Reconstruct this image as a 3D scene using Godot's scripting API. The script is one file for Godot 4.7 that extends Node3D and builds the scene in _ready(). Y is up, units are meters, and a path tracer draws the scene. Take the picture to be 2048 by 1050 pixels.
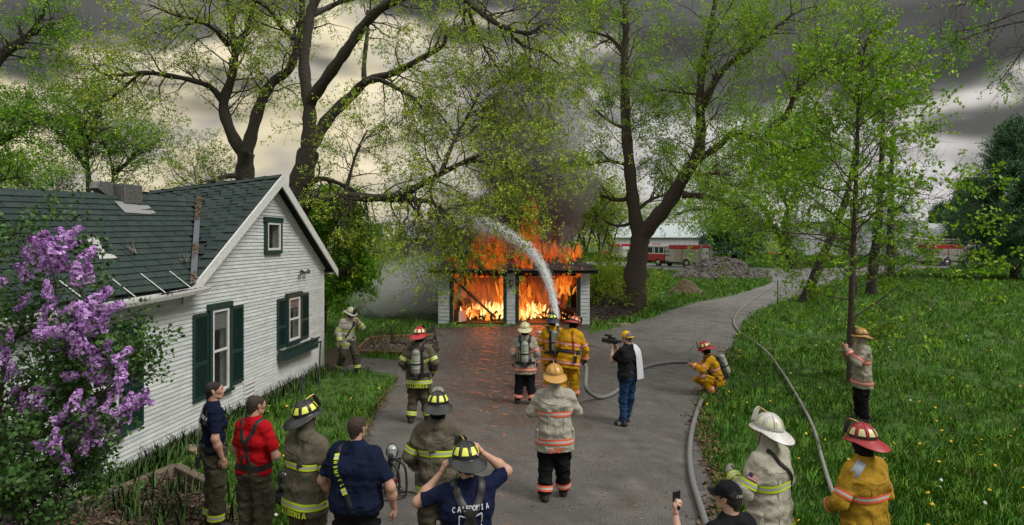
extends Node3D
# A training burn seen from a ladder: house at the left, burning garage in the middle, drive running off to the right.
# Surveyed with a level camera 3.55 m above the drive; G() and P() turn a bearing into a point on the ground or at a given distance.

const FOCAL := 1200.0
const LEVEL := 480.0
const EYE := 3.55

var rng := RandomNumberGenerator.new()
var mats := {}
var texs := {}
var taken := {}
var lumps := FastNoiseLite.new()


func _ready() -> void:
	rng.seed = 11
	# ---- camera, sky, sun, exposure ----
	var cam := Camera3D.new()
	cam.name = "camera"
	cam.projection = Camera3D.PROJECTION_FRUSTUM
	cam.near = 0.1
	cam.far = 2500.0
	cam.size = 2.0 * 0.1 * 525.0 / FOCAL
	cam.frustum_offset = Vector2(0, -0.1 * 45.0 / FOCAL)
	cam.position = Vector3(0, EYE, 0)
	add_child(cam)
	var env := Environment.new()
	env.background_mode = Environment.BG_SKY
	env.sky = Sky.new()
	env.sky.sky_material = overcast_sky()
	env.background_energy_multiplier = 1.0
	env.tonemap_mode = Environment.TONE_MAPPER_LINEAR
	env.tonemap_exposure = 1.6
	env.sdfgi_enabled = true
	env.ssao_enabled = true
	env.ssil_enabled = true
	env.volumetric_fog_enabled = true
	env.volumetric_fog_density = 0.0
	var we := WorldEnvironment.new()
	we.name = "world_environment"
	we.environment = env
	add_child(we)
	var sun := DirectionalLight3D.new()
	sun.name = "sun"
	sun.light_energy = 0.5
	sun.light_angular_distance = 25.0
	sun.light_color = Color(1.0, 0.975, 0.95)
	sun.shadow_enabled = true
	sun.look_at_from_position(Vector3(0.62, 0.80, 0.34) * 50.0, Vector3.ZERO)
	add_child(sun)
	lumps.seed = 5
	lumps.noise_type = FastNoiseLite.TYPE_SIMPLEX_SMOOTH
	lumps.frequency = 1.0
	lumps.fractal_type = FastNoiseLite.FRACTAL_FBM
	lumps.fractal_octaves = 2
	make_materials()
	make_ground()
	make_house()
	make_garage()
	make_far_things()
	make_trees()
	make_lilac()
	make_people()
	make_small_things()
	make_grass()


func overcast_sky() -> PanoramaSkyMaterial:
	# broken storm cloud: a dark deck overhead that ends some degrees above the horizon, pale warm air under it, torn edges between
	var w := 1024
	var h := 512
	var a := FastNoiseLite.new()
	a.seed = 3
	a.noise_type = FastNoiseLite.TYPE_SIMPLEX_SMOOTH
	a.frequency = 1.0
	a.fractal_octaves = 5
	var b := FastNoiseLite.new()
	b.seed = 21
	b.noise_type = FastNoiseLite.TYPE_SIMPLEX_SMOOTH
	b.frequency = 1.0
	b.fractal_octaves = 3
	var im := Image.create_empty(w, h, false, Image.FORMAT_RGBF)
	for j in h:
		var el := (0.5 - (j + 0.5) / h) * PI
		if el < -0.03:
			im.fill_rect(Rect2i(0, j, w, 1), Color(0.14, 0.14, 0.12))
			continue
		var y := sin(el)
		var ce := cos(el)
		var eld := rad_to_deg(el)
		for i in w:
			var az := (0.5 - (i + 0.5) / w) * TAU
			var d := Vector3(sin(az) * ce, y, -cos(az) * ce)
			# clouds lie in flat layers: stretch the pattern along the horizon
			var q := d / (0.16 + absf(y)) 
			var n := a.get_noise_3d(q.x * 1.1, 3.0, q.z * 1.1)
			var m := a.get_noise_3d(d.x * 5.0, y * 17.0, d.z * 5.0)
			var wide := b.get_noise_3d(d.x * 1.3 + 7.0, 0.0, d.z * 1.3)
			var edge := 12.6 + 4.4 * cos(4.0 * (az - 0.15)) + 2.0 * wide + 8.0 * m + 2.0 * n   # degrees above the horizon where the deck ends
			var deck := smoothstep(-3.6, 4.2, eld - edge)
			var cream := Color(0.57, 0.505, 0.35)
			var grey := Color(0.45, 0.435, 0.43)
			var side := smoothstep(-0.25, 0.15, sin(az + 0.12) + 0.3 * wide)
			var low := cream.lerp(grey, side)
			low = low * (0.84 + 0.42 * m + 0.12 * n)
			low = low.lerp(Color(0.25, 0.24, 0.225), 0.75 * smoothstep(0.0, 0.38, b.get_noise_3d(d.x * 5.0, y * 15.0, d.z * 5.0)))
			var dark := Color(0.066, 0.067, 0.064) * (1.0 + 0.8 * n + 0.5 * m)
			var high := Color(0.66, 0.66, 0.64) * (1.0 + 0.45 * n)
			dark = dark.lerp(high, smoothstep(20.0, 48.0, eld))
			var rim := exp(-pow((eld - edge) / 1.2, 2.0)) * clampf(0.5 + 2.0 * m, 0.0, 1.0)
			var c := low.lerp(dark, deck) + Color(0.20, 0.17, 0.11) * rim * (1.0 - 0.5 * side)
			im.set_pixel(i, j, Color(maxf(c.r, 0.02), maxf(c.g, 0.02), maxf(c.b, 0.02)))
	var sky := PanoramaSkyMaterial.new()
	sky.panorama = ImageTexture.create_from_image(im)
	return sky


# ---------------------------------------------------------------- measuring

func G(u: float, v: float, y := 0.0) -> Vector3:
	var d := (EYE - y) * FOCAL / (v - LEVEL)
	return Vector3((u - 1024.0) / FOCAL * d, y, -d)


func P(u: float, v: float, d: float) -> Vector3:
	return Vector3((u - 1024.0) / FOCAL * d, EYE - (v - LEVEL) / FOCAL * d, -d)


func flat(p: Vector3) -> Vector2:
	return Vector2(p.x, p.z)


# ---------------------------------------------------------------- objects

func numbered(called: String) -> String:
	var k: int = taken.get(called, -1) + 1
	taken[called] = k
	return called if k == 0 else "%s_%03d" % [called, k]


func tag(o: Node3D, label: String, category := "", group := "", kind := "") -> Node3D:
	if label:
		o.set_meta("label", label)
	if category:
		o.set_meta("category", category)
	if group:
		o.set_meta("group", group)
	if kind:
		o.set_meta("kind", kind)
	return o


func thing(called: String, label: String, category: String, at := Vector3.ZERO, yaw := 0.0, group := "") -> Node3D:
	var o := Node3D.new()
	o.name = numbered(called)
	o.position = at
	o.rotation.y = yaw
	add_child(o)
	tag(o, label, category, group)
	return o


func obj(called: String, m: Mesh, material: Material, parent: Node = null) -> MeshInstance3D:
	var o := MeshInstance3D.new()
	o.name = numbered(called) if parent == null else called
	o.mesh = m
	o.material_override = material
	if parent == null:
		add_child(o)
	else:
		parent.add_child(o, true)
	return o


func many(called: String, m: Mesh, material: Material, places: Array, tints: PackedColorArray, parent: Node = null) -> MultiMeshInstance3D:
	var mm := MultiMesh.new()
	mm.transform_format = MultiMesh.TRANSFORM_3D
	mm.use_colors = true
	mm.mesh = m
	mm.instance_count = places.size()
	for i in places.size():
		mm.set_instance_transform(i, places[i])
		mm.set_instance_color(i, tints[i])
	var o := MultiMeshInstance3D.new()
	o.name = numbered(called) if parent == null else called
	o.multimesh = mm
	o.material_override = material
	if parent == null:
		add_child(o)
	else:
		parent.add_child(o, true)
	o.set_meta("kind", "stuff")
	return o


# ---------------------------------------------------------------- materials

func noise_image(sd: int, freq: float, oct: int, size: int, lo: Color, hi: Color, sharp := 1.0, kind := 0) -> ImageTexture:
	var key := "%d %f %d %d %s %s %f %d" % [sd, freq, oct, size, lo, hi, sharp, kind]
	if texs.has(key):
		return texs[key]
	var n := FastNoiseLite.new()
	n.seed = sd
	n.frequency = freq
	n.fractal_octaves = oct
	n.noise_type = FastNoiseLite.TYPE_CELLULAR if kind == 1 else FastNoiseLite.TYPE_SIMPLEX_SMOOTH
	var g := n.get_seamless_image(size, size)
	g.convert(Image.FORMAT_L8)
	var src := g.get_data()
	var lut := []
	for i in 256:
		var t := i / 255.0
		t = clampf((t - 0.5) * sharp + 0.5, 0.0, 1.0)
		var c := lo.lerp(hi, t).linear_to_srgb()
		lut.append([int(clampf(c.r, 0, 1) * 255.0), int(clampf(c.g, 0, 1) * 255.0), int(clampf(c.b, 0, 1) * 255.0)])
	var out := PackedByteArray()
	out.resize(size * size * 3)
	for i in size * size:
		var l: Array = lut[src[i]]
		out[i * 3] = l[0]
		out[i * 3 + 1] = l[1]
		out[i * 3 + 2] = l[2]
	var t2 := ImageTexture.create_from_image(Image.create_from_data(size, size, false, Image.FORMAT_RGB8, out))
	texs[key] = t2
	return t2


func bump_image(sd: int, freq: float, oct: int, size: int, strength: float, kind := 0) -> ImageTexture:
	var key := "bump %d %f %d %d %f %d" % [sd, freq, oct, size, strength, kind]
	if texs.has(key):
		return texs[key]
	var n := FastNoiseLite.new()
	n.seed = sd
	n.frequency = freq
	n.fractal_octaves = oct
	n.noise_type = FastNoiseLite.TYPE_CELLULAR if kind == 1 else FastNoiseLite.TYPE_SIMPLEX_SMOOTH
	var g := n.get_seamless_image(size, size)
	g.convert(Image.FORMAT_RGBA8)
	g.bump_map_to_normal_map(strength)
	var t := ImageTexture.create_from_image(g)
	texs[key] = t
	return t


func mat(key: String, c: Color, rough := 0.8, metal := 0.0) -> StandardMaterial3D:
	if mats.has(key):
		return mats[key]
	var m := StandardMaterial3D.new()
	m.resource_name = key
	m.albedo_color = c.linear_to_srgb()
	m.roughness = rough
	m.metallic = metal
	mats[key] = m
	return m


func grain(m: StandardMaterial3D, t: Texture2D, metres: Vector3, world := false) -> StandardMaterial3D:
	m.albedo_texture = t
	m.uv1_triplanar = true
	m.uv1_world_triplanar = world
	m.uv1_scale = Vector3(1.0 / metres.x, 1.0 / metres.y, 1.0 / metres.z)
	return m


func rough_skin(m: StandardMaterial3D, t: Texture2D, amount: float) -> StandardMaterial3D:
	m.normal_enabled = true
	m.normal_texture = t
	m.normal_scale = amount
	return m


func tinted(key: String, rough := 0.8) -> StandardMaterial3D:
	var m := mat(key, Color.WHITE, rough)
	m.vertex_color_use_as_albedo = true
	return m


func make_materials() -> void:
	var white := Color.WHITE
	# painted clapboard, its paint chalky and a little dirty
	for k in 3:
		var m := mat("siding_%d" % k, [Color(0.60, 0.64, 0.64), Color(0.56, 0.60, 0.605), Color(0.64, 0.67, 0.67)][k], 0.65)
		grain(m, noise_image(30 + k, 0.02, 5, 256, Color(0.78, 0.78, 0.76), Color(1, 1, 1), 1.6), Vector3(2.5, 0.9, 0.9))
	grain(mat("trim_white", Color(0.70, 0.71, 0.70), 0.5), noise_image(34, 0.03, 4, 256, Color(0.8, 0.8, 0.78), white, 1.4), Vector3(0.8, 0.8, 0.8))
	grain(mat("green_paint", Color(0.012, 0.045, 0.040), 0.45), noise_image(35, 0.03, 4, 256, Color(0.7, 0.7, 0.7), white, 1.4), Vector3(0.8, 0.8, 0.8))
	for k in 5:
		var m := mat("shingle_%d" % k, [Color(0.030, 0.052, 0.046), Color(0.026, 0.045, 0.041), Color(0.036, 0.058, 0.053), Color(0.024, 0.042, 0.038), Color(0.033, 0.055, 0.049)][k] * 1.15, 0.95)
		grain(m, noise_image(40, 0.09, 4, 256, Color(0.45, 0.45, 0.45), white, 1.7), Vector3(0.5, 0.5, 0.5))
		rough_skin(m, bump_image(41, 0.2, 2, 128, 4.0), 0.6)
	var sv := tinted("shingle_tint", 0.95)
	grain(sv, noise_image(40, 0.09, 4, 256, Color(0.45, 0.45, 0.45), white, 1.7), Vector3(0.5, 0.5, 0.5))
	for k in 3:
		var m := mat("char_shingle_%d" % k, [Color(0.022, 0.021, 0.021), Color(0.034, 0.032, 0.031), Color(0.014, 0.013, 0.013)][k], 0.8)
		grain(m, noise_image(42, 0.06, 4, 256, Color(0.4, 0.4, 0.4), white, 1.8), Vector3(0.6, 0.6, 0.6))
	grain(mat("char", Color(0.016, 0.013, 0.011), 0.9), noise_image(43, 0.08, 4, 256, Color(0.3, 0.28, 0.26), white, 1.8), Vector3(0.3, 0.3, 0.3))
	grain(mat("metal_grey", Color(0.26, 0.26, 0.26), 0.45, 0.6), noise_image(44, 0.03, 4, 256, Color(0.6, 0.58, 0.55), white, 1.6), Vector3(0.5, 0.5, 0.5))
	mat("dull_metal", Color(0.10, 0.10, 0.11), 0.5, 0.5)
	mat("lead", Color(0.11, 0.12, 0.14), 0.55, 0.4)
	var glass := mat("glass", Color(0.02, 0.025, 0.025), 0.03)
	glass.transparency = BaseMaterial3D.TRANSPARENCY_ALPHA
	glass.albedo_color.a = 0.25
	mat("plaster", Color(0.42, 0.41, 0.38), 0.9)
	grain(mat("blind", Color(0.35, 0.35, 0.34), 0.7), noise_image(45, 0.04, 2, 128, Color(0.7, 0.7, 0.7), white), Vector3(0.3, 0.3, 0.3))
	mat("black", Color(0.012, 0.012, 0.013), 0.5)
	mat("rubber", Color(0.018, 0.018, 0.018), 0.75)
	# bark
	for k in 3:
		var m := mat(["bark", "bark_pale", "bark_spruce"][k], [Color(0.088, 0.078, 0.064), Color(0.130, 0.10, 0.082), Color(0.055, 0.046, 0.040)][k], 0.95)
		grain(m, noise_image(50, 0.035, 5, 256, Color(0.30, 0.29, 0.28), Color(1.0, 0.98, 0.95), 2.2), Vector3(0.28, 1.1, 0.28), true)
		rough_skin(m, bump_image(51, 0.05, 4, 256, 7.0), 1.0)
	# leaves
	for k in 4:
		var key: String = ["leaf", "leaf_maple", "needle", "leaf_lilac"][k]
		var m := tinted(key, 0.6)
		m.cull_mode = BaseMaterial3D.CULL_DISABLED
		m.backlight_enabled = true
		m.backlight = [Color(0.75, 0.85, 0.35), Color(0.75, 0.85, 0.3), Color(0.15, 0.2, 0.12), Color(0.5, 0.6, 0.3)][k]
	var gm := tinted("grass_blade", 0.65)
	gm.cull_mode = BaseMaterial3D.CULL_DISABLED
	gm.backlight_enabled = true
	gm.backlight = Color(0.45, 0.55, 0.2)
	var fl := tinted("petal", 0.6)
	fl.cull_mode = BaseMaterial3D.CULL_DISABLED
	fl.backlight_enabled = true
	fl.backlight = Color(0.5, 0.4, 0.55)
	# ground
	grain(mat("turf", Color(0.9, 0.9, 0.9), 1.0), noise_image(60, 0.03, 5, 512, Color(0.030, 0.062, 0.010), Color(0.085, 0.165, 0.020), 1.7), Vector3(7, 7, 7), true)
	var asp := tinted("asphalt", 0.66)
	grain(asp, noise_image(61, 0.16, 4, 512, Color(0.28, 0.275, 0.265), Color(1, 0.99, 0.97), 2.2), Vector3(1.3, 1.3, 1.3), true)
	rough_skin(asp, bump_image(62, 0.22, 3, 256, 6.0), 0.9)
	asp.roughness = 1.0
	asp.roughness_texture = noise_image(67, 0.018, 4, 256, Color(0.04, 0.04, 0.04), Color(0.62, 0.62, 0.62), 1.6)
	grain(mat("soil", Color(0.9, 0.9, 0.9), 1.0), noise_image(63, 0.07, 5, 256, Color(0.018, 0.012, 0.008), Color(0.085, 0.058, 0.040), 2.0), Vector3(1.2, 1.2, 1.2), true)
	grain(mat("timber", Color(0.22, 0.175, 0.125), 0.9), noise_image(64, 0.03, 5, 256, Color(0.35, 0.33, 0.3), white, 2.0), Vector3(0.12, 0.12, 0.9))
	grain(mat("timber_fresh", Color(0.33, 0.20, 0.10), 0.85), noise_image(64, 0.03, 5, 256, Color(0.45, 0.42, 0.4), white, 2.0), Vector3(0.12, 0.12, 0.9))
	tinted("chip", 0.95)
	tinted("plain", 0.7)
	tinted("gloss", 0.3)
	tinted("satin", 0.5)
	grain(mat("stone_flat", Color(0.30, 0.24, 0.16), 0.95), noise_image(65, 0.05, 5, 256, Color(0.4, 0.4, 0.4), white, 1.8), Vector3(0.5, 0.5, 0.5))


# ---------------------------------------------------------------- mesh building

class MB:
	var v := PackedVector3Array()
	var n := PackedVector3Array()
	var c := PackedColorArray()
	var uv := PackedVector2Array()
	var ix := PackedInt32Array()
	var col := Color.WHITE

	func vert(p: Vector3, nn: Vector3) -> int:
		v.append(p)
		n.append(nn)
		c.append(col)
		return v.size() - 1

	func face(a: int, b: int, d: int) -> void:   # counter-clockwise seen from outside
		ix.append(a)
		ix.append(d)
		ix.append(b)

	func tri(a: Vector3, b: Vector3, d: Vector3) -> void:
		var nn := (b - a).cross(d - a).normalized()
		var i := vert(a, nn)
		vert(b, nn)
		vert(d, nn)
		face(i, i + 1, i + 2)

	func quad(a: Vector3, b: Vector3, d: Vector3, e: Vector3) -> void:
		var nn := (d - a).cross(e - b).normalized()
		var i := vert(a, nn)
		vert(b, nn)
		vert(d, nn)
		vert(e, nn)
		face(i, i + 1, i + 2)
		face(i, i + 2, i + 3)

	func box(t: Transform3D, s: Vector3, bevel := 0.0) -> void:
		# centred box; the bevel chamfers its edges
		var h := s * 0.5
		var axes := [Vector3.RIGHT, Vector3.UP, Vector3.BACK]
		for k in 3:
			var a: Vector3 = axes[k]
			var b: Vector3 = axes[(k + 1) % 3]
			var d: Vector3 = axes[(k + 2) % 3]
			var hb: float = h[(k + 1) % 3] - bevel
			var hd: float = h[(k + 2) % 3] - bevel
			for sg in [-1.0, 1.0]:
				var o: Vector3 = a * h[k] * sg
				var p0 := t * (o - b * hb - d * hd)
				var p1 := t * (o + b * hb - d * hd)
				var p2 := t * (o + b * hb + d * hd)
				var p3 := t * (o - b * hb + d * hd)
				if sg > 0:
					quad(p0, p1, p2, p3)
				else:
					quad(p3, p2, p1, p0)
				if bevel > 0.0:
					for sb in [-1.0, 1.0]:   # chamfer between this face and the face along +-b
						var q0: Vector3 = t * (a * h[k] * sg + b * hb * sb - d * hd)
						var q1: Vector3 = t * (a * h[k] * sg + b * hb * sb + d * hd)
						var q2: Vector3 = t * (a * (h[k] - bevel) * sg + b * h[(k + 1) % 3] * sb + d * hd)
						var q3: Vector3 = t * (a * (h[k] - bevel) * sg + b * h[(k + 1) % 3] * sb - d * hd)
						if sg * sb > 0:
							quad(q3, q2, q1, q0)
						else:
							quad(q0, q1, q2, q3)
		if bevel > 0.0:
			for sx in [-1.0, 1.0]:
				for sy in [-1.0, 1.0]:
					for sz in [-1.0, 1.0]:
						var p := t * Vector3(h.x * sx, (h.y - bevel) * sy, (h.z - bevel) * sz)
						var q := t * Vector3((h.x - bevel) * sx, h.y * sy, (h.z - bevel) * sz)
						var r := t * Vector3((h.x - bevel) * sx, (h.y - bevel) * sy, h.z * sz)
						if sx * sy * sz > 0:
							tri(p, q, r)
						else:
							tri(p, r, q)

	func tube(pts: PackedVector3Array, radii: PackedFloat32Array, sides: int, cap := true) -> void:
		var cnt := pts.size()
		var side := Vector3.ZERO
		var base := v.size()
		for i in cnt:
			var dir := (pts[mini(i + 1, cnt - 1)] - pts[maxi(i - 1, 0)]).normalized()
			if i == 0:
				side = dir.cross(Vector3.UP if absf(dir.y) < 0.9 else Vector3.RIGHT).normalized()
			else:
				side = (side - dir * side.dot(dir)).normalized()
			var up := side.cross(dir)
			for k in sides:
				var a := TAU * k / sides
				var nn := side * cos(a) + up * sin(a)
				vert(pts[i] + nn * radii[i], nn)
		for i in cnt - 1:
			for k in sides:
				var a := base + i * sides + k
				var b := base + i * sides + (k + 1) % sides
				# side, then up = side x dir: going round turns clockwise about dir
				face(a, a + sides, b + sides)
				face(a, b + sides, b)
		if cap:
			for e in [0, cnt - 1]:
				var out := (pts[0] - pts[1]).normalized() if e == 0 else (pts[cnt - 1] - pts[cnt - 2]).normalized()
				var m := vert(pts[e], out)
				var first := v.size()
				for k in sides:
					vert(v[base + e * sides + k], out)
				for k in sides:
					if e == 0:
						face(m, first + k, first + (k + 1) % sides)
					else:
						face(m, first + (k + 1) % sides, first + k)

	func rod(a: Vector3, b: Vector3, ra: float, rb: float, sides := 8) -> void:
		tube(PackedVector3Array([a, b]), PackedFloat32Array([ra, rb]), sides)

	func lathe(t: Transform3D, prof: Array, sides: int) -> void:
		# prof: points (radius, height), from low to high, turned about y
		var base := v.size()
		for i in prof.size():
			var p: Vector2 = prof[i]
			var q: Vector2 = prof[mini(i + 1, prof.size() - 1)] - prof[maxi(i - 1, 0)]
			var sl := Vector2(q.y, -q.x).normalized()
			for k in sides:
				var a := TAU * k / sides
				var r := Vector3(cos(a), 0, -sin(a))
				vert(t * (r * p.x + Vector3(0, p.y, 0)), (t.basis * (r * sl.x + Vector3(0, sl.y, 0))).normalized())
		for i in prof.size() - 1:
			for k in sides:
				var a := base + i * sides + k
				var b := base + i * sides + (k + 1) % sides
				face(a, b, b + sides)
				face(a, b + sides, a + sides)

	func prism(t: Transform3D, poly: PackedVector2Array, depth: float) -> void:
		# poly counter-clockwise in x, y; the front lies at z = depth
		var ids := Geometry2D.triangulate_polygon(poly)
		for i in range(0, ids.size(), 3):
			var a := poly[ids[i]]
			var b := poly[ids[i + 1]]
			var d := poly[ids[i + 2]]
			if (b - a).cross(d - a) < 0:
				var s := b
				b = d
				d = s
			tri(t * Vector3(a.x, a.y, depth), t * Vector3(b.x, b.y, depth), t * Vector3(d.x, d.y, depth))
			tri(t * Vector3(d.x, d.y, 0), t * Vector3(b.x, b.y, 0), t * Vector3(a.x, a.y, 0))
		for i in poly.size():
			var a := poly[i]
			var b := poly[(i + 1) % poly.size()]
			quad(t * Vector3(a.x, a.y, 0), t * Vector3(b.x, b.y, 0), t * Vector3(b.x, b.y, depth), t * Vector3(a.x, a.y, depth))

	func add(o: MB, t: Transform3D) -> void:
		var base := v.size()
		var nb := t.basis.inverse().transposed()
		var flip := t.basis.determinant() < 0
		for i in o.v.size():
			v.append(t * o.v[i])
			n.append((nb * o.n[i]).normalized())
			c.append(o.c[i])
		if flip:
			for i in range(0, o.ix.size(), 3):
				ix.append(base + o.ix[i])
				ix.append(base + o.ix[i + 2])
				ix.append(base + o.ix[i + 1])
		else:
			for i in o.ix:
				ix.append(base + i)

	func mesh() -> ArrayMesh:
		var a := []
		a.resize(Mesh.ARRAY_MAX)
		a[Mesh.ARRAY_VERTEX] = v
		a[Mesh.ARRAY_NORMAL] = n
		a[Mesh.ARRAY_COLOR] = c
		if uv.size() == v.size():
			a[Mesh.ARRAY_TEX_UV] = uv
		a[Mesh.ARRAY_INDEX] = ix
		var m := ArrayMesh.new()
		m.add_surface_from_arrays(Mesh.PRIMITIVE_TRIANGLES, a)
		return m


func at(x: float, y: float, z: float) -> Transform3D:
	return Transform3D(Basis.IDENTITY, Vector3(x, y, z))


func smooth_path(pts: PackedVector3Array, per: int) -> PackedVector3Array:
	var out := PackedVector3Array()
	for i in pts.size() - 1:
		var p0 := pts[maxi(i - 1, 0)]
		var p1 := pts[i]
		var p2 := pts[i + 1]
		var p3 := pts[mini(i + 2, pts.size() - 1)]
		for k in per:
			out.append(p1.cubic_interpolate(p2, p0, p3, float(k) / per))
	out.append(pts[pts.size() - 1])
	return out


func rand_dir() -> Vector3:
	return Vector3(rng.randfn(), rng.randfn(), rng.randfn()).normalized()


# ---------------------------------------------------------------- ground

var drive_poly := PackedVector2Array()
var bed_poly := PackedVector2Array()
var bed2_poly := PackedVector2Array()
var burn_poly := PackedVector2Array()
var tree_dirt := PackedVector2Array()


func ground_poly(px: Array) -> PackedVector2Array:
	var out := PackedVector2Array()
	for q in px:
		out.append(flat(G(q[0], q[1])))
	return out


func sheet(mb: MB, poly: PackedVector2Array, y: float, cell: float, tint: int) -> void:
	# a flat polygon cut into cells, so that stains can follow the ground
	var lo := poly[0]
	var hi := poly[0]
	for p in poly:
		lo = lo.min(p)
		hi = hi.max(p)
	var i0 := int(floor(lo.x / cell))
	var j0 := int(floor(lo.y / cell))
	for i in range(i0, int(ceil(hi.x / cell))):
		for j in range(j0, int(ceil(hi.y / cell))):
			var sq := PackedVector2Array([Vector2(i, j) * cell, Vector2(i + 1, j) * cell, Vector2(i + 1, j + 1) * cell, Vector2(i, j + 1) * cell])
			for part in Geometry2D.intersect_polygons(sq, poly):
				var base := mb.v.size()
				for p in part:
					mb.col = stain(p, tint)
					mb.vert(Vector3(p.x, y, p.y), Vector3.UP)
				if part.size() == 4:
					order_up(mb, base, base + 1, base + 2)
					order_up(mb, base, base + 2, base + 3)
				else:
					var ids := Geometry2D.triangulate_polygon(part)
					for k in range(0, ids.size(), 3):
						order_up(mb, base + ids[k], base + ids[k + 1], base + ids[k + 2])


func order_up(mb: MB, a: int, b: int, d: int) -> void:
	if (mb.v[b] - mb.v[a]).cross(mb.v[d] - mb.v[a]).y > 0:
		mb.face(a, b, d)
	else:
		mb.face(a, d, b)


func stain(p: Vector2, tint: int) -> Color:
	var n := lumps.get_noise_2d(p.x * 0.9, p.y * 0.9)
	var m := lumps.get_noise_2d(p.x * 2.7 + 40.0, p.y * 2.7)
	var f := lumps.get_noise_2d(p.x * 7.0, p.y * 7.0 + 9.0)
	if tint == 1:   # old road, worn pale
		var c := Color(0.30, 0.295, 0.285)
		return c * (1.0 + 0.25 * n + 0.22 * m + 0.15 * f)
	var c := Color(0.185, 0.177, 0.169) * (1.0 + 0.30 * n + 0.24 * m + 0.24 * f)
	# the arm towards the road is older and paler
	var older := clampf((p.x - 2.5) / 6.0, 0.0, 1.0) * clampf((-p.y - 15.0) / 14.0, 0.0, 1.0)
	c = c.lerp(Color(0.36, 0.35, 0.335) * (1.0 + 0.3 * m + 0.25 * f), older * clampf(0.75 + 0.9 * n, 0.0, 1.0))
	# chalky scuffs
	var chalk := smoothstep(0.33, 0.50, m + 0.25 * f) * smoothstep(-0.2, 0.25, n)
	c = c.lerp(Color(0.40, 0.39, 0.37), chalk * 0.55)
	# mud and rust washed out of the burning garage
	var run := Vector2(p.x - 0.1, p.y + 19.0)
	var reach := 1.0 - clampf(sqrt(pow(run.x / 2.9, 2.0) + pow(run.y / 9.5, 2.0)), 0.0, 1.0)
	var mud := smoothstep(0.06, 0.48, reach + 0.42 * n + 0.28 * m)
	c = c.lerp(Color(0.118, 0.078, 0.058) * (1.0 + 0.35 * f + 0.3 * m), mud * 0.85)
	var ash := smoothstep(-21.5, -24.0, p.y + 1.2 * n) * smoothstep(4.2, 3.0, absf(p.x))
	c = c.lerp(Color(0.045, 0.036, 0.031) * (1.0 + 0.4 * f), ash * 0.8)
	return c


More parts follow.
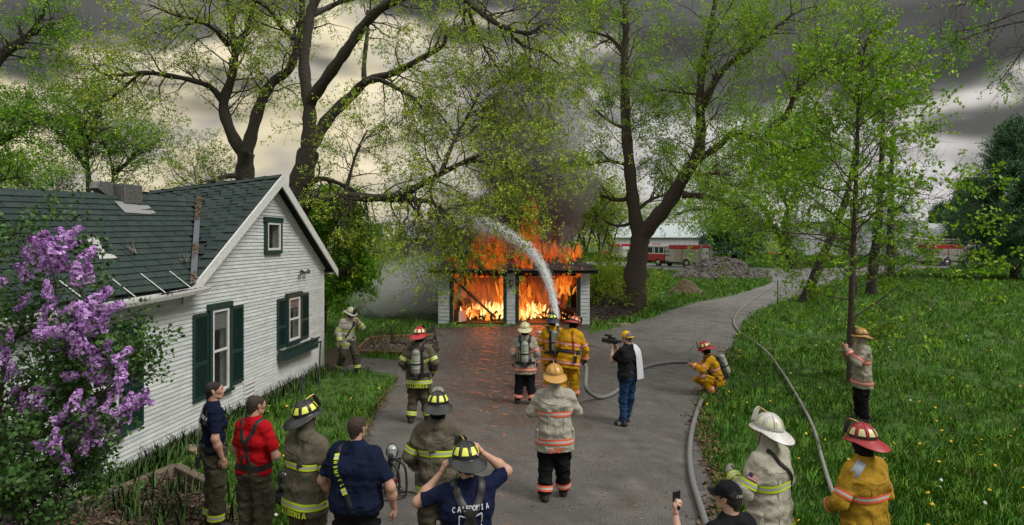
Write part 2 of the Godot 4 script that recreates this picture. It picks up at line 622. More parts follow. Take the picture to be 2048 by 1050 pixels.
func make_ground() -> void:
	var g := MB.new()
	g.quad(Vector3(-900, 0, 60), Vector3(900, 0, 60), Vector3(900, 0, -1500), Vector3(-900, 0, -1500))
	tag(obj("ground", g.mesh(), mats["turf"]), "green turf covering the whole yard and the fields behind", "", "", "structure")
	drive_poly = PackedVector2Array([Vector2(-2.9, 4)])
	drive_poly.append_array(ground_poly([[640, 1060], [682, 960], [724, 885], [748, 830], [770, 795], [795, 757], [792, 749], [722, 741], [655, 745], [655, 716], [719, 715], [801, 722], [846, 710], [862, 690],
		[872, 656], [1182, 648], [1178, 668], [1250, 652], [1300, 637], [1340, 621], [1400, 604], [1450, 595], [1490, 584], [1530, 571], [1546, 563], [1538, 556], [1500, 550], [1400, 548], [1250, 536],
		[1100, 531], [1100, 523], [1250, 524], [1440, 535], [1560, 535.5], [1640, 537], [1720, 534], [1850, 526], [2048, 518], [2400, 511], [2400, 514], [2048, 523], [1960, 531], [1850, 540], [1740, 551], [1680, 562], [1630, 578],
		[1590, 595], [1540, 612], [1505, 628], [1485, 645], [1475, 668], [1462, 695], [1448, 722], [1425, 755], [1407, 790], [1396, 830], [1397, 870], [1410, 910], [1424, 960], [1442, 1060]]))
	drive_poly.append(Vector2(3.2, 4))
	var near := MB.new()
	var far := MB.new()
	var box := PackedVector2Array([Vector2(-40, 5), Vector2(60, 5), Vector2(60, -36), Vector2(-40, -36)])
	for part in Geometry2D.intersect_polygons(drive_poly, box):
		sheet(near, part, 0.006, 0.2, 0)
	for part in Geometry2D.clip_polygons(drive_poly, box):
		sheet(far, part, 0.006, 1.5, 1)
	var drive := obj("driveway", near.mesh(), mats["asphalt"])
	tag(drive, "grey asphalt drive with rusty mud stains leading to the burning garage", "", "", "structure")
	for q in [[[1368, 622], [1420, 628], [1475, 622], [1530, 612]], [[1432, 648], [1405, 672], [1380, 700], [1352, 712]], [[1180, 690], [1240, 705], [1310, 700], [1400, 712]]]:
		var raw := PackedVector3Array()
		for p in q:
			raw.append(G(p[0], p[1], 0.0105))
		var line := smooth_path(raw, 9)
		var cr := MB.new()
		for i in line.size():
			line[i] += Vector3(rng.randfn(), 0, rng.randfn()) * 0.018
		for i in line.size() - 1:
			var sd := (line[i + 1] - line[i]).cross(Vector3.UP).normalized() * 0.006 * rng.randf_range(0.5, 1.8)
			cr.quad(line[i] - sd, line[i] + sd, line[i + 1] + sd, line[i + 1] - sd)
		for i in cr.n.size():
			cr.n[i] = Vector3.UP
		fix_side(cr)
		obj("crack", cr.mesh(), mat("tar", Color(0.03, 0.028, 0.026), 0.9), drive)
	tag(obj("road", far.mesh(), mats["asphalt"]), "pale worn road crossing behind the gravel heap", "", "", "structure")
	var strip := MB.new()
	sheet(strip, ground_poly([[1380, 504], [1400, 508.5], [1560, 507], [1700, 505], [1700, 503]]), 0.006, 6.0, 1)
	tag(obj("road", strip.mesh(), mats["asphalt"]), "thin pale far road beyond the small pine", "", "", "structure")
	# flower bed at the house corner, and the bed by the path
	bed_poly = ground_poly([[120, 1028], [350, 948], [432, 985], [520, 1080], [560, 1250], [-60, 1300]])
	var bed := MB.new()
	sheet(bed, bed_poly, 0.010, 0.4, 1)
	tag(obj("flower_bed_soil", bed.mesh(), mats["soil"]), "dark mulched soil of the timber edged bed in front of the house", "", "", "structure")
	bed2_poly = ground_poly([[738, 683], [868, 676], [875, 706], [715, 709]])
	var bed2 := MB.new()
	sheet(bed2, bed2_poly, 0.012, 0.4, 1)
	tag(obj("flower_bed_soil", bed2.mesh(), mats["soil"]), "small bare bed of wood chips beside the asphalt path", "", "", "structure")
	burn_poly = ground_poly([[868, 650], [876, 706], [850, 700], [846, 676]])
	tree_dirt = ground_poly([[1165, 645], [1172, 600], [1210, 590], [1290, 592], [1296, 612], [1262, 632], [1215, 645]])
	var td := MB.new()
	sheet(td, tree_dirt, 0.008, 0.5, 1)
	sheet(td, burn_poly, 0.009, 0.5, 1)
	sheet(td, ground_poly([[652, 700], [716, 684], [722, 722], [654, 748]]), 0.011, 0.5, 1)
	tag(obj("bare_soil", td.mesh(), mats["soil"]), "bare dark earth under the big tree and beside the garage", "", "", "structure")


# ---------------------------------------------------------------- house

const OPENINGS := [[-7.98, 0.72, -7.48, 2.20], [-5.12, 0.70, -4.60, 2.24], [-2.08, 1.15, -1.50, 2.17], [-3.07, 3.33, -2.52, 3.94]]   # x, y, x, y of the holes in the wall
const HOUSE_X := Vector3(0.0953, 0, -0.99545)
var house: Node3D


func ridge_y(x: float) -> float:
	return 4.45 + 0.0435 * (x + 3.4)


func main_roof(x: float, s: float) -> Vector3:
	return Vector3(x, 2.75 + (ridge_y(x) - 2.75) * s, 0.25 - 1.59 * s)


func apex(z: float) -> Vector3:
	return Vector3(-2.85, 5.0 - 0.11 * (0.25 - z), z)


func cross_roof(z: float, s: float) -> Vector3:
	return Vector3(-6.05, 2.75, z).lerp(apex(z), s)


func plank(x0: float, x1: float, y: float, h: float, z := 0.0, cut0 := 0.0, cut1 := 0.0) -> MB:
	# one clapboard, thick at its foot; cut0 and cut1 slant its ends
	var m := MB.new()
	var top := y + h + 0.012
	var a := Vector3(x0, y, z + 0.022)
	var b := Vector3(x1, y, z + 0.022)
	var c := Vector3(x1 - cut1, top, z + 0.004)
	var d := Vector3(x0 + cut0, top, z + 0.004)
	m.quad(a, b, c, d)
	var a2 := Vector3(x0, y, z)
	var b2 := Vector3(x1, y, z)
	m.quad(a2, b2, b, a)
	m.quad(a2, a, d, Vector3(x0 + cut0, top, z))
	m.quad(b, b2, Vector3(x1 - cut1, top, z), c)
	m.quad(d, c, Vector3(x1 - cut1, top, z), Vector3(x0 + cut0, top, z))
	return m


func shingle_slab() -> ArrayMesh:
	# lies in x (along the row) and y (up the slope); z is out of the roof
	var m := MB.new()
	var w := 0.144
	var pts := [Vector3(-w, 0, 0.002), Vector3(w, 0, 0.002), Vector3(w, 0.17, 0), Vector3(-w, 0.17, 0)]
	var up := [Vector3(-w, 0, 0.026), Vector3(w, 0, 0.026), Vector3(w, 0.17, 0.004), Vector3(-w, 0.17, 0.004)]
	m.quad(up[0], up[1], up[2], up[3])
	m.quad(pts[0], pts[1], up[1], up[0])
	m.quad(pts[1], pts[2], up[2], up[1])
	m.quad(pts[3], pts[0], up[0], up[3])
	return m.mesh()


func house_window(x0: float, y0: float, x1: float, y1: float, label: String, tall: bool, sill: bool) -> void:
	# x0..x1, y0..y1: outside of the green casing
	var w := Node3D.new()
	w.name = "window"
	w.position = Vector3((x0 + x1) / 2, y0, 0.0)
	house.add_child(w, true)
	tag(w, label)
	var wd := x1 - x0
	var ht := y1 - y0
	var cs := 0.085 if tall else 0.075
	var ca := MB.new()
	ca.box(at(0, ht - 0.06 + 0.02, 0.044), Vector3(wd + 0.06, 0.12, 0.088), 0.006)
	ca.box(at(-wd / 2 + cs / 2, ht / 2 - 0.05, 0.040), Vector3(cs, ht - 0.12, 0.080), 0.005)
	ca.box(at(wd / 2 - cs / 2, ht / 2 - 0.05, 0.040), Vector3(cs, ht - 0.12, 0.080), 0.005)
	if sill:
		ca.box(at(0, -0.025, 0.055), Vector3(wd + 0.09, 0.06, 0.11), 0.008)
	else:
		ca.box(at(0, 0.035, 0.041), Vector3(wd - 0.01, 0.08, 0.082), 0.005)
	obj("casing", ca.mesh(), mats["green_paint"], w)
	var iw := wd - cs * 2 - 0.004
	var y_lo := 0.012 if sill else 0.08
	var ih := ht - 0.10 - y_lo
	var fr := MB.new()
	var t := 0.05
	fr.box(at(-iw / 2 + t / 2, y_lo + ih / 2, 0.050), Vector3(t, ih, 0.045), 0.004)
	fr.box(at(iw / 2 - t / 2, y_lo + ih / 2, 0.050), Vector3(t, ih, 0.045), 0.004)
	fr.box(at(0, y_lo + ih - t / 2, 0.0505), Vector3(iw - 2 * t, t, 0.045), 0.004)
	fr.box(at(0, y_lo + t / 2, 0.0505), Vector3(iw - 2 * t, t, 0.045), 0.004)
	if tall:
		fr.box(at(0, y_lo + ih * 0.5, 0.048), Vector3(iw - 2 * t, 0.04, 0.038), 0.003)
	obj("frame", fr.mesh(), mats["trim_white"], w)
	var gl := MB.new()
	gl.quad(Vector3(-iw / 2 + t, y_lo + t, 0.044), Vector3(iw / 2 - t, y_lo + t, 0.044), Vector3(iw / 2 - t, y_lo + ih - t, 0.044), Vector3(-iw / 2 + t, y_lo + ih - t, 0.044))
	obj("pane", gl.mesh(), mats["glass"], w)
	var bl := MB.new()
	var k := 0.0
	while k < ih * (0.22 if tall else 0.0) - 0.03:
		bl.box(at(0, y_lo + ih - t - 0.015 - k, 0.036), Vector3(iw - 2 * t - 0.04, 0.016, 0.003))
		k += 0.022
	if bl.v.size():
		obj("blind", bl.mesh(), mats["blind"], w).set_meta("kind", "stuff")


func shutter(x0: float, y0: float, x1: float, y1: float) -> void:
	var s := Node3D.new()
	s.name = "shutter"
	s.position = Vector3((x0 + x1) / 2, y0, 0.024)
	house.add_child(s, true)
	var w := x1 - x0
	var h := y1 - y0
	var f := MB.new()
	f.box(at(0, h / 2, 0.008), Vector3(w - 0.01, h - 0.01, 0.012))
	f.box(at(-w / 2 + 0.022, h / 2, 0.020), Vector3(0.044, h, 0.036), 0.004)
	f.box(at(w / 2 - 0.022, h / 2, 0.020), Vector3(0.044, h, 0.036), 0.004)
	for y in [0.035, h * 0.42, h - 0.03]:
		f.box(at(0, y, 0.019), Vector3(w - 0.088, 0.07, 0.034), 0.004)
	obj("frame", f.mesh(), mats["green_paint"], s)
	var l := MB.new()
	var y := 0.085
	while y < h - 0.08:
		if absf(y - h * 0.42) > 0.045:
			l.box(Transform3D(Basis(Vector3.RIGHT, 0.75), Vector3(0, y, 0.022)), Vector3(w - 0.088, 0.030, 0.006))
		y += 0.026
	obj("louvre", l.mesh(), mats["green_paint"], s).set_meta("kind", "stuff")


func make_house() -> void:
	var corner := G(645, 742)
	house = thing("house", "white clapboard house with green shingled roof and green shutters", "house", corner)
	var zb := HOUSE_X.normalized().cross(Vector3.UP)
	house.basis = Basis(HOUSE_X.normalized(), Vector3.UP, zb)
	# walls
	var w := MB.new()
	var xs0 := [-13.0]
	for q in OPENINGS.slice(0, 3):
		xs0.append_array([q[0], q[2]])
	xs0.append(0.0)
	for k in xs0.size() - 1:
		if k % 2 == 0:
			w.box(at((xs0[k] + xs0[k + 1]) / 2, 1.355, -0.06), Vector3(xs0[k + 1] - xs0[k], 2.61, 0.12))
		else:
			var q: Array = OPENINGS[(k - 1) / 2]
			w.box(at((q[0] + q[2]) / 2, (0.05 + q[1]) / 2, -0.06), Vector3(q[2] - q[0], q[1] - 0.05, 0.12))
			w.box(at((q[0] + q[2]) / 2, (q[3] + 2.66) / 2, -0.06), Vector3(q[2] - q[0], 2.66 - q[3], 0.12))
	var gq: Array = OPENINGS[3]
	w.prism(at(0, 0, -0.12), PackedVector2Array([Vector2(-5.85, 2.665), Vector2(0.0, 2.665), Vector2(-0.75, gq[1]), Vector2(-5.05, gq[1])]), 0.12)
	w.prism(at(0, 0, -0.12), PackedVector2Array([Vector2(-5.05, gq[1]), Vector2(gq[0], gq[1]), Vector2(gq[0], gq[3]), Vector2(-3.9, gq[3])]), 0.12)
	w.prism(at(0, 0, -0.12), PackedVector2Array([Vector2(gq[2], gq[1]), Vector2(-0.75, gq[1]), Vector2(-1.8, gq[3]), Vector2(gq[2], gq[3])]), 0.12)
	w.prism(at(0, 0, -0.12), PackedVector2Array([Vector2(-3.9, gq[3]), Vector2(-1.8, gq[3]), Vector2(-2.85, 4.80)]), 0.12)
	for q in OPENINGS:   # a room behind each window
		var rm := MB.new()
		var a := Vector3(q[0] - 0.5, q[1] - 0.5, -0.12)
		var e := Vector3(q[2] + 0.5, q[3] + 0.25, -2.2 if q[1] < 2.0 else -1.2)
		rm.quad(Vector3(a.x, a.y, e.z), Vector3(e.x, a.y, e.z), Vector3(e.x, e.y, e.z), Vector3(a.x, e.y, e.z))
		rm.quad(Vector3(a.x, a.y, a.z), Vector3(a.x, a.y, e.z), Vector3(a.x, e.y, e.z), Vector3(a.x, e.y, a.z))
		rm.quad(Vector3(e.x, a.y, e.z), Vector3(e.x, a.y, a.z), Vector3(e.x, e.y, a.z), Vector3(e.x, e.y, e.z))
		rm.quad(Vector3(a.x, e.y, a.z), Vector3(a.x, e.y, e.z), Vector3(e.x, e.y, e.z), Vector3(e.x, e.y, a.z))
		rm.quad(Vector3(a.x, a.y, a.z), Vector3(e.x, a.y, a.z), Vector3(e.x, a.y, e.z), Vector3(a.x, a.y, e.z))
		obj("room", rm.mesh(), mats["plaster"], house)
	w.quad(Vector3(0, 0.05, 0), Vector3(0, 0.05, -5.5), Vector3(0, 2.64, -5.5), Vector3(0, 2.64, 0))
	obj("wall", w.mesh(), mats["siding_1"], house)
	var fo := MB.new()
	fo.box(at(-6.5, 0.03, -2.72), Vector3(13.02, 0.24, 5.5))
	obj("foundation", fo.mesh(), grain(mat("foundation", Color(0.25, 0.24, 0.22), 0.95), noise_image(66, 0.06, 4, 128, Color(0.5, 0.5, 0.5), Color.WHITE, 1.5), Vector3(0.6, 0.6, 0.6)), house)
	# clapboards: each row in two or three lengths
	var step := 0.074
	var row := 0
	var y := 0.10
	while y < 4.72:
		var x_lo := -13.0
		var x_hi := -0.06
		var c := 0.0
		if y > 2.60:
			var half := (4.86 - y) / 0.703
			x_lo = maxf(-2.85 - half, -6.0)
			x_hi = -2.85 + half
			c = step / 0.703
			if y < 2.72:
				x_hi = minf(x_hi, -0.02)
		var cuts := [x_lo]
		if x_hi - x_lo > 5.0:
			cuts.append(rng.randf_range(x_lo + 1.5, x_lo + 5.0) if y < 2.6 else x_lo + 2.4)
			if y < 2.6:
				cuts.append(rng.randf_range(-5.5, -2.5))
		cuts.append(x_hi)
		for q in OPENINGS:
			if y + step + 0.012 > q[1] and y < q[3]:
				cuts.append_array([q[0], q[2]])
		cuts.sort()
		for k in cuts.size() - 1:
			if cuts[k + 1] < -11.5 or cuts[k + 1] - cuts[k] < 0.02:
				continue
			var hole := false
			for q in OPENINGS:
				if y + step + 0.012 > q[1] and y < q[3] and cuts[k] > q[0] - 0.01 and cuts[k + 1] < q[2] + 0.01:
					hole = true
			if hole:
				continue
			var jy := rng.randf_range(-0.003, 0.003)
			var m := plank(cuts[k] + 0.002, cuts[k + 1] - 0.002, y + jy, step, 0.0, c if k == 0 and y > 2.72 else 0.0, c if k == cuts.size() - 2 and y > 2.72 else 0.0)
			obj("clapboard", m.mesh(), mats["siding_%d" % rng.randi_range(0, 2)], house)
		y += step
		row += 1
	var cb := MB.new()
	cb.box(at(-0.02, 1.36, -0.01), Vector3(0.10, 2.60, 0.10), 0.006)
	obj("corner_board", cb.mesh(), mats["trim_white"], house)
	# roof decks
	var rd := MB.new()
	var zz := -3.2
	for side in [-1, 1]:
		var e0 := Vector3(-6.05, 2.75, 0.25) if side < 0 else Vector3(0.38, 2.75, 0.25)
		var e1 := Vector3(e0.x, 2.75, zz)
		var a0 := apex(0.25)
		var a1 := apex(zz)
		var dn := Vector3(0, -0.06, 0)
		var lo0 := e0
		if side < 0:
			lo0 = e0
			rd.quad(e0, a0, a1, e1)
			rd.quad(e1 + dn, a1 + dn, a0 + dn, e0 + dn)
		else:
			rd.quad(a0, e0, e1, a1)
			rd.quad(a1 + dn, e1 + dn, e0 + dn, a0 + dn)
			rd.quad(e1, e0, e0 + dn, e1 + dn)
	for i in rd.v.size():
		rd.v[i].y += 0.045
	rd.quad(main_roof(-13, 0), main_roof(-6.05, 0), main_roof(-3.40, 1), main_roof(-13, 1))
	var bk := Vector3(0, -2.0, -4.2)
	rd.quad(main_roof(-13, 1), main_roof(-3.4, 1), main_roof(-3.4, 1) + bk, main_roof(-13, 1) + bk)
	rd.quad(main_roof(-6.05, 0) + Vector3(0, -0.05, 0), main_roof(-13, 0) + Vector3(0, -0.05, 0), main_roof(-13, 0) + Vector3(0, -0.05, -0.3), main_roof(-6.05, 0) + Vector3(0, -0.05, -0.3))
	for i in rd.v.size():
		rd.v[i].y -= 0.07
	obj("roof", rd.mesh(), mats["shingle_1"], house)
	# shingles, row by row; the 300 nearest as pieces of their own
	var tabs := []
	var rows := 17
	for r in rows:
		var s := (r + 0.0) / rows
		var xv := -6.02 + 2.65 * s
		var x := -11.5 - (0.15 if r % 2 else 0.0) - 0.05 * (r % 3)
		while x < xv:
			tabs.append([main_roof(x, s), main_roof(x + 0.1, s) - main_roof(x, s), main_roof(x, s + 0.05) - main_roof(x, s)])
			x += 0.30
	for r in 28:
		var s := (r + 0.0) / 28
		var xx := -6.05 + 3.2 * s
		var z0 := 0.25 - (xx + 6.05) / 2.65 * 1.59 if xx < -3.40 else -3.2
		if xx < -3.40 and xx > -4.6:
			z0 -= 0.0
		var z := 0.11 - (0.15 if r % 2 else 0.0) - 0.04 * (r % 3)
		while z > z0 + 0.06:
			tabs.append([cross_roof(z, s), Vector3(0, 0, -0.1), cross_roof(z, s + 0.05) - cross_roof(z, s)])
			z -= 0.30
	for r in 28:   # far slope of the gable
		var s := (r + 0.0) / 28
		var z := 0.11 - (0.15 if r % 2 else 0.0)
		while z > -3.1:
			var e := Vector3(0.38, 2.75, z)
			tabs.append([e.lerp(apex(z), s), Vector3(0, 0, 0.1), e.lerp(apex(z), s + 0.05) - e.lerp(apex(z), s)])
			z -= 0.30
	var eye := house.transform.affine_inverse() * Vector3(0, EYE, 0)
	for t in tabs:
		var nn: Vector3 = t[1].cross(t[2]).normalized()
		var to: Vector3 = eye - t[0]
		t.append(nn.dot(to) / pow(to.length(), 3.0) if t[0].x > -8.6 else 0.0)
	tabs.sort_custom(func(p, q): return p[3] > q[3])
	var slab := shingle_slab()
	var rest := MB.new()
	var slab_mb := MB.new()
	var tones := [Color(0.038, 0.065, 0.057), Color(0.025, 0.046, 0.041), Color(0.044, 0.070, 0.063), Color(0.027, 0.048, 0.043)]
	var w2 := 0.144
	slab_mb.quad(Vector3(-w2, 0, 0.026), Vector3(w2, 0, 0.026), Vector3(w2, 0.17, 0.004), Vector3(-w2, 0.17, 0.004))
	slab_mb.quad(Vector3(-w2, 0, 0.0), Vector3(w2, 0, 0.0), Vector3(w2, 0, 0.026), Vector3(-w2, 0, 0.026))
	for k in tabs.size():
		var t: Array = tabs[k]
		var u: Vector3 = t[1].normalized()
		var nn: Vector3 = t[1].cross(t[2]).normalized()
		var b := Basis(u, nn.cross(u), nn).rotated(nn, rng.randf_range(-0.012, 0.012))
		var tf := Transform3D(b, t[0] + nn * rng.randf_range(0.003, 0.007) + u * rng.randf_range(-0.004, 0.004))
		if k < 300:
			var o := obj("shingle", slab, mats["shingle_%d" % rng.randi_range(0, 4)], house)
			o.transform = tf
		else:
			for i in slab_mb.c.size():
				slab_mb.c[i] = tones[rng.randi_range(0, 3)]
			var tone: Color = tones[rng.randi_range(0, 3)]
			slab_mb.c.fill(tone)
			rest.add(slab_mb, tf)
	obj("shingles", rest.mesh(), mats["shingle_tint"], house).set_meta("kind", "stuff")
	# ridge caps
	for k in 22:
		var x := -11.0 + 0.34 * k
		if x > -3.6:
			break
		var cp := MB.new()
		var a := Vector3(x, ridge_y(x) + 0.016 + 0.006 * (k % 2), -1.34)
		cp.quad(a + Vector3(0, -0.10, 0.105), a + Vector3(0.36, -0.085, 0.105), a + Vector3(0.36, 0.02, 0), a + Vector3(0, 0.012, 0))
		cp.quad(a + Vector3(0, 0.012, 0), a + Vector3(0.36, 0.02, 0), a + Vector3(0.36, -0.03, -0.13), a + Vector3(0, -0.04, -0.13))
		obj("ridge_cap", cp.mesh(), mats["shingle_%d" % (k % 4)], house)
	for k in 9:
		var z := 0.25 - 0.34 * k
		var cp := MB.new()
		var a := apex(z) + Vector3(0, 0.022 + 0.005 * (k % 2), 0)
		var e := apex(z - 0.36) + Vector3(0, 0.016, 0)
		var d := Vector3(-0.12, -0.084, 0)
		cp.quad(a + d, a, e, e + d)
		cp.quad(a, a + Vector3(0.12, -0.084, 0), e + Vector3(0.12, -0.084, 0), e)
		obj("ridge_cap", cp.mesh(), mats["shingle_%d" % (k % 4)], house)
	# rake boards, frieze boards, soffit under the overhang
	for side in [-1.0, 1.0]:
		var ex := -6.07 if side < 0 else 0.40
		var a := Vector3(-2.85, 4.985, 0)
		var e := Vector3(ex, 2.735, 0)
		var dirn := (e - a).normalized()
		var nrm := Vector3(-dirn.y, dirn.x, 0) * (1.0 if side < 0 else -1.0)
		if nrm.y > 0:
			nrm = -nrm
		var rb := MB.new()
		var f := [a, e, e + Vector3(0, -0.20, 0), a + Vector3(0, -0.235, 0)]
		for q in [0]:
			var z1 := Vector3(0, 0, 0.285)
			var z0 := Vector3(0, 0, 0.252)
			if side < 0:
				rb.quad(f[3] + z1, f[0] + z1, f[1] + z1, f[2] + z1)
				rb.quad(f[3] + z0, f[3] + z1, f[2] + z1, f[2] + z0)
			else:
				rb.quad(f[0] + z1, f[3] + z1, f[2] + z1, f[1] + z1)
				rb.quad(f[3] + z1, f[3] + z0, f[2] + z0, f[2] + z1)
				rb.quad(f[2] + z1, f[2] + z0, f[1] + z0, f[1] + z1)
			if side < 0:
				rb.quad(f[1] + z1, f[0] + z1, f[0] + z0, f[1] + z0)
			else:
				rb.quad(f[0] + z1, f[1] + z1, f[1] + z0, f[0] + z0)
		obj("rake_board", rb.mesh(), mats["trim_white"], house)
		var fb := MB.new()
		var a2 := Vector3(-2.85, 4.80, 0)
		var e2 := Vector3(-5.95 if side < 0 else -0.0, 4.80 - 0.703 * (3.1 if side < 0 else 2.85), 0)
		var fz := Vector3(0, 0, 0.040)
		var dn := Vector3(0, -0.17, 0)
		if side < 0:
			fb.quad(a2 + dn + fz, a2 + fz, e2 + fz, e2 + dn + fz)
			fb.quad(a2 + dn, a2 + dn + fz, e2 + dn + fz, e2 + dn)
		else:
			fb.quad(a2 + fz, a2 + dn + fz, e2 + dn + fz, e2 + fz)
			fb.quad(a2 + dn + fz, a2 + dn, e2 + dn, e2 + dn + fz)
		obj("frieze_board", fb.mesh(), mats["trim_white"], house)
		# small blocks in a row under the overhang on the far slope
		if side > 0:
			for k in 34:
				var t := (k + 0.5) / 34
				var p := a2.lerp(e2, t) + Vector3(0, -0.05, 0.060)
				var bm := MB.new()
				bm.box(Transform3D(Basis(Vector3.BACK, -0.61), p), Vector3(0.055, 0.07, 0.038), 0.004)
				obj("dentil", bm.mesh(), mats["trim_white"], house)
	var so := MB.new()   # boards under the overhangs
	so.quad(Vector3(-2.85, 4.925, 0.252), Vector3(-2.85, 4.90, -0.01), Vector3(0.38, 2.685, -0.01), Vector3(0.38, 2.685, 0.252))
	so.quad(Vector3(-2.85, 4.90, -0.01), Vector3(-2.85, 4.925, 0.252), Vector3(-6.0, 2.685, 0.252), Vector3(-6.0, 2.685, -0.01))
	so.quad(Vector3(0.0, 2.64, 0.25), Vector3(0.0, 2.64, -3), Vector3(0.38, 2.68, -3), Vector3(0.38, 2.68, 0.25))
	obj("soffit", so.mesh(), mats["trim_white"], house)
	# gutter: open trough along the eave, dropping a little towards the bed
	var gu := MB.new()
	var prof := [Vector2(0.0, 0.09), Vector2(0.0, 0.0), Vector2(0.05, -0.035), Vector2(0.10, -0.02), Vector2(0.125, 0.04), Vector2(0.128, 0.075), Vector2(0.112, 0.075), Vector2(0.112, 0.045), Vector2(0.09, 0.0), Vector2(0.05, -0.015), Vector2(0.015, 0.0)]
	var xs := [-13.0, -9.0, -7.6, -6.6, -5.70]
	var drop := [-0.10, -0.085, -0.06, -0.035, 0.0]
	for k in 4:
		for q in prof.size() - 1:
			var p: Vector2 = prof[q]
			var r: Vector2 = prof[q + 1]
			var a := Vector3(xs[k], 2.665 + p.y + drop[k], 0.26 + p.x)
			var b := Vector3(xs[k + 1], 2.665 + p.y + drop[k + 1], 0.26 + p.x)
			var c := Vector3(xs[k + 1], 2.665 + r.y + drop[k + 1], 0.26 + r.x)
			var d := Vector3(xs[k], 2.665 + r.y + drop[k], 0.26 + r.x)
			gu.quad(b, a, d, c)
	gu.box(at(-5.70, 2.70, 0.322), Vector3(0.012, 0.11, 0.125))
	obj("gutter", gu.mesh(), mats["trim_white"], house)
	var muck := MB.new()
	for k in 70:
		var x := rng.randf_range(-6.85, -5.72)
		muck.col = Color(0.03, 0.024, 0.018) * rng.randf_range(0.5, 1.8)
		muck.box(Transform3D(Basis.from_euler(Vector3(rng.randf() * 3, rng.randf() * 3, 0)), Vector3(x, 2.685 + rng.randf() * 0.03, 0.32 + rng.randf_range(-0.035, 0.035))), Vector3(0.09, 0.012, 0.03))
	obj("gutter_litter", muck.mesh(), mats["chip"], house).set_meta("kind", "stuff")
	for sp in [[-7.55, 0.02], [-6.9, 0.03], [-6.22, 0.04], [-8.4, 0.02]]:
		var a := main_roof(sp[0], 0.16) + Vector3(-0.02, 0.03, 0.0)
		var b := Vector3(sp[0] + 0.03, 2.72 + sp[1] * 0.2, 0.37)
		var st := MB.new()
		var dirv := (b - a)
		st.box(Transform3D(Basis.looking_at(dirv.normalized(), Vector3.UP), (a + b) / 2), Vector3(0.022, 0.006, dirv.length()))
		obj("gutter_strap", st.mesh(), mats["trim_white"], house)
	# valley flashing with litter
	var vf := MB.new()
	var p0 := Vector3(-6.04, 2.79, 0.26)
	var p1 := Vector3(-3.45, 4.48, -1.32)
	var pr: Vector3 = p0
	for k in range(1, 13):
		var t := k / 12.0
		var p := p0.lerp(p1, t) + Vector3(0, 0.006 + 0.012 * sin(k * 2.1), 0)
		vf.quad(pr + Vector3(-0.075, 0.015, 0.01), pr + Vector3(0.045, 0.02, 0.05), p + Vector3(0.045, 0.02, 0.05), p + Vector3(-0.075, 0.015, 0.01))
		pr = p
	obj("valley_flashing", vf.mesh(), mats["lead"], house)
	var vl := MB.new()
	for k in 260:
		var t := rng.randf()
		var clump: float = [0.05, 0.33, 0.72, 0.78, 0.85, 0.92][rng.randi_range(0, 5)] + rng.randfn() * 0.03
		t = clampf(clump, 0.0, 0.97)
		var p := p0.lerp(p1, t) + Vector3(rng.randf_range(-0.07, 0.05), rng.randf_range(0.02, 0.06), rng.randf_range(0, 0.06))
		vl.col = Color(0.20, 0.14, 0.08) * rng.randf_range(0.4, 1.3)
		vl.box(Transform3D(Basis.from_euler(Vector3(rng.randf() * 6, rng.randf() * 6, rng.randf() * 6)), p), Vector3(0.05, 0.006, 0.018))
	obj("valley_litter", vl.mesh(), mats["chip"], house).set_meta("kind", "stuff")
	# sheet metal vent box astride the ridge
	var vb := Node3D.new()
	vb.name = "roof_vent"
	vb.position = Vector3(-5.62, ridge_y(-5.62), -1.20)
	house.add_child(vb, true)
	var bx := MB.new()
	bx.box(at(0, 0.02, -0.12), Vector3(0.44, 0.34, 0.40), 0.008)
	obj("hood", bx.mesh(), mats["metal_grey"], vb)
	var bf := MB.new()
	bf.prism(Transform3D(Basis(Vector3.UP, PI), Vector3(-0.26, -0.02, -0.1)), PackedVector2Array([Vector2(0, -0.10), Vector2(0.36, 0.10), Vector2(0.30, 0.22), Vector2(0, 0.23)]), 0.16)
	obj("cowl", bf.mesh(), mats["metal_grey"], vb)
	var fl := MB.new()
	var fd := main_roof(-5.62, 0.80) - Vector3(-5.62, ridge_y(-5.62), -1.20)
	var sl := (main_roof(-5.6, 0.9) - main_roof(-5.6, 0.8)).normalized()
	fl.box(Transform3D(Basis(Vector3.RIGHT, sl, Vector3.RIGHT.cross(sl)), fd + sl * 0.10 + Vector3(0, 0.02, 0.02)), Vector3(0.80, 0.28, 0.008))
	obj("flashing", fl.mesh(), mat("flashing_pale", Color(0.30, 0.30, 0.30), 0.5, 0.3), vb)
	# bent white flashing near the lilac
	var wf := MB.new()
	var q0 := main_roof(-7.45, 0.33) + Vector3(0, 0.02, 0.02)
	var su := (main_roof(-7.4, 0.6) - main_roof(-7.4, 0.4)).normalized()
	var out := Vector3.RIGHT.cross(su)
	wf.quad(q0, q0 + Vector3(0.36, 0, 0), q0 + Vector3(0.33, 0, 0) + su * 0.07 + out * 0.01, q0 + su * 0.08 + out * 0.05)
	wf.quad(q0 + Vector3(0.0, 0, 0) + su * 0.05, q0 + Vector3(0.17, 0, 0) + su * 0.05 + out * 0.02, q0 + Vector3(0.12, 0, 0) + su * 0.30 + out * 0.13, q0 + Vector3(-0.12, 0, 0) + su * 0.33 + out * 0.16)
	wf.quad(q0 + Vector3(0.12, 0, 0) + su * 0.30 + out * 0.13, q0 + Vector3(0.0, 0, 0) + su * 0.42 + out * 0.06, q0 + Vector3(-0.2, 0, 0) + su * 0.40 + out * 0.05, q0 + Vector3(-0.12, 0, 0) + su * 0.33 + out * 0.16)
	obj("bent_flashing", wf.mesh(), mat("bent_white", Color(0.55, 0.55, 0.52), 0.6), house)
	# windows and shutters
	house_window(-2.17, 1.06, -1.41, 2.27, "rear green framed window of the white house with flower box", true, false)
	shutter(-2.60, 1.06, -2.19, 2.20)
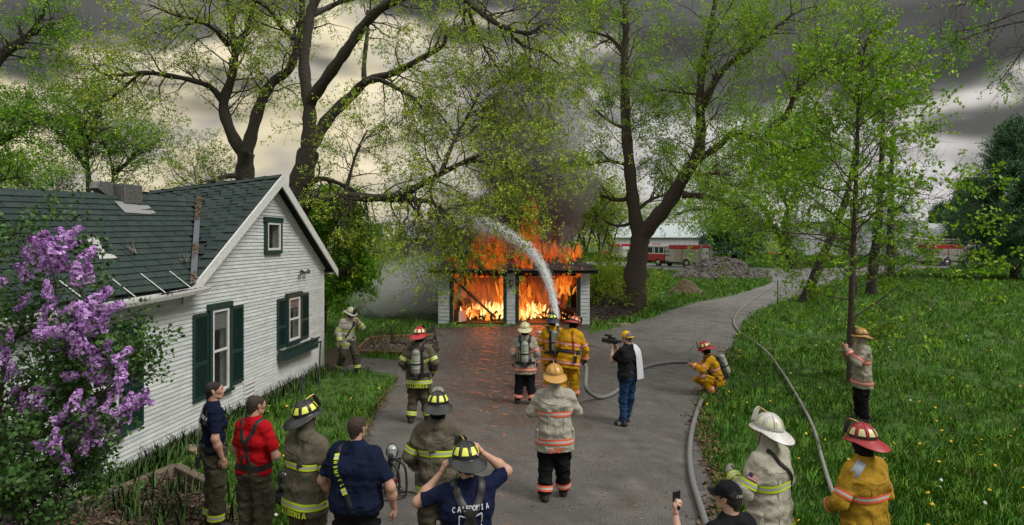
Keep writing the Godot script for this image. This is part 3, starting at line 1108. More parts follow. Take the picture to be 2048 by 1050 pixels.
	shutter(-1.39, 1.08, -0.98, 2.22)
	house_window(-5.22, 0.66, -4.50, 2.34, "tall middle window between two green louvred shutters", true, true)
	shutter(-5.67, 0.66, -5.24, 2.22)
	shutter(-4.48, 0.68, -4.05, 2.24)
	house_window(-8.08, 0.68, -7.38, 2.30, "window half hidden by the purple lilac", true, true)
	shutter(-8.52, 0.66, -8.11, 2.20)
	shutter(-7.35, 0.67, -6.93, 2.22)
	house_window(-3.17, 3.24, -2.42, 4.04, "small square green framed window high in the gable", false, false)
	# flower box under the rear window
	var fbx := Node3D.new()
	fbx.name = "flower_box"
	fbx.position = Vector3(-1.72, 0.80, 0.02)
	house.add_child(fbx, true)
	var bm := MB.new()
	for pc in [[Vector3(0, 0.12, 0.22), Vector3(1.76, 0.24, 0.025)], [Vector3(-0.87, 0.12, 0.12), Vector3(0.025, 0.24, 0.18)], [Vector3(0.87, 0.12, 0.12), Vector3(0.025, 0.24, 0.18)], [Vector3(0, 0.015, 0.12), Vector3(1.70, 0.03, 0.18)], [Vector3(0, 0.25, 0.235), Vector3(1.82, 0.03, 0.06)]]:
		bm.box(at(pc[0].x, pc[0].y, pc[0].z), pc[1], 0.004)
	obj("box", bm.mesh(), mats["green_paint"], fbx)
	var sl2 := MB.new()
	sl2.box(at(0, 0.17, 0.115), Vector3(1.69, 0.02, 0.18))
	obj("soil", sl2.mesh(), mats["soil"], fbx)
	# vent, lamp, tap
	var vn := Node3D.new()
	vn.name = "wall_vent"
	vn.position = Vector3(-3.78, 0.16, 0.02)
	house.add_child(vn, true)
	var vfr := MB.new()
	vfr.box(at(0, 0.22, 0.006), Vector3(0.42, 0.46, 0.012))
	obj("frame", vfr.mesh(), mats["trim_white"], vn)
	for k in 5:
		var sb := MB.new()
		sb.box(Transform3D(Basis(Vector3.RIGHT, 0.5), Vector3(0, 0.05 + 0.085 * k, 0.022)), Vector3(0.38, 0.06, 0.010))
		obj("slat", sb.mesh(), mats["trim_white"], vn)
	var fl2 := Node3D.new()
	fl2.name = "flood_lamp"
	fl2.position = Vector3(-1.38, 2.76, 0.03)
	house.add_child(fl2, true)
	var lb := MB.new()
	lb.lathe(Transform3D(Basis(Vector3.RIGHT, PI / 2), Vector3.ZERO), [Vector2(0.0, 0.03), Vector2(0.055, 0.025), Vector2(0.055, 0)], 12)
	lb.rod(Vector3(0, 0, 0.02), Vector3(0.03, -0.02, 0.10), 0.012, 0.012)
	obj("mount", lb.mesh(), mats["dull_metal"], fl2)
	for s in [-1.0, 1.0]:
		var hd := MB.new()
		hd.lathe(Transform3D(Basis(Vector3.FORWARD, s * 1.4), Vector3(0.03 + s * 0.05, -0.02, 0.10)), [Vector2(0.0, 0.0), Vector2(0.03, 0.0), Vector2(0.035, 0.06), Vector2(0.055, 0.14), Vector2(0.05, 0.145), Vector2(0.0, 0.11)], 12)
		obj("lamp_head", hd.mesh(), mats["dull_metal"], fl2)


# ---------------------------------------------------------------- garage and fire

var garage: Node3D


func make_garage() -> void:
	garage = thing("garage", "burning white two bay garage with flames through its roof", "garage", Vector3(0, 0, -25.1), -0.03)
	# posts of short clapboards with green corner trim
	var posts := [[-3.10, -2.62, "left"], [-0.22, 0.14, "middle"], [2.86, 3.24, "right"]]
	for p in posts:
		var x0: float = p[0]
		var x1: float = p[1]
		var b := MB.new()
		b.box(at((x0 + x1) / 2, 1.08, -0.20), Vector3(x1 - x0 - 0.01, 2.16, 0.36))
		obj("post", b.mesh(), mats["siding_1"], garage)
		var y := 0.04
		while y < 2.08:
			var m := plank(x0, x1, y, 0.152, -0.018)
			obj("clapboard", m.mesh(), mats["siding_%d" % rng.randi_range(0, 2)], garage)
			y += 0.155
		var tr := MB.new()
		var w := 0.15
		if x0 > -3:
			tr.box(at(x0 - w / 2, 1.05, -0.14), Vector3(w, 2.10, 0.30), 0.006)
		if x1 < 3:
			tr.box(at(x1 + w / 2, 1.05, -0.14), Vector3(w, 2.10, 0.30), 0.006)
		obj("trim", tr.mesh(), mats["green_paint"], garage)
	# header, side and back walls
	var hd := MB.new()
	hd.box(at(0.05, 2.14, -0.14), Vector3(6.3, 0.18, 0.22), 0.006)
	obj("header", hd.mesh(), mats["char"], garage)
	var sd := MB.new()
	for x in [-3.06, 3.20]:
		sd.box(at(x, 1.08, -3.4), Vector3(0.08, 2.16, 6.05))
	obj("side_wall", sd.mesh(), mats["siding_1"], garage)
	# back wall of charred boards with gaps between, and the studs
	for k in 21:
		var x := -2.95 + 0.30 * k
		if rng.randf() < 0.12:
			continue
		var m := MB.new()
		m.box(Transform3D(Basis(Vector3.BACK, rng.randf_range(-0.02, 0.02)), Vector3(x, 1.05, -6.35)), Vector3(rng.randf_range(0.20, 0.28), 2.1, 0.03))
		obj("charred_board", m.mesh(), mats["char"], garage)
	for k in 11:
		var m := MB.new()
		m.box(Transform3D(Basis(Vector3.BACK, rng.randf_range(-0.03, 0.03)), Vector3(-2.9 + 0.6 * k, 1.05, -6.2)), Vector3(0.06, 2.1, 0.12))
		obj("stud", m.mesh(), mats["char"], garage)
	var fl := MB.new()
	fl.box(at(0.05, 0.01, -3.3), Vector3(6.2, 0.05, 6.2))
	obj("floor_slab", fl.mesh(), mats["char"], garage)
	# rafters and roof: a low hip, eaten away where the fire has come through
	for k in 11:
		var x := -2.9 + 0.6 * k
		for s in [0, 1]:
			var a := Vector3(x, 2.22, -0.1) if s == 0 else Vector3(x, 2.22, -6.4)
			var b := Vector3(x * 0.75, 2.90, -3.25)
			var m := MB.new()
			var dv := b - a
			m.box(Transform3D(Basis.looking_at(dv.normalized(), Vector3.UP), (a + b) / 2), Vector3(0.05, 0.12, dv.length()))
			obj("rafter", m.mesh(), mats["char"], garage)
	var fascia := MB.new()
	fascia.box(at(0.05, 2.235, 0.335), Vector3(7.0, 0.13, 0.03), 0.004)
	for x in [-3.45, 3.55]:
		fascia.box(at(x, 2.235, -3.2), Vector3(0.03, 0.13, 7.05), 0.004)
	obj("fascia", fascia.mesh(), mats["char"], garage)
	var roof_tab := MB.new()
	roof_tab.box(at(0, 0.10, 0.0), Vector3(0.46, 0.26, 0.02))
	var tabm := roof_tab.mesh()
	for r in 17:
		var s := r / 17.0
		var z := 0.36 - 3.6 * s
		var y := 2.29 + 0.72 * s
		var hx := 3.50 - 1.3 * s
		var x := -hx + 0.05 + (0.24 if r % 2 else 0.0)
		while x < hx:
			var hole := false
			hole = hole or (pow((x + 1.0) / 0.75, 2.0) + pow((s - 0.62) / 0.45, 2.0) < 1.0)
			hole = hole or (pow((x - 0.95) / 0.85, 2.0) + pow((s - 0.70) / 0.42, 2.0) < 1.0)
			hole = hole or (pow((x - 2.35) / 0.6, 2.0) + pow((s - 0.92) / 0.30, 2.0) < 1.0)
			hole = hole or (pow((x + 2.6) / 0.4, 2.0) + pow((s - 0.80) / 0.25, 2.0) < 1.0)
			if not hole or rng.randf() < 0.08:
				var o := obj("shingle", tabm, mats["char_shingle_%d" % rng.randi_range(0, 2)], garage)
				var tl := Vector3(0, 0.72, -3.6).normalized()
				o.transform = Transform3D(Basis(Vector3.RIGHT, tl, Vector3.RIGHT.cross(tl)).rotated(Vector3.RIGHT, -0.05 + rng.randf_range(-0.03, 0.05)), Vector3(x + 0.05, y + 0.012, z))
			x += 0.48
	var hip := MB.new()   # side slopes and the back slope
	for s in [-1.0, 1.0]:
		var x0: float = 0.05 + 3.5 * s
		var x1: float = 0.05 + 2.2 * s
		if s > 0:
			hip.quad(Vector3(x0, 2.29, 0.36), Vector3(x0, 2.29, -6.7), Vector3(x1, 3.0, -4.4), Vector3(x1, 3.0, -3.2))
		else:
			hip.quad(Vector3(x0, 2.29, -6.7), Vector3(x0, 2.29, 0.36), Vector3(x1, 3.0, -3.2), Vector3(x1, 3.0, -4.4))
	obj("hip_slope", hip.mesh(), mats["char_shingle_0"], garage)
	var cup := MB.new()
	cup.box(at(-0.35, 3.02, -2.6), Vector3(0.42, 0.55, 0.42), 0.01)
	cup.box(at(-0.35, 3.32, -2.6), Vector3(0.56, 0.05, 0.56), 0.01)
	obj("roof_vent", cup.mesh(), mats["char"], garage)
	# left door panel folded back, fallen rafter, door panel remains on the right
	for k in 4:
		var dp := MB.new()
		dp.box(Transform3D(Basis(Vector3.UP, 1.05), Vector3(-2.15, 0.28 + 0.5 * k, -0.62)), Vector3(0.55, 0.47, 0.04), 0.008)
		if k != 1 and k < 3:
			obj("door_panel", dp.mesh(), mats["siding_1"], garage)
	var fr := MB.new()
	fr.box(Transform3D(Basis(Vector3.BACK, -0.74), Vector3(-1.72, 1.18, -0.35)), Vector3(2.75, 0.09, 0.06), 0.004)
	obj("fallen_rafter", fr.mesh(), mat("ember_wood", Color(0.10, 0.055, 0.035), 0.9), garage)
	var lampb := MB.new()
	lampb.box(at(-0.04, 1.70, 0.06), Vector3(0.13, 0.20, 0.13), 0.02)
	lampb.box(at(-0.04, 1.84, 0.05), Vector3(0.18, 0.06, 0.16), 0.02)
	lampb.rod(Vector3(-0.04, 1.60, 0.06), Vector3(-0.04, 1.53, 0.06), 0.03, 0.015)
	obj("wall_lamp", lampb.mesh(), mats["dull_metal"], garage)
	# burning heaps on the floor
	for h in [[-1.0, -1.9, 60, 1.5], [0.75, -2.4, 45, 1.1], [1.9, -2.0, 30, 1.2]]:
		for k in h[2]:
			var m := MB.new()
			m.box(Transform3D(Basis.from_euler(Vector3(rng.randf_range(-0.5, 0.5), rng.randf() * TAU, rng.randf_range(-0.6, 0.6))), Vector3(h[0] + rng.randfn() * h[3] * 0.45, 0.06 + absf(rng.randfn()) * 0.13, h[1] + rng.randfn() * 0.4)), Vector3(rng.randf_range(0.3, 1.1), rng.randf_range(0.03, 0.09), rng.randf_range(0.03, 0.12)))
			obj("charred_timber", m.mesh(), mats["char"], garage)
	make_fire()


func flame_shape(sd: int) -> ArrayMesh:
	# one tongue of flame, unit height, licking to one side and narrowing to a point
	var r := RandomNumberGenerator.new()
	r.seed = sd
	var m := MB.new()
	var sides := 7
	var rings := 9
	var ph := r.randf() * TAU
	var bend := r.randf_range(0.06, 0.20)
	for i in rings:
		var t := float(i) / (rings - 1)
		var rad := 0.19 * pow(sin(PI * clampf(0.16 + 0.84 * t, 0, 1)), 0.8) * (1.0 - 0.55 * t) + 0.002
		var cx := bend * sin(ph + t * 4.2) * t
		var cz := bend * cos(ph * 1.7 + t * 3.5) * t
		for k in sides:
			var a := TAU * k / sides
			var lump := 1.0 + 0.35 * sin(a * 2.0 + t * 7.0 + ph) + 0.2 * sin(a * 3.0 - t * 11.0)
			var o := Vector3(cos(a), 0.0, -sin(a)) * rad * lump
			m.vert(Vector3(cx, t, cz) + o, Vector3(cos(a), 0.25, -sin(a)).normalized())
	for i in rings - 1:
		for k in sides:
			var a := i * sides + k
			var b := i * sides + (k + 1) % sides
			m.face(a, b, b + sides)
			m.face(a, b + sides, a + sides)
	return m.mesh()


func make_fire() -> void:
	var fm := mat("flame", Color.WHITE, 1.0)
	fm.shading_mode = BaseMaterial3D.SHADING_MODE_UNSHADED
	fm.vertex_color_use_as_albedo = true
	fm.transparency = BaseMaterial3D.TRANSPARENCY_ALPHA
	fm.albedo_color.a = 0.36
	var fire := thing("garage_fire", "orange fire filling both bays and bursting through the garage roof", "fire", garage.position, -0.03)
	# centre, spread, count, size, heat: heaps on the floor, sheets along the walls, plumes through the roof
	var beds := [
		[Vector3(-0.95, 0.12, -1.7), Vector3(0.55, 0.06, 0.35), 130, 0.55, 1.05, "floor_fire"],
		[Vector3(-0.45, 0.45, -2.3), Vector3(0.25, 0.3, 0.4), 40, 0.6, 0.62, "floor_fire"],
		[Vector3(-1.85, 1.30, -1.6), Vector3(0.50, 0.16, 0.5), 90, 0.45, 0.36, "ceiling_fire"],
		[Vector3(-0.75, 1.05, -2.8), Vector3(0.50, 0.35, 0.5), 70, 0.6, 0.22, "ceiling_fire"],
		[Vector3(-0.42, 1.35, -0.9), Vector3(0.10, 0.40, 0.3), 34, 0.6, 0.58, "ceiling_fire"],
		[Vector3(-1.7, 0.9, -4.5), Vector3(0.7, 0.4, 0.6), 40, 0.8, 0.14, "back_fire"],
		[Vector3(0.45, 0.55, -1.6), Vector3(0.12, 0.42, 0.3), 60, 0.6, 0.62, "post_fire"],
		[Vector3(0.75, 0.18, -2.0), Vector3(0.32, 0.06, 0.4), 90, 0.46, 1.0, "floor_fire"],
		[Vector3(1.55, 0.10, -1.8), Vector3(0.50, 0.04, 0.3), 40, 0.20, 0.8, "floor_fire"],
		[Vector3(0.85, 1.05, -2.6), Vector3(0.3, 0.4, 0.5), 40, 0.6, 0.28, "back_fire"],
		[Vector3(2.35, 1.30, -3.6), Vector3(0.30, 0.26, 0.3), 90, 0.55, 0.54, "wall_fire"],
		[Vector3(2.2, 0.5, -4.4), Vector3(0.4, 0.3, 0.4), 26, 0.8, 0.08, "wall_fire"],
		[Vector3(-0.85, 2.15, -0.6), Vector3(0.16, 0.22, 0.2), 40, 0.7, 0.36, "roof_fire"],
		[Vector3(-0.85, 2.75, -1.6), Vector3(0.32, 0.22, 0.3), 80, 0.80, 0.40, "roof_fire"],
		[Vector3(-1.45, 2.75, -1.8), Vector3(0.22, 0.14, 0.2), 36, 0.75, 0.36, "roof_fire"],
		[Vector3(0.80, 2.75, -2.0), Vector3(0.26, 0.25, 0.3), 80, 0.95, 0.50, "roof_fire"],
		[Vector3(0.92, 3.45, -2.2), Vector3(0.20, 0.30, 0.25), 64, 0.95, 0.46, "roof_fire"],
		[Vector3(0.72, 4.15, -2.3), Vector3(0.18, 0.28, 0.2), 30, 0.8, 0.28, "roof_fire"],
		[Vector3(2.05, 2.72, -2.2), Vector3(0.45, 0.07, 0.3), 80, 0.55, 0.50, "roof_fire"],
		[Vector3(2.55, 2.62, -1.9), Vector3(0.15, 0.04, 0.3), 34, 0.36, 0.72, "roof_fire"],
		[Vector3(-1.75, 1.95, -0.10), Vector3(0.50, 0.10, 0.10), 60, 0.50, 0.40, "roof_fire"],
		[Vector3(-0.72, 2.15, 0.15), Vector3(0.16, 0.35, 0.15), 60, 0.75, 0.42, "roof_fire"],
		[Vector3(0.55, 2.0, 0.0), Vector3(0.18, 0.25, 0.12), 36, 0.55, 0.46, "roof_fire"],
		[Vector3(2.3, 1.95, -0.05), Vector3(0.35, 0.08, 0.10), 36, 0.40, 0.42, "roof_fire"],
		[Vector3(-1.2, 2.50, -0.75), Vector3(0.7, 0.12, 0.3), 60, 0.45, 0.34, "roof_fire"],
		[Vector3(1.3, 2.50, -0.8), Vector3(0.8, 0.12, 0.3), 56, 0.42, 0.38, "roof_fire"],
		[Vector3(-2.75, 2.55, -1.6), Vector3(0.18, 0.05, 0.3), 26, 0.36, 0.34, "roof_fire"],
	]
	var shapes := [flame_shape(1), flame_shape(2), flame_shape(3)]
	for bd in beds:
		var places := []
		var tints := PackedColorArray()
		for k in int(bd[2] * {"floor_fire": 1.5, "ceiling_fire": 0.8, "back_fire": 0.8, "post_fire": 1.1, "wall_fire": 1.0, "roof_fire": 0.85}[bd[5]]):
			var off := Vector3(rng.randfn() * bd[1].x, rng.randfn() * bd[1].y, rng.randfn() * bd[1].z)
			if bd[5] == "roof_fire":
				off.y = absf(off.y) * 1.5
				off.x *= 1.15 - 0.6 * clampf(off.y / (bd[1].y * 2.0), 0.0, 1.2)
			var p: Vector3 = bd[0] + off
			p.y = maxf(p.y, 0.04)
			p.x = clampf(p.x, -2.9, 3.05)
			var ht: float = bd[3] * rng.randf_range(0.4, 1.35)
			var wd: float = ht * rng.randf_range(0.35, 0.9)
			var lean := Basis.from_euler(Vector3(rng.randfn() * 0.18, rng.randf() * TAU, rng.randfn() * 0.22 + 0.10))
			places.append(Transform3D(lean.scaled_local(Vector3(wd, ht, wd)), p))
			var up: float = clampf(off.y / (bd[1].y + 0.05), -1.0, 1.5)
			var heat: float = clampf(bd[4] * rng.randf_range(0.4, 1.35) - 0.14 * up, 0.02, 1.2)
			var c := Color(0.12, 0.014, 0.002).lerp(Color(0.55, 0.090, 0.008), smoothstep(0.08, 0.5, heat))
			c = c.lerp(Color(1.05, 0.36, 0.05), smoothstep(0.5, 0.85, heat))
			c = c.lerp(Color(1.8, 1.15, 0.42), smoothstep(0.85, 1.1, heat))
			tints.append(c)
		many(bd[5], shapes[rng.randi_range(0, 2)], fm, places, tints, fire)
	for l in [[Vector3(-1.2, 0.5, -1.2), 1.6], [Vector3(1.0, 0.5, -1.4), 1.4], [Vector3(-1.4, 1.2, -4.6), 0.8], [Vector3(1.9, 1.2, -4.6), 1.2], [Vector3(0.9, 3.3, -1.8), 0.8], [Vector3(-0.8, 2.9, -1.3), 0.6]]:
		var o := OmniLight3D.new()
		o.name = "fire_light"
		o.light_color = Color(1.0, 0.42, 0.10)
		o.light_energy = l[1]
		o.light_size = 0.4
		o.omni_range = 30.0
		o.omni_attenuation = 2.0
		o.shadow_enabled = true
		o.position = l[0]
		fire.add_child(o, true)
	# smoke: a brown column leaning over the roof and into the trees, pale steam at the left foot
	var smoke := thing("smoke", "brown grey smoke rising from the garage roof into the trees", "smoke", garage.position)
	tag(smoke, "", "", "", "stuff")
	var dens := [["dark_smoke", Color(0.34, 0.285, 0.245), 0.75], ["mid_smoke", Color(0.52, 0.48, 0.46), 0.36], ["thin_smoke", Color(0.72, 0.71, 0.73), 0.17], ["steam", Color(0.90, 0.91, 0.93), 0.042]]
	var fogs := []
	for d in dens:
		var f := FogMaterial.new()
		f.resource_name = d[0]
		f.albedo = d[1].linear_to_srgb()
		f.density = d[2]
		fogs.append(f)
	var puffs := []
	for k in 36:   # column
		var t := k / 35.0
		var c := Vector3(0.6 - 0.2 * t + rng.randfn() * (0.65 + 0.6 * t), 3.1 + 6.8 * t, -3.4 + rng.randfn() * 0.8)
		puffs.append([c, rng.randf_range(1.6, 2.8) * (1.0 + 1.0 * t), 0 if t < 0.35 else (1 if t < 0.62 else 2)])
	for k in 9:   # drift to the left, between the limbs of the big tree
		var t := k / 8.0
		puffs.append([Vector3(-1.4 - 1.9 * t + rng.randfn() * 0.3, 3.2 + 1.6 * rng.randf() + t * 0.8, -4.6 + rng.randfn() * 0.6), rng.randf_range(1.5, 2.4), 1])
	for k in 6:
		puffs.append([Vector3(1.2 + rng.randf() * 1.3, 3.6 + rng.randf() * 1.5, -5.0), rng.randf_range(1.2, 2.0), 1])
	for k in 10:   # rolling over the roof, in front of the flames
		puffs.append([Vector3(rng.randf_range(-1.9, 2.4), 2.9 + rng.randf() * 1.3, -0.9 - rng.randf() * 0.8), rng.randf_range(0.7, 1.3), 0 if k % 2 else 1])
	for k in 8:   # thin haze inside both bays
		puffs.append([Vector3(-1.4 if k % 2 else 1.5, 0.9 + rng.randf() * 0.6, -0.6 - rng.randf() * 0.8) + Vector3(rng.randfn() * 0.4, 0, 0), rng.randf_range(1.2, 1.8), 2])
	for k in 5:   # dark under the roof
		puffs.append([Vector3(-1.1 + rng.randfn() * 0.5, 1.95 + rng.randf() * 0.3, -0.7 - rng.randf()), rng.randf_range(0.7, 1.1), 0])
	for k in 4:
		puffs.append([Vector3(1.45 + rng.randfn() * 0.3, 1.7 + rng.randf() * 0.5, -1.0 - rng.randf()), rng.randf_range(0.8, 1.2), 0])
	for k in 44:   # steam by the left wall
		var t := rng.randf()
		puffs.append([Vector3(-3.3 - 3.6 * t * t, 0.3 + rng.randf() * 2.4 * (1.0 - 0.5 * t), -0.8 - rng.randf() * 3.0), rng.randf_range(1.2, 3.2), 3])
	for k in 4:
		puffs.append([Vector3(1.5 + rng.randf() * 1.8, 2.95, -2.2 - rng.randf()), rng.randf_range(0.6, 0.9), 3])
	for p in puffs:
		var fv := FogVolume.new()
		fv.name = "puff"
		fv.shape = RenderingServer.FOG_VOLUME_SHAPE_ELLIPSOID
		fv.size = Vector3(p[1], p[1] * rng.randf_range(0.7, 1.1), p[1] * 0.9)
		fv.position = p[0]
		fv.rotation = Vector3(rng.randf(), rng.randf() * 3.0, rng.randf())
		fv.material = fogs[p[2]]
		smoke.add_child(fv, true)


# ---------------------------------------------------------------- far things

func wheel(parent: Node3D, p: Vector3, r: float, out: Vector3) -> void:
	var w := Node3D.new()
	w.name = "wheel"
	w.position = p
	parent.add_child(w, true)
	var b := Basis(Quaternion(Vector3.UP, out))
	var t := MB.new()
	t.lathe(Transform3D(b, -out * 0.15), [Vector2(r * 0.5, 0), Vector2(r * 0.92, 0), Vector2(r, 0.04), Vector2(r, 0.26), Vector2(r * 0.92, 0.30), Vector2(r * 0.55, 0.29), Vector2(r * 0.5, 0.2)], 20)
	obj("tyre", t.mesh(), mats["rubber"], w)
	var h := MB.new()
	h.lathe(Transform3D(b, Vector3.ZERO), [Vector2(r * 0.56, 0.08), Vector2(r * 0.5, 0.13), Vector2(r * 0.3, 0.10), Vector2(r * 0.16, 0.20), Vector2(0.0, 0.21)], 16)
	obj("rim", h.mesh(), mat("rim", Color(0.5, 0.5, 0.5), 0.35, 0.7), w)


func fire_engine(label: String, at_pos: Vector3, yaw: float, ladder: bool) -> void:
	# nose towards +x, length 9.4, width 2.5
	var red := mat("engine_red", Color(0.36, 0.018, 0.022), 0.3)
	var white := mat("engine_white", Color(0.62, 0.62, 0.60), 0.35)
	var silver := mat("engine_silver", Color(0.40, 0.41, 0.38), 0.4, 0.4)
	var gold := mat("roller_door", Color(0.33, 0.33, 0.27), 0.45, 0.3)
	var t := thing("fire_engine", label, "fire engine", at_pos, yaw, "")
	var L := 9.4
	var ch := MB.new()
	ch.box(at(0, 0.62, 0), Vector3(L - 0.6, 0.35, 1.6), 0.04)
	ch.box(at(L / 2 - 0.1, 0.65, 0), Vector3(0.55, 0.4, 2.45), 0.06)
	ch.box(at(-L / 2 - 0.1, 0.6, 0), Vector3(0.5, 0.2, 2.4), 0.03)
	obj("chassis", ch.mesh(), mats["dull_metal"], t)
	var cab := MB.new()
	cab.box(at(L / 2 - 1.75, 1.20, 0), Vector3(3.3, 0.95, 2.46), 0.06)
	obj("cab", cab.mesh(), red, t)
	var up := MB.new()
	up.box(at(L / 2 - 1.75, 2.72, 0), Vector3(3.25, 0.34, 2.42), 0.08)
	for x in [L / 2 - 0.22, L / 2 - 1.35, L / 2 - 1.62, L / 2 - 2.4, L / 2 - 3.30]:
		for z in [-1.17, 1.17]:
			up.box(at(x, 2.12, z), Vector3(0.13, 0.95, 0.09), 0.015)
	up.box(at(L / 2 - 1.75, 1.72, 0), Vector3(3.26, 0.12, 2.44), 0.02)
	obj("cab_roof", up.mesh(), white, t)
	var gl := MB.new()
	gl.box(at(L / 2 - 1.75, 2.15, 0), Vector3(3.05, 0.80, 2.30), 0.03)
	obj("window", gl.mesh(), mat("dark_glass", Color(0.03, 0.04, 0.045), 0.06), t)
	var bar := MB.new()
	bar.box(at(L / 2 - 0.9, 2.98, 0), Vector3(0.35, 0.16, 1.6), 0.04)
	obj("light_bar", bar.mesh(), mat("lens_red", Color(0.4, 0.02, 0.02), 0.2), t)
	var pump := MB.new()
	pump.box(at(L / 2 - 4.05, 1.65, 0), Vector3(1.1, 1.75, 2.36), 0.03)
	obj("pump_panel", pump.mesh(), silver, t)
	for k in 8:
		var ga := MB.new()
		for z in [-1.0, 1.0]:
			ga.lathe(Transform3D(Basis(Quaternion(Vector3.UP, Vector3(0, 0, z))), Vector3(L / 2 - 4.4 + 0.24 * (k % 4), 1.5 + 0.55 * (k / 4), 1.18 * z)), [Vector2(0.09, 0.0), Vector2(0.09, 0.04), Vector2(0.06, 0.05), Vector2(0.0, 0.045)], 10)
		obj("gauge", ga.mesh(), mats["dull_metal"], t)
	var body := MB.new()
	body.box(at(-1.95, 1.55, 0), Vector3(5.0, 1.75, 2.44), 0.04)
	obj("body", body.mesh(), silver, t)
	var top := MB.new()
	top.box(at(-1.95, 2.66, 0), Vector3(5.0, 0.52, 2.40), 0.06)
	obj("hose_bed", top.mesh(), red, t)
	for z in [-1.0, 1.0]:
		for d in [[-3.85, 1.55, 1.05, 1.45], [-2.45, 1.85, 1.25, 0.85], [-1.0, 1.55, 1.25, 1.45]]:
			var dr := MB.new()
			for k in 9:
				dr.box(at(d[0], d[1] - d[3] / 2 + (k + 0.5) * d[3] / 9, 1.225 * z), Vector3(d[2], d[3] / 9 - 0.012, 0.03), 0.004)
			obj("roller_door", dr.mesh(), gold, t)
		var st := MB.new()
		st.box(at(-1.95, 2.38, 1.225 * z), Vector3(4.95, 0.08, 0.02))
		st.box(at(-3.15, 1.55, 1.225 * z), Vector3(0.12, 1.6, 0.02))
		st.box(at(-1.72, 1.55, 1.225 * z), Vector3(0.12, 1.6, 0.02))
		obj("red_trim", st.mesh(), red, t)
		var ar := MB.new()
		for x in ([-2.45] if not ladder else [-1.9, -3.2]):
			var pts := PackedVector3Array()
			var rr := PackedFloat32Array()
			for k in 11:
				var a := PI * k / 10.0
				pts.append(Vector3(x + cos(a) * 0.68, 0.55 + sin(a) * 0.68, 1.22 * z))
				rr.append(0.045)
			ar.tube(pts, rr, 6)
			var dk := MB.new()
			dk.lathe(Transform3D(Basis(Quaternion(Vector3.UP, Vector3(0, 0, z))), Vector3(x, 0.55, 1.10 * z)), [Vector2(0.66, 0.0), Vector2(0.66, 0.135), Vector2(0.0, 0.136)], 20)
			obj("wheel_well", dk.mesh(), mats["black"], t)
		obj("wheel_arch", ar.mesh(), mat("rim", Color(0.5, 0.5, 0.5), 0.35, 0.7), t)
		wheel(t, Vector3(L / 2 - 2.3, 0.53, 1.10 * z), 0.53, Vector3(0, 0, z))
		if ladder:
			wheel(t, Vector3(-1.9, 0.53, 1.12 * z), 0.53, Vector3(0, 0, z))
			wheel(t, Vector3(-3.2, 0.53, 1.12 * z), 0.53, Vector3(0, 0, z))
		else:
			wheel(t, Vector3(-2.45, 0.53, 1.12 * z), 0.53, Vector3(0, 0, z))
	# rear
	var re := MB.new()
	re.box(at(-4.47, 1.62, 0), Vector3(0.05, 1.75, 1.15), 0.02)
	obj("rear_door", re.mesh(), white, t)
	var fr := MB.new()
	for z in [-1.0, 1.0]:
		fr.box(at(-4.50, 1.75, 0.90 * z), Vector3(0.12, 2.1, 0.30), 0.03)
		fr.rod(Vector3(-4.62, 0.8, 1.1 * z), Vector3(-4.62, 2.8, 1.1 * z), 0.03, 0.03)
	obj("rear_frame", fr.mesh(), silver, t)
	var tx := MB.new()
	lettering(tx, "E-36", Transform3D(Basis(Vector3.UP, -PI / 2), Vector3(-4.502, 1.85, 0)), 0.36)
	tx.col = Color.WHITE
	obj("lettering", tx.mesh(), mats["black"], t)
	for z in [-0.85, 0.85]:
		var la := MB.new()
		la.box(at(-4.58, 2.55, z), Vector3(0.05, 0.14, 0.22), 0.02)
		la.box(at(-4.58, 0.95, z), Vector3(0.05, 0.16, 0.16), 0.02)
		obj("rear_lamp", la.mesh(), mat("lens_red", Color(0.4, 0.02, 0.02), 0.2), t)
	if ladder:
		var ld := MB.new()
		for z in [-0.45, 0.45]:
			ld.box(at(-0.9, 3.25, z), Vector3(8.2, 0.10, 0.08), 0.01)
			ld.box(at(-0.9, 3.65, z), Vector3(8.2, 0.08, 0.06), 0.01)
			for k in 20:
				ld.box(at(-4.9 + 0.42 * k, 3.45, z), Vector3(0.05, 0.36, 0.05))
		obj("ladder", ld.mesh(), mat("engine_silver", Color.WHITE), t)


func board_fence() -> void:
	var a := G(560, 515)
	var b := G(885, 508)
	var f := thing("field_fence", "dark three rail board fence across the misty field", "fence", a)
	var wood := mat("fence_wood", Color(0.07, 0.06, 0.055), 0.9)
	var n := 14
	for k in n + 1:
		var p := a.lerp(b, float(k) / n) - a
		var m := MB.new()
		m.box(Transform3D(Basis(Vector3.BACK, rng.randf_range(-0.03, 0.03)), p + Vector3(0, 0.75, 0)), Vector3(0.22, 1.5, 0.22), 0.02)
		obj("post", m.mesh(), wood, f)
		if k < n:
			var q := a.lerp(b, float(k + 1) / n) - a
			for y in [0.5, 0.95, 1.4]:
				var r := MB.new()
				var u := p + Vector3(0, y + rng.randf_range(-0.04, 0.04), 0.1)
				var v := q + Vector3(0, y, 0.1)
				r.box(Transform3D(Basis.looking_at((v - u).normalized(), Vector3.UP), (u + v) / 2), Vector3(0.06, 0.20, (v - u).length()))
				obj("rail", r.mesh(), wood, f)


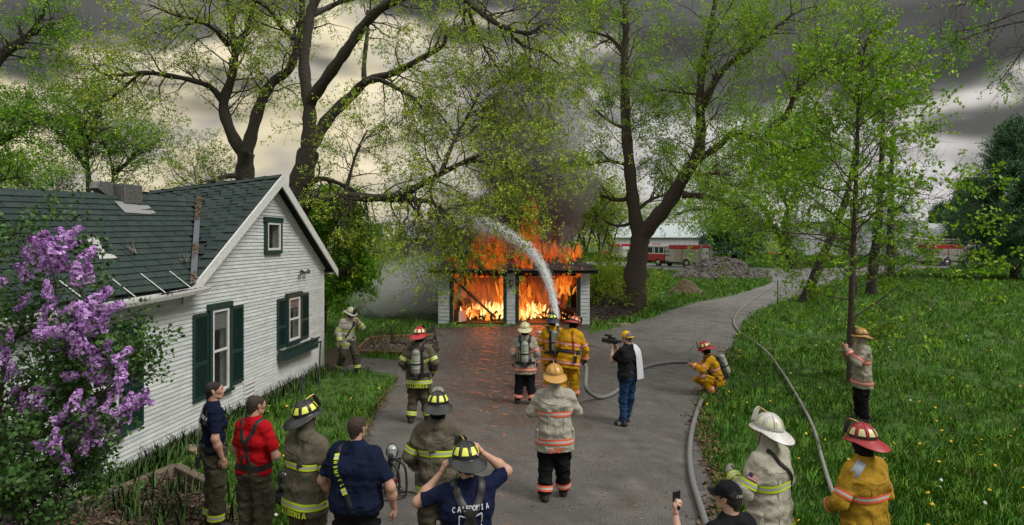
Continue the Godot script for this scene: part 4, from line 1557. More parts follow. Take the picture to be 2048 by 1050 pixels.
func make_heap(called: String, label: String, at_pos: Vector3, sx: float, sz: float, h: float, size: float, count: int, tones: Array, jag: float) -> void:
	var t := thing(called, label, "heap", at_pos)
	var core := MB.new()
	var nx := 40
	var nz := 18
	for j in nz + 1:
		for i in nx + 1:
			var u := -1.0 + 2.0 * i / nx
			var w := -1.0 + 2.0 * j / nz
			core.vert(Vector3(u * sx, heap_y(u, w, h, jag) - size * 0.3, w * sz), Vector3.UP)
	for j in nz:
		for i in nx:
			var k := j * (nx + 1) + i
			core.face(k, k + nx + 1, k + nx + 2)
			core.face(k, k + nx + 2, k + 1)
	for k in core.v.size():
		var u := core.v[k].x / sx
		var w := core.v[k].z / sz
		core.n[k] = Vector3(-(heap_y(u + 0.05, w, h, jag) - heap_y(u - 0.05, w, h, jag)) / (0.1 * sx), 1.0, -(heap_y(u, w + 0.05, h, jag) - heap_y(u, w - 0.05, h, jag)) / (0.1 * sz)).normalized()
		core.c[k] = tones[0]
	obj("core", core.mesh(), mats["chip"], t)
	var st := MB.new()
	st.box(Transform3D(), Vector3(1, 0.45, 0.7), 0.12)
	var places := []
	var tints := PackedColorArray()
	while places.size() < count:
		var u := rng.randf_range(-1, 1)
		var w := rng.randf_range(-1, 1)
		var y := heap_y(u, w, h, jag)
		if u * u + w * w > 1.02:
			continue
		var s := size * rng.randf_range(0.5, 1.5)
		places.append(Transform3D(Basis.from_euler(Vector3(rng.randf() * 6, rng.randf() * 6, rng.randf() * 6)).scaled_local(Vector3(s, s, s)), Vector3(u * sx, y, w * sz)))
		var c: Color = tones[rng.randi_range(0, tones.size() - 1)]
		tints.append(c * rng.randf_range(0.6, 1.35))
	many("stones", st.mesh(), mats["chip"], places, tints, t)


func heap_y(u: float, w: float, h: float, jag: float) -> float:
	var r := clampf(1.0 - sqrt(u * u + w * w), 0.0, 1.0)
	var lump := 1.0 + jag * lumps.get_noise_2d(u * 1.8 + 3.0, w * 1.5) + jag * 0.4 * lumps.get_noise_2d(u * 6.0, w * 6.0 + 9.0)
	return h * pow(r, 0.62 if jag > 0.3 else 1.0) * lump


func barn(label: String, c: Vector3, yaw: float, w: float, d: float, wall_h: float, ridge: float, wall_m: Material, roof_m: Material, windows: Array) -> void:
	var b := thing("barn", label, "building", c, yaw)
	var m := MB.new()
	m.prism(at(0, 0, -d / 2), PackedVector2Array([Vector2(-w / 2, 0), Vector2(w / 2, 0), Vector2(w / 2, wall_h), Vector2(-w / 2, wall_h)]), d)
	for s in [-1.0, 1.0]:
		var tp := PackedVector3Array([Vector3(s * w / 2, wall_h, -d / 2), Vector3(s * w / 2, wall_h, d / 2), Vector3(s * w / 2, ridge, 0)])
		if s > 0:
			m.tri(tp[1], tp[0], tp[2])
		else:
			m.tri(tp[0], tp[1], tp[2])
	obj("wall", m.mesh(), wall_m, b)
	var n := int(w / 1.2)
	var seams := MB.new()
	for k in n + 1:
		seams.box(at(-w / 2 + w * k / n, wall_h / 2, d / 2 + 0.03), Vector3(0.05, wall_h, 0.05))
	obj("wall_seams", seams.mesh(), wall_m, b).set_meta("kind", "stuff")
	var r := MB.new()
	for s in [-1.0, 1.0]:
		var o := Vector3(0, wall_h - 0.25, s * (d / 2 + 0.5))
		var t := Vector3(0, ridge + 0.05, 0)
		var x := Vector3(w / 2 + 0.4, 0, 0)
		if s > 0:
			r.quad(o - x, o + x, t + x, t - x)
		else:
			r.quad(o + x, o - x, t - x, t + x)
	obj("roof", r.mesh(), roof_m, b)
	for q in windows:
		var wn := MB.new()
		wn.box(at(q[0], q[1], d / 2 + 0.03), Vector3(q[2], q[3], 0.06), 0.01)
		obj("window", wn.mesh(), mat("dark_glass", Color(0.03, 0.04, 0.045), 0.06), b)


func make_far_things() -> void:
	fire_engine("red and silver fire engine E-36 parked behind the gravel heap", P(1356, 480, 80) * Vector3(1, 0, 1), PI - 0.98, false)
	fire_engine("long red ladder fire engine parked at the far right by the spruce", P(1905, 480, 84) * Vector3(1, 0, 1), 0.10, true)
	fire_engine("red fire engine mostly hidden behind the big trunk and bushes", P(1236, 480, 104) * Vector3(1, 0, 1), PI - 1.45, false)
	# a red car far off
	var car := thing("parked_car", "small red car parked far off beyond the small pine", "car", P(1556, 480, 128) * Vector3(1, 0, 1), PI + 0.2)
	var cb := MB.new()
	cb.prism(at(0, 0, -0.85), PackedVector2Array([Vector2(-2.1, 0.35), Vector2(2.1, 0.35), Vector2(2.15, 0.75), Vector2(1.3, 0.95), Vector2(-1.9, 1.0), Vector2(-2.15, 0.8)]), 1.7)
	obj("body", cb.mesh(), mat("car_red", Color(0.5, 0.03, 0.02), 0.3), car)
	var cc := MB.new()
	cc.prism(at(0, 0, -0.75), PackedVector2Array([Vector2(-1.7, 0.97), Vector2(1.1, 0.93), Vector2(0.4, 1.42), Vector2(-1.1, 1.45)]), 1.5)
	obj("window", cc.mesh(), mat("dark_glass", Color(0.03, 0.04, 0.045), 0.06), car)
	for x in [-1.3, 1.3]:
		for z in [-1.0, 1.0]:
			wheel(car, Vector3(x, 0.32, 0.75 * z), 0.32, Vector3(0, 0, z))
	# buildings
	var pale := mat("barn_pale", Color(0.50, 0.52, 0.53), 0.7)
	var teal := mat("barn_teal", Color(0.40, 0.46, 0.46), 0.6)
	var dark := mat("barn_dark", Color(0.10, 0.105, 0.12), 0.8)
	barn("white barn with pale teal roof behind the parked fire engine", P(1345, 480, 150) * Vector3(1, 0, 1), 0.1, 34, 16, 4.4, 7.6, pale, teal, [[4, 2.6, 1.2, 1.4]])
	barn("tall pale grey building behind the bare spruces", P(1690, 480, 130) * Vector3(1, 0, 1), -0.12, 22, 14, 7.6, 9.6, pale, mat("barn_grey", Color(0.36, 0.37, 0.38), 0.7), [[-7, 5.6, 1.3, 1.6], [-2.5, 1.6, 1.4, 1.9], [3, 5.6, 1.3, 1.6], [6, 1.6, 1.3, 1.6]])
	barn("low pale roofed building beyond the ladder fire engine", P(1900, 480, 125) * Vector3(1, 0, 1), -0.1, 26, 12, 4.0, 7.0, pale, mat("barn_grey", Color(0.36, 0.37, 0.38), 0.7), [])
	barn("dark blue grey shed at the far end of the field fence", P(872, 480, 135) * Vector3(1, 0, 1), 0.35, 14, 9, 4.2, 7.2, dark, mat("shed_roof", Color(0.2, 0.21, 0.23), 0.8), [])
	# long dark hedge line behind the small pine
	board_fence()
	make_heap("gravel_heap", "large heap of grey broken stone beside the road", P(1442, 480, 56) * Vector3(1, 0, 1), 4.6, 2.6, 1.6, 0.17, 9000, [Color(0.115, 0.105, 0.10), Color(0.16, 0.15, 0.14), Color(0.08, 0.072, 0.07), Color(0.20, 0.185, 0.17), Color(0.11, 0.085, 0.07)], 0.55)
	make_heap("chip_heap", "small pointed heap of tan wood chips on the grass", P(1372, 480, 39.5) * Vector3(1, 0, 1), 1.25, 0.9, 1.0, 0.06, 4000, [Color(0.20, 0.15, 0.095), Color(0.26, 0.20, 0.13), Color(0.14, 0.10, 0.065)], 0.15)


func lettering(mb: MB, words: String, t: Transform3D, height: float, narrow := 1.0) -> void:
	# centred on t, reading along its x, facing its z
	var tm := TextMesh.new()
	var f := SystemFont.new()
	f.font_names = PackedStringArray(["Droid Sans"])
	f.font_weight = 700
	tm.font = f
	tm.font_size = 32
	tm.text = words
	tm.depth = 0.15
	tm.pixel_size = 1.0 / 23.0
	var a := tm.get_mesh_arrays()
	if a.is_empty() or a[Mesh.ARRAY_VERTEX] == null:
		return
	var base := mb.v.size()
	var s := Transform3D(t.basis.scaled_local(Vector3(height * narrow, height, height)), t.origin)
	var vv: PackedVector3Array = a[Mesh.ARRAY_VERTEX]
	var nn: PackedVector3Array = a[Mesh.ARRAY_NORMAL]
	for i in vv.size():
		mb.vert(s * Vector3(vv[i].x, vv[i].y, vv[i].z * 0.1), (t.basis * nn[i]).normalized())
	for i in a[Mesh.ARRAY_INDEX]:
		mb.ix.append(base + i)


# ---------------------------------------------------------------- trees

func leaf_sprig(kind: int) -> ArrayMesh:
	# a twig end with its leaves, about 0.3 long, along +y
	var r := RandomNumberGenerator.new()
	r.seed = 90 + kind
	var m := MB.new()
	var count: int = [10, 9, 11, 8][kind]
	for k in count:
		var t := (k + 0.6) / count
		var o := Vector3(r.randfn() * 0.06, t * 0.30, r.randfn() * 0.06)
		var dirv := Vector3(r.randfn(), 0.35 + 0.5 * r.randf() - (0.5 if kind == 1 else 0.0), r.randfn()).normalized()
		var ln = r.randf_range(0.7, 1.2) * [0.085, 0.115, 0.12, 0.10][kind]
		var wd: float = ln * [0.36, 0.30, 0.16, 0.40][kind]
		var sd := dirv.cross(rand_on(r)).normalized() * wd
		var nn := sd.cross(dirv).normalized()
		var sh := r.randf_range(0.8, 1.2)
		m.col = Color(sh, sh * r.randf_range(0.95, 1.05), sh * 0.9)
		if kind == 1:   # maple: three lobes
			leafet(m, o, dirv * ln, sd, nn)
			leafet(m, o, (dirv * 0.55 + sd / wd * 0.65) * ln * 0.85, sd.rotated(nn, 0.9) * 0.8, nn)
			leafet(m, o, (dirv * 0.55 - sd / wd * 0.65) * ln * 0.85, sd.rotated(nn, -0.9) * 0.8, nn)
		else:
			leafet(m, o, dirv * ln, sd, nn)
	return m.mesh()


func rand_on(r: RandomNumberGenerator) -> Vector3:
	return Vector3(r.randfn(), r.randfn(), r.randfn()).normalized()


func leafet(m: MB, o: Vector3, along: Vector3, side: Vector3, nn: Vector3) -> void:
	# two halves folded a little along the midrib
	var tip := o + along
	var mid := o + along * 0.45
	var a := m.vert(o, nn)
	var b := m.vert(mid + side + nn * side.length() * 0.35, (nn - side.normalized() * 0.3).normalized())
	var c := m.vert(tip, nn)
	var d := m.vert(mid - side + nn * side.length() * 0.35, (nn + side.normalized() * 0.3).normalized())
	m.face(a, b, c)
	m.face(a, c, d)


var sprigs := []


class Grower:
	var wood: MB
	var spots: Array = []
	var rng: RandomNumberGenerator
	var wander := 0.25
	var rise := 0.06      # upward pull, negative droops
	var levels := 2
	var leaf_step := 0.36
	var kids := 5
	var ratio := 0.55
	var bare := 0.0       # share of twigs without leaves
	var spread := 0.9
	var leaf_droop := 0.0

	func branch(p: Vector3, dir: Vector3, length: float, r: float, level: int) -> void:
		var segs := 5 if level > 0 else 4
		var pts := PackedVector3Array([p])
		var rr := PackedFloat32Array([r])
		var d := dir.normalized()
		var q := p
		for i in segs:
			d = (d + Vector3(rng.randfn(), rng.randfn(), rng.randfn()) * wander * 0.6 + Vector3(0, rise, 0)).normalized()
			q += d * length / segs
			pts.append(q)
			rr.append(r * (1.0 - 0.8 * (i + 1.0) / segs))
		wood.tube(pts, rr, 5 if level > 1 else (4 if level == 1 else 3), false)
		if level == 0:
			if rng.randf() >= bare:
				var n := int(length / leaf_step + rng.randf())
				for k in n:
					var t := (k + rng.randf()) / n * segs
					var i := mini(int(t), segs - 1)
					spots.append([pts[i].lerp(pts[i + 1], t - i), (pts[i + 1] - pts[i]).normalized()])
			return
		for k in kids:
			var t := (0.22 + 0.78 * (k + rng.randf()) / kids) * segs
			var i := mini(int(t), segs - 1)
			var o := pts[i].lerp(pts[i + 1], t - i)
			var along := (pts[i + 1] - pts[i]).normalized()
			var out := along.cross(Vector3(rng.randfn(), rng.randfn(), rng.randfn())).normalized()
			var nd := (along * (1.0 - 0.35 * spread) + out * spread).normalized()
			branch(o, nd, length * ratio * rng.randf_range(0.7, 1.25), maxf(rr[i] * 0.55, 0.006), level - 1)
		branch(q, d, length * ratio, maxf(rr[segs] * 0.9, 0.006), level - 1)

	func limb(path: PackedVector3Array, r0: float, r1: float, sides := 9) -> PackedFloat32Array:
		var rr := PackedFloat32Array()
		for i in path.size():
			var t := float(i) / (path.size() - 1)
			rr.append(lerpf(r0, r1, t) * (1.0 + 0.10 * sin(i * 1.7 + r0 * 40.0)))
		wood.tube(path, rr, sides)
		return rr


func px_path(pts: Array, d: float) -> PackedVector3Array:
	var out := PackedVector3Array()
	for p in pts:
		out.append(P(p[0], p[1], d + (p[2] if p.size() > 2 else 0.0)))
	return smooth_path(out, 4)


func spawn(t: Grower, path: PackedVector3Array, rr: PackedFloat32Array, from: float, count: int, length: float, level: int, up := 0.25) -> void:
	# branches along a limb, all round it
	var n := path.size() - 1
	for k in count:
		var f := (from + (1.0 - from) * (k + rng.randf()) / count) * n
		var i := mini(int(f), n - 1)
		var o := path[i].lerp(path[i + 1], f - i)
		var along := (path[i + 1] - path[i]).normalized()
		var out := along.cross(rand_dir()).normalized()
		var dirv := (along * 0.55 + out * 0.9 + Vector3(0, up, 0)).normalized()
		t.branch(o, dirv, length * rng.randf_range(0.6, 1.3), minf(rr[i] * 0.4, 0.035), level)


func finish_tree(t: Grower, called: String, label: String, base: Vector3, bark: String, kind: int, tones: Array, size := 1.0, group := "", category := "tree", leaf_mat := "") -> Node3D:
	var o := thing(called, label, category, base, 0.0, group)
	for i in t.wood.v.size():
		t.wood.v[i] -= base
	obj("trunk", t.wood.mesh(), mats[bark], o)
	var places := []
	var tints := PackedColorArray()
	for s in t.spots:
		if kind != 2 and lumps.get_noise_3dv(s[0] * (0.55 if category == "tree" else 2.0) + base * 3.0) < (-0.17 if category == "tree" else -0.3):
			continue
		var y: Vector3 = (s[1] * 0.7 + rand_dir() * 0.7 + Vector3(0, -t.leaf_droop, 0)).normalized()
		var x := y.cross(rand_dir()).normalized()
		var sc: float = size * rng.randf_range(0.7, 1.25)
		places.append(Transform3D(Basis(x, y, x.cross(y)).scaled_local(Vector3(sc, sc, sc)), s[0] - base))
		var c: Color = tones[rng.randi_range(0, tones.size() - 1)]
		tints.append(c * rng.randf_range(0.85, 1.4))
	if places.size():
		many("crown", sprigs[kind], mats[leaf_mat if leaf_mat else ["leaf", "leaf_maple", "needle", "leaf"][kind]], places, tints, o)
	return o


func new_tree(levels: int, kids: int) -> Grower:
	var t := Grower.new()
	t.wood = MB.new()
	t.rng = rng
	t.levels = levels
	t.kids = kids
	return t


const SPRING := [Color(0.36, 0.46, 0.045), Color(0.44, 0.53, 0.065), Color(0.29, 0.40, 0.035), Color(0.48, 0.54, 0.085)]
const FRESH := [Color(0.18, 0.36, 0.03), Color(0.23, 0.42, 0.04), Color(0.29, 0.44, 0.04), Color(0.14, 0.29, 0.025)]
const DULL := [Color(0.13, 0.19, 0.035), Color(0.10, 0.16, 0.03), Color(0.16, 0.21, 0.05)]
const PINE := [Color(0.055, 0.145, 0.062), Color(0.075, 0.18, 0.075), Color(0.042, 0.11, 0.055)]


func make_trees() -> void:
	for k in 4:
		sprigs.append(leaf_sprig(k))
	# --- the twin stemmed tree behind the ridge
	var t := new_tree(2, 4)
	t.rise = -0.01
	t.leaf_step = 0.30
	t.wander = 0.34
	t.leaf_droop = 0.5
	var d := 23.0
	var foot := P(498, 480, d)
	foot.y = 0
	var stem := PackedVector3Array([foot])
	stem.append_array(px_path([[496, 470], [492, 400], [490, 350], [492, 308]], d))
	t.limb(stem, 0.42, 0.30)
	for l in [
		[[[490, 315], [462, 265], [447, 210], [462, 160], [470, 110], [463, 50], [455, -30]], 0.0, 0.24, 0.08, 26],
		[[[494, 305], [505, 262], [522, 205], [545, 165], [578, 140], [592, 100], [602, 55], [606, -20]], -0.5, 0.24, 0.09, 18],
		[[[447, 205], [425, 178], [400, 165, -0.5], [345, 152, -1], [290, 145, -1.5], [250, 150, -1.7], [205, 148, -2], [185, 128, -2.4]], 0.0, 0.13, 0.03, 22],
		[[[330, 150, -1], [305, 147, -1.2], [275, 152, -1.4], [243, 180, -1.6], [215, 200, -1.8], [190, 203, -2]], 0.0, 0.08, 0.015, 7],
		[[[602, 112], [590, 82, -0.4], [560, 50, -0.8], [535, 15, -1.0], [490, -10, -1.3]], 0.0, 0.12, 0.06, 10],
		[[[463, 130], [480, 90, 1], [500, 40, 1.5], [510, -20, 2]], 0.0, 0.13, 0.06, 16],
		[[[455, 90], [430, 60, -1], [395, 40, -1.4], [350, 30, -2], [300, 10, -2.4]], 0.0, 0.10, 0.03, 22],
		[[[488, 368], [470, 352, -0.3], [440, 356, -0.6], [410, 370, -0.9], [370, 385, -1.2], [345, 398, -1.2]], 0.0, 0.12, 0.02, 8],
	]:
		var path := px_path(l[0], d + l[1])
		var rr = t.limb(path, l[2], l[3])
		spawn(t, path, rr, 0.22, l[4], 1.7, 2, 0.1)
	finish_tree(t, "shade_tree", "large twin stemmed tree behind the ridge of the white house", foot, "bark", 0, SPRING, 0.85)
	# --- the dark many stemmed tree at the gable
	t = new_tree(2, 4)
	t.rise = -0.03
	t.leaf_step = 0.29
	t.wander = 0.36
	t.leaf_droop = 0.6
	d = 20.5
	foot = P(588, 480, d)
	foot.y = 0
	stem = PackedVector3Array([foot])
	stem.append_array(px_path([[590, 450], [597, 395], [607, 345], [618, 300]], d))
	t.limb(stem, 0.48, 0.33)
	for l in [
		[[[615, 310], [618, 260], [619, 215], [611, 165], [608, 110], [617, 55], [622, 20], [645, -20]], 0.0, 0.25, 0.13, 4, 0.5],
		[[[620, 205], [640, 175, -0.3], [672, 130, -0.6], [697, 95, -0.8], [728, 50, -1.0], [765, 15, -1.3], [830, -15, -1.8], [900, -20, -2.2], [945, 10, -2.6], [975, 35, -2.8], [1010, 55, -3], [1060, 66, -3.2], [1085, 45, -3.3]], 0.0, 0.21, 0.05, 34, 0.45],
		[[[618, 300], [640, 262, 0.4], [665, 228, 0.6], [705, 190, 0.8], [735, 162, 0.8], [790, 145, 0.6], [840, 118, 0.4], [885, 92, 0.2], [895, 55, 0.0]], 0.3, 0.25, 0.05, 16, 0.55],
		[[[729, 170, 0.8], [728, 130, 0.9], [735, 60, 1.0], [735, 20, 1.0]], 0.0, 0.10, 0.05, 3, 0.4],
		[[[735, 163], [760, 160, -0.4], [790, 175, -0.7], [820, 190, -1.0], [845, 215, -1.1]], 0.6, 0.11, 0.025, 16, 0.3],
		[[[600, 430], [612, 412, -0.6], [640, 398, -1.0], [690, 392, -1.6], [745, 396, -2.2], [800, 390, -2.8], [840, 370, -3.2], [880, 348, -3.4], [925, 325, -3.6], [970, 305, -3.8]], 0.0, 0.20, 0.05, 26, 0.3],
		[[[760, 396, -2.2], [790, 400, -2.5], [830, 400, -2.8], [870, 408, -3.2], [905, 440, -3.4], [925, 480, -3.5]], 0.0, 0.11, 0.02, 16, 0.3],
		[[[603, 385], [625, 362, -0.5], [650, 358, -0.8], [690, 372, -1.0], [720, 390, -1.2]], 0.0, 0.12, 0.04, 10, 0.2],
		[[[620, 30], [650, 18, 0.5], [680, 5, 0.8], [730, -8, 1.2]], 0.0, 0.12, 0.05, 6, 0.4],
		[[[880, 350, -3.4], [900, 300, -3.0], [925, 250, -2.6], [950, 205, -2.3], [962, 180, -2.2]], 0.0, 0.08, 0.02, 34, 0.2],
		[[[930, 325, -3.6], [985, 322, -3.9], [1030, 330, -4.2], [1075, 345, -4.5]], 0.0, 0.06, 0.02, 34, 0.2],
		[[[1010, 55, -3], [1045, 90, -2.6], [1085, 105, -2.2], [1120, 130, -2.0]], 0.0, 0.06, 0.02, 24, 0.2],
		[[[870, 352, -3.4], [860, 390, -4.0], [885, 430, -4.4], [900, 470, -4.6]], 0.0, 0.05, 0.015, 12, 0.1],
		[[[690, 390, -1.6], [700, 350, -1.4], [715, 300, -1.2], [735, 260, -1.0]], 0.0, 0.07, 0.02, 18, 0.3],
		[[[935, 15, -2.6], [960, 80, -2.4], [985, 120, -2.0], [1010, 160, -1.8]], 0.0, 0.06, 0.02, 22, 0.1],
	]:
		var path := px_path(l[0], d + l[1])
		var rr = t.limb(path, l[2], l[3])
		spawn(t, path, rr, 0.30 if l[4] > 20 else l[5], l[4], 1.45, 2, -0.05)
	# pendant dead twigs under the low limb
	for k in 8:
		var u := rng.randf_range(640, 860)
		t.bare = 1.0
		t.branch(P(u, 398, d - 2.0), Vector3(rng.randfn() * 0.4, -1, rng.randfn() * 0.4), rng.randf_range(0.6, 1.5), 0.018, 1)
	finish_tree(t, "shade_tree", "dark many stemmed tree at the gable with a low limb reaching over the garage", foot, "bark", 0, SPRING, 0.8)
	# --- big tree right of the garage
	t = new_tree(2, 4)
	t.rise = 0.02
	t.leaf_step = 0.26
	t.wander = 0.30
	t.leaf_droop = 0.3
	d = 31.5
	foot = P(1266, 480, d)
	foot.y = 0
	stem = PackedVector3Array([foot])
	stem.append_array(px_path([[1268, 575], [1272, 535], [1277, 500], [1281, 468]], d))
	t.limb(stem, 0.66, 0.44, 11)
	for l in [
		[[[1279, 480], [1270, 430], [1264, 380], [1258, 320], [1252, 250], [1250, 170], [1249, 110], [1252, 60], [1248, 10], [1240, -30]], 0.0, 0.38, 0.12, 36, 2.6],
		[[[1282, 472], [1310, 440, -0.4], [1338, 405, -0.8], [1370, 350, -1.2], [1395, 310, -1.5], [1402, 260, -1.6], [1400, 200, -1.8], [1405, 130, -1.9], [1420, 60, -2], [1435, -20, -2]], 0.0, 0.44, 0.10, 32, 2.6],
		[[[1400, 225, -1.8], [1420, 180, -2.2], [1450, 135, -2.4], [1500, 98, -3], [1545, 60, -3.4], [1590, 25, -3.6]], 0.0, 0.22, 0.05, 22, 2.4],
		[[[1365, 390, -1.2], [1400, 392, -1.6], [1440, 400, -2.0], [1475, 418, -2.4], [1510, 450, -2.6], [1530, 480, -2.8]], 0.0, 0.18, 0.03, 10, 1.6],
		[[[1395, 320, -1.5], [1440, 290, -2.0], [1470, 265, -2.4], [1530, 285, -3.0], [1585, 300, -3.4], [1640, 285, -3.8]], 0.0, 0.20, 0.04, 24, 2.2],
		[[[1530, 270, -3], [1570, 235, -3.2], [1590, 190, -3.4], [1615, 160, -3.6], [1665, 130, -4], [1720, 112, -4.4]], 0.0, 0.16, 0.04, 24, 2.2],
		[[[1262, 395, 0], [1235, 400, 0.5], [1205, 392, 0.8], [1160, 375, 1.0], [1110, 340, 1.2], [1080, 300, 1.2]], 0.0, 0.13, 0.025, 20, 1.8],
		[[[1255, 330, 0], [1215, 322, 0.8], [1170, 330, 1.2], [1120, 325, 1.5]], 0.0, 0.10, 0.02, 16, 1.8],
		[[[1275, 420, 0], [1300, 400, 0.8], [1330, 388, 1.4], [1350, 370, 2]], 0.0, 0.12, 0.03, 14, 1.8],
		[[[1250, 110, 0], [1225, 80, 0.5], [1205, 70, 0.8], [1170, 60, 1]], 0.0, 0.14, 0.03, 10, 1.6],
		[[[1403, 190, -1.8], [1360, 185, -1], [1320, 180, 0], [1290, 195, 0.4]], 0.0, 0.08, 0.02, 18, 1.8],
		[[[1256, 260, 0], [1215, 240, 0.8], [1170, 200, 1.4], [1130, 170, 1.8]], 0.0, 0.09, 0.02, 18, 1.8],
		[[[1275, 440, 0.2], [1240, 452, 0.8], [1205, 440, 1.2], [1180, 410, 1.5]], 0.0, 0.10, 0.02, 10, 1.5],
		[[[1380, 340, -1.2], [1400, 350, -3.0], [1430, 345, -4.4], [1460, 350, -5.6]], 0.0, 0.12, 0.03, 16, 1.8],
	]:
		var path := px_path(l[0], d + l[1])
		var rr = t.limb(path, l[2], l[3])
		spawn(t, path, rr, 0.22, l[4], l[5], 2, 0.2)
	finish_tree(t, "shade_tree", "big forked tree standing on bare earth right of the garage", foot, "bark_pale", 0, [Color(0.29, 0.45, 0.035), Color(0.36, 0.52, 0.05), Color(0.24, 0.39, 0.03), Color(0.26, 0.34, 0.05)], 1.1)
	# --- gnarled tree on the far side of the road, its limbs arching left
	t = new_tree(2, 4)
	t.rise = 0.0
	t.wander = 0.36
	d = 74.0
	foot = P(1592, 480, d)
	foot.y = 0
	stem = PackedVector3Array([foot])
	stem.append_array(px_path([[1588, 515], [1572, 490], [1568, 470]], d))
	t.limb(stem, 0.85, 0.65)
	for l in [
		[[[1570, 480], [1545, 455], [1510, 440, -3], [1470, 432, -5], [1430, 420, -7], [1390, 418, -9], [1350, 430, -10]], 0.0, 0.5, 0.12, 22, 3.6],
		[[[1568, 475], [1575, 430], [1590, 385], [1610, 340], [1625, 300]], 0.0, 0.5, 0.12, 26, 5.0],
		[[[1545, 458], [1530, 420], [1500, 395], [1460, 385], [1420, 380]], 0.0, 0.35, 0.1, 26, 4.5],
		[[[1572, 500], [1555, 512], [1545, 524], [1560, 530]], 0.0, 0.25, 0.08, 2, 2.0],
		[[[1580, 420], [1555, 370], [1540, 330], [1520, 300]], 0.0, 0.3, 0.1, 22, 5.0],
	]:
		var path := px_path(l[0], d + l[1])
		var rr = t.limb(path, l[2], l[3])
		spawn(t, path, rr, 0.25, l[4], l[5], 2, 0.6)
	t.leaf_step = 0.9
	finish_tree(t, "gnarled_tree", "gnarled spreading tree on the grass beyond the road", foot, "bark", 0, FRESH, 2.4)
	# --- leaning bare trunk and the half dead spruces by the road
	spruce("leaning_tree", "bare leaning trunk rising from the grass edge beside the road", [[1607, 607], [1632, 545], [1662, 475], [1688, 410], [1703, 350], [1715, 290]], 34.0, 0.31, 0.10, 34, 1.6, 0.75)
	spruce("spruce_tree", "thicker bare stemmed spruce behind the maple sapling", [[1740, 596], [1748, 520], [1757, 440], [1762, 350], [1765, 270], [1768, 200]], 38.0, 0.34, 0.08, 80, 2.0, 0.55)
	spruce("spruce_tree", "slimmer bare stemmed spruce further back near the road edge", [[1782, 556], [1780, 480], [1782, 400], [1783, 330], [1785, 270]], 56.0, 0.40, 0.08, 80, 3.2, 0.5)
	spruce("spruce_tree", "thin dead stem standing left of the maple sapling", [[1712, 592], [1706, 520], [1704, 450], [1700, 400]], 40.0, 0.14, 0.05, 24, 1.5, 0.8)
	# --- maple sapling in front
	t = new_tree(1, 3)
	t.rise = 0.03
	t.wander = 0.22
	t.leaf_droop = 0.15
	t.leaf_step = 0.27
	t.bare = 0.2
	d = 14.7
	foot = P(1699, 480, d)
	foot.y = 0
	stem = PackedVector3Array([foot])
	stem.append_array(px_path([[1700, 700], [1703, 600], [1706, 500], [1710, 400], [1715, 300], [1716, 200], [1725, 130], [1730, 85]], d))
	var mr = t.limb(stem, 0.085, 0.012)
	for k in 46:
		var f := 0.20 + 0.80 * pow(k / 46.0, 0.95)
		var i := mini(int(f * (stem.size() - 1)), stem.size() - 2)
		var a := k * 2.4
		var ln := lerpf(2.35, 0.6, clampf((f - 0.25) / 0.75, 0, 1)) * rng.randf_range(0.75, 1.15)
		var up := lerpf(0.30, 1.1, f)
		t.kids = 5
		var q := stem[i].lerp(stem[i + 1], rng.randf())
		t.branch(q, Vector3(cos(a), up * rng.randf_range(0.6, 1.2), sin(a)), ln, 0.020, 2 if ln > 1.0 else 1)
	for l in [[[1708, 635], [1760, 600], [1800, 570], [1850, 545]], [[1704, 540], [1770, 520], [1830, 490]], [[1703, 660], [1740, 680], [1790, 665]], [[1702, 600], [1640, 590], [1610, 585]], [[1705, 480], [1640, 470], [1570, 465], [1530, 462]], [[1707, 430], [1770, 400], [1840, 360]]]:
		var path := px_path(l, d)
		var rr = t.limb(path, 0.022, 0.006, 6)
		spawn(t, path, rr, 0.2, 9, 0.75, 1, 0.1)
	finish_tree(t, "maple_sapling", "young maple with bright green leaves on the lawn at the right", foot, "bark_pale", 1, [Color(0.24, 0.44, 0.022), Color(0.32, 0.52, 0.035), Color(0.19, 0.36, 0.02), Color(0.40, 0.55, 0.045)], 0.80)
	# --- evergreens
	pine("pine_tree", "large dark pine at the right edge of the lawn", P(2030, 480, 53) * Vector3(1, 0, 1), 14.6, 4.9, 0.45, 2.0, 1.0)
	pine("pine_tree", "small dark pine in the middle distance beside the fire engine", P(1468, 480, 108) * Vector3(1, 0, 1), 10.5, 6.2, 0.55, 2.2, 1.7)
	for q in [[1935, 118, 15.5], [1985, 124, 14.0], [2060, 112, 16.0], [1880, 135, 11.5], [1905, 140, 12.5], [1800, 150, 12.0]]:
		pine("pine_tree", ["blue grey pine in the far row right of the maple, tallest of them", "second far pine behind the large dark pine", "far pine at the very edge of the frame", "far pine standing just right of the maple crown", "short far pine in a gap of the row", "far pine hidden behind the maple crown"][[1935, 1985, 2060, 1880, 1905, 1800].find(q[0])], P(q[0], 480, q[1]) * Vector3(1, 0, 1), q[2], q[2] * 0.22, 0.35, 1.5, 2.4, "pines in the far row")
	# --- trees behind the house, left
	bush_tree("shade_tree", "round leafy tree behind the left part of the roof", [[[178, 480], [178, 400], [176, 340], [170, 290], [150, 240]], [[222, 480], [224, 400], [226, 350], [218, 310], [200, 270]], [[176, 340], [140, 290], [100, 250], [75, 220]], [[225, 350], [260, 320], [285, 290]], [[172, 300], [190, 240], [195, 205]]], 27.0, 0.17, 1.3, 24, FRESH, 1.0)
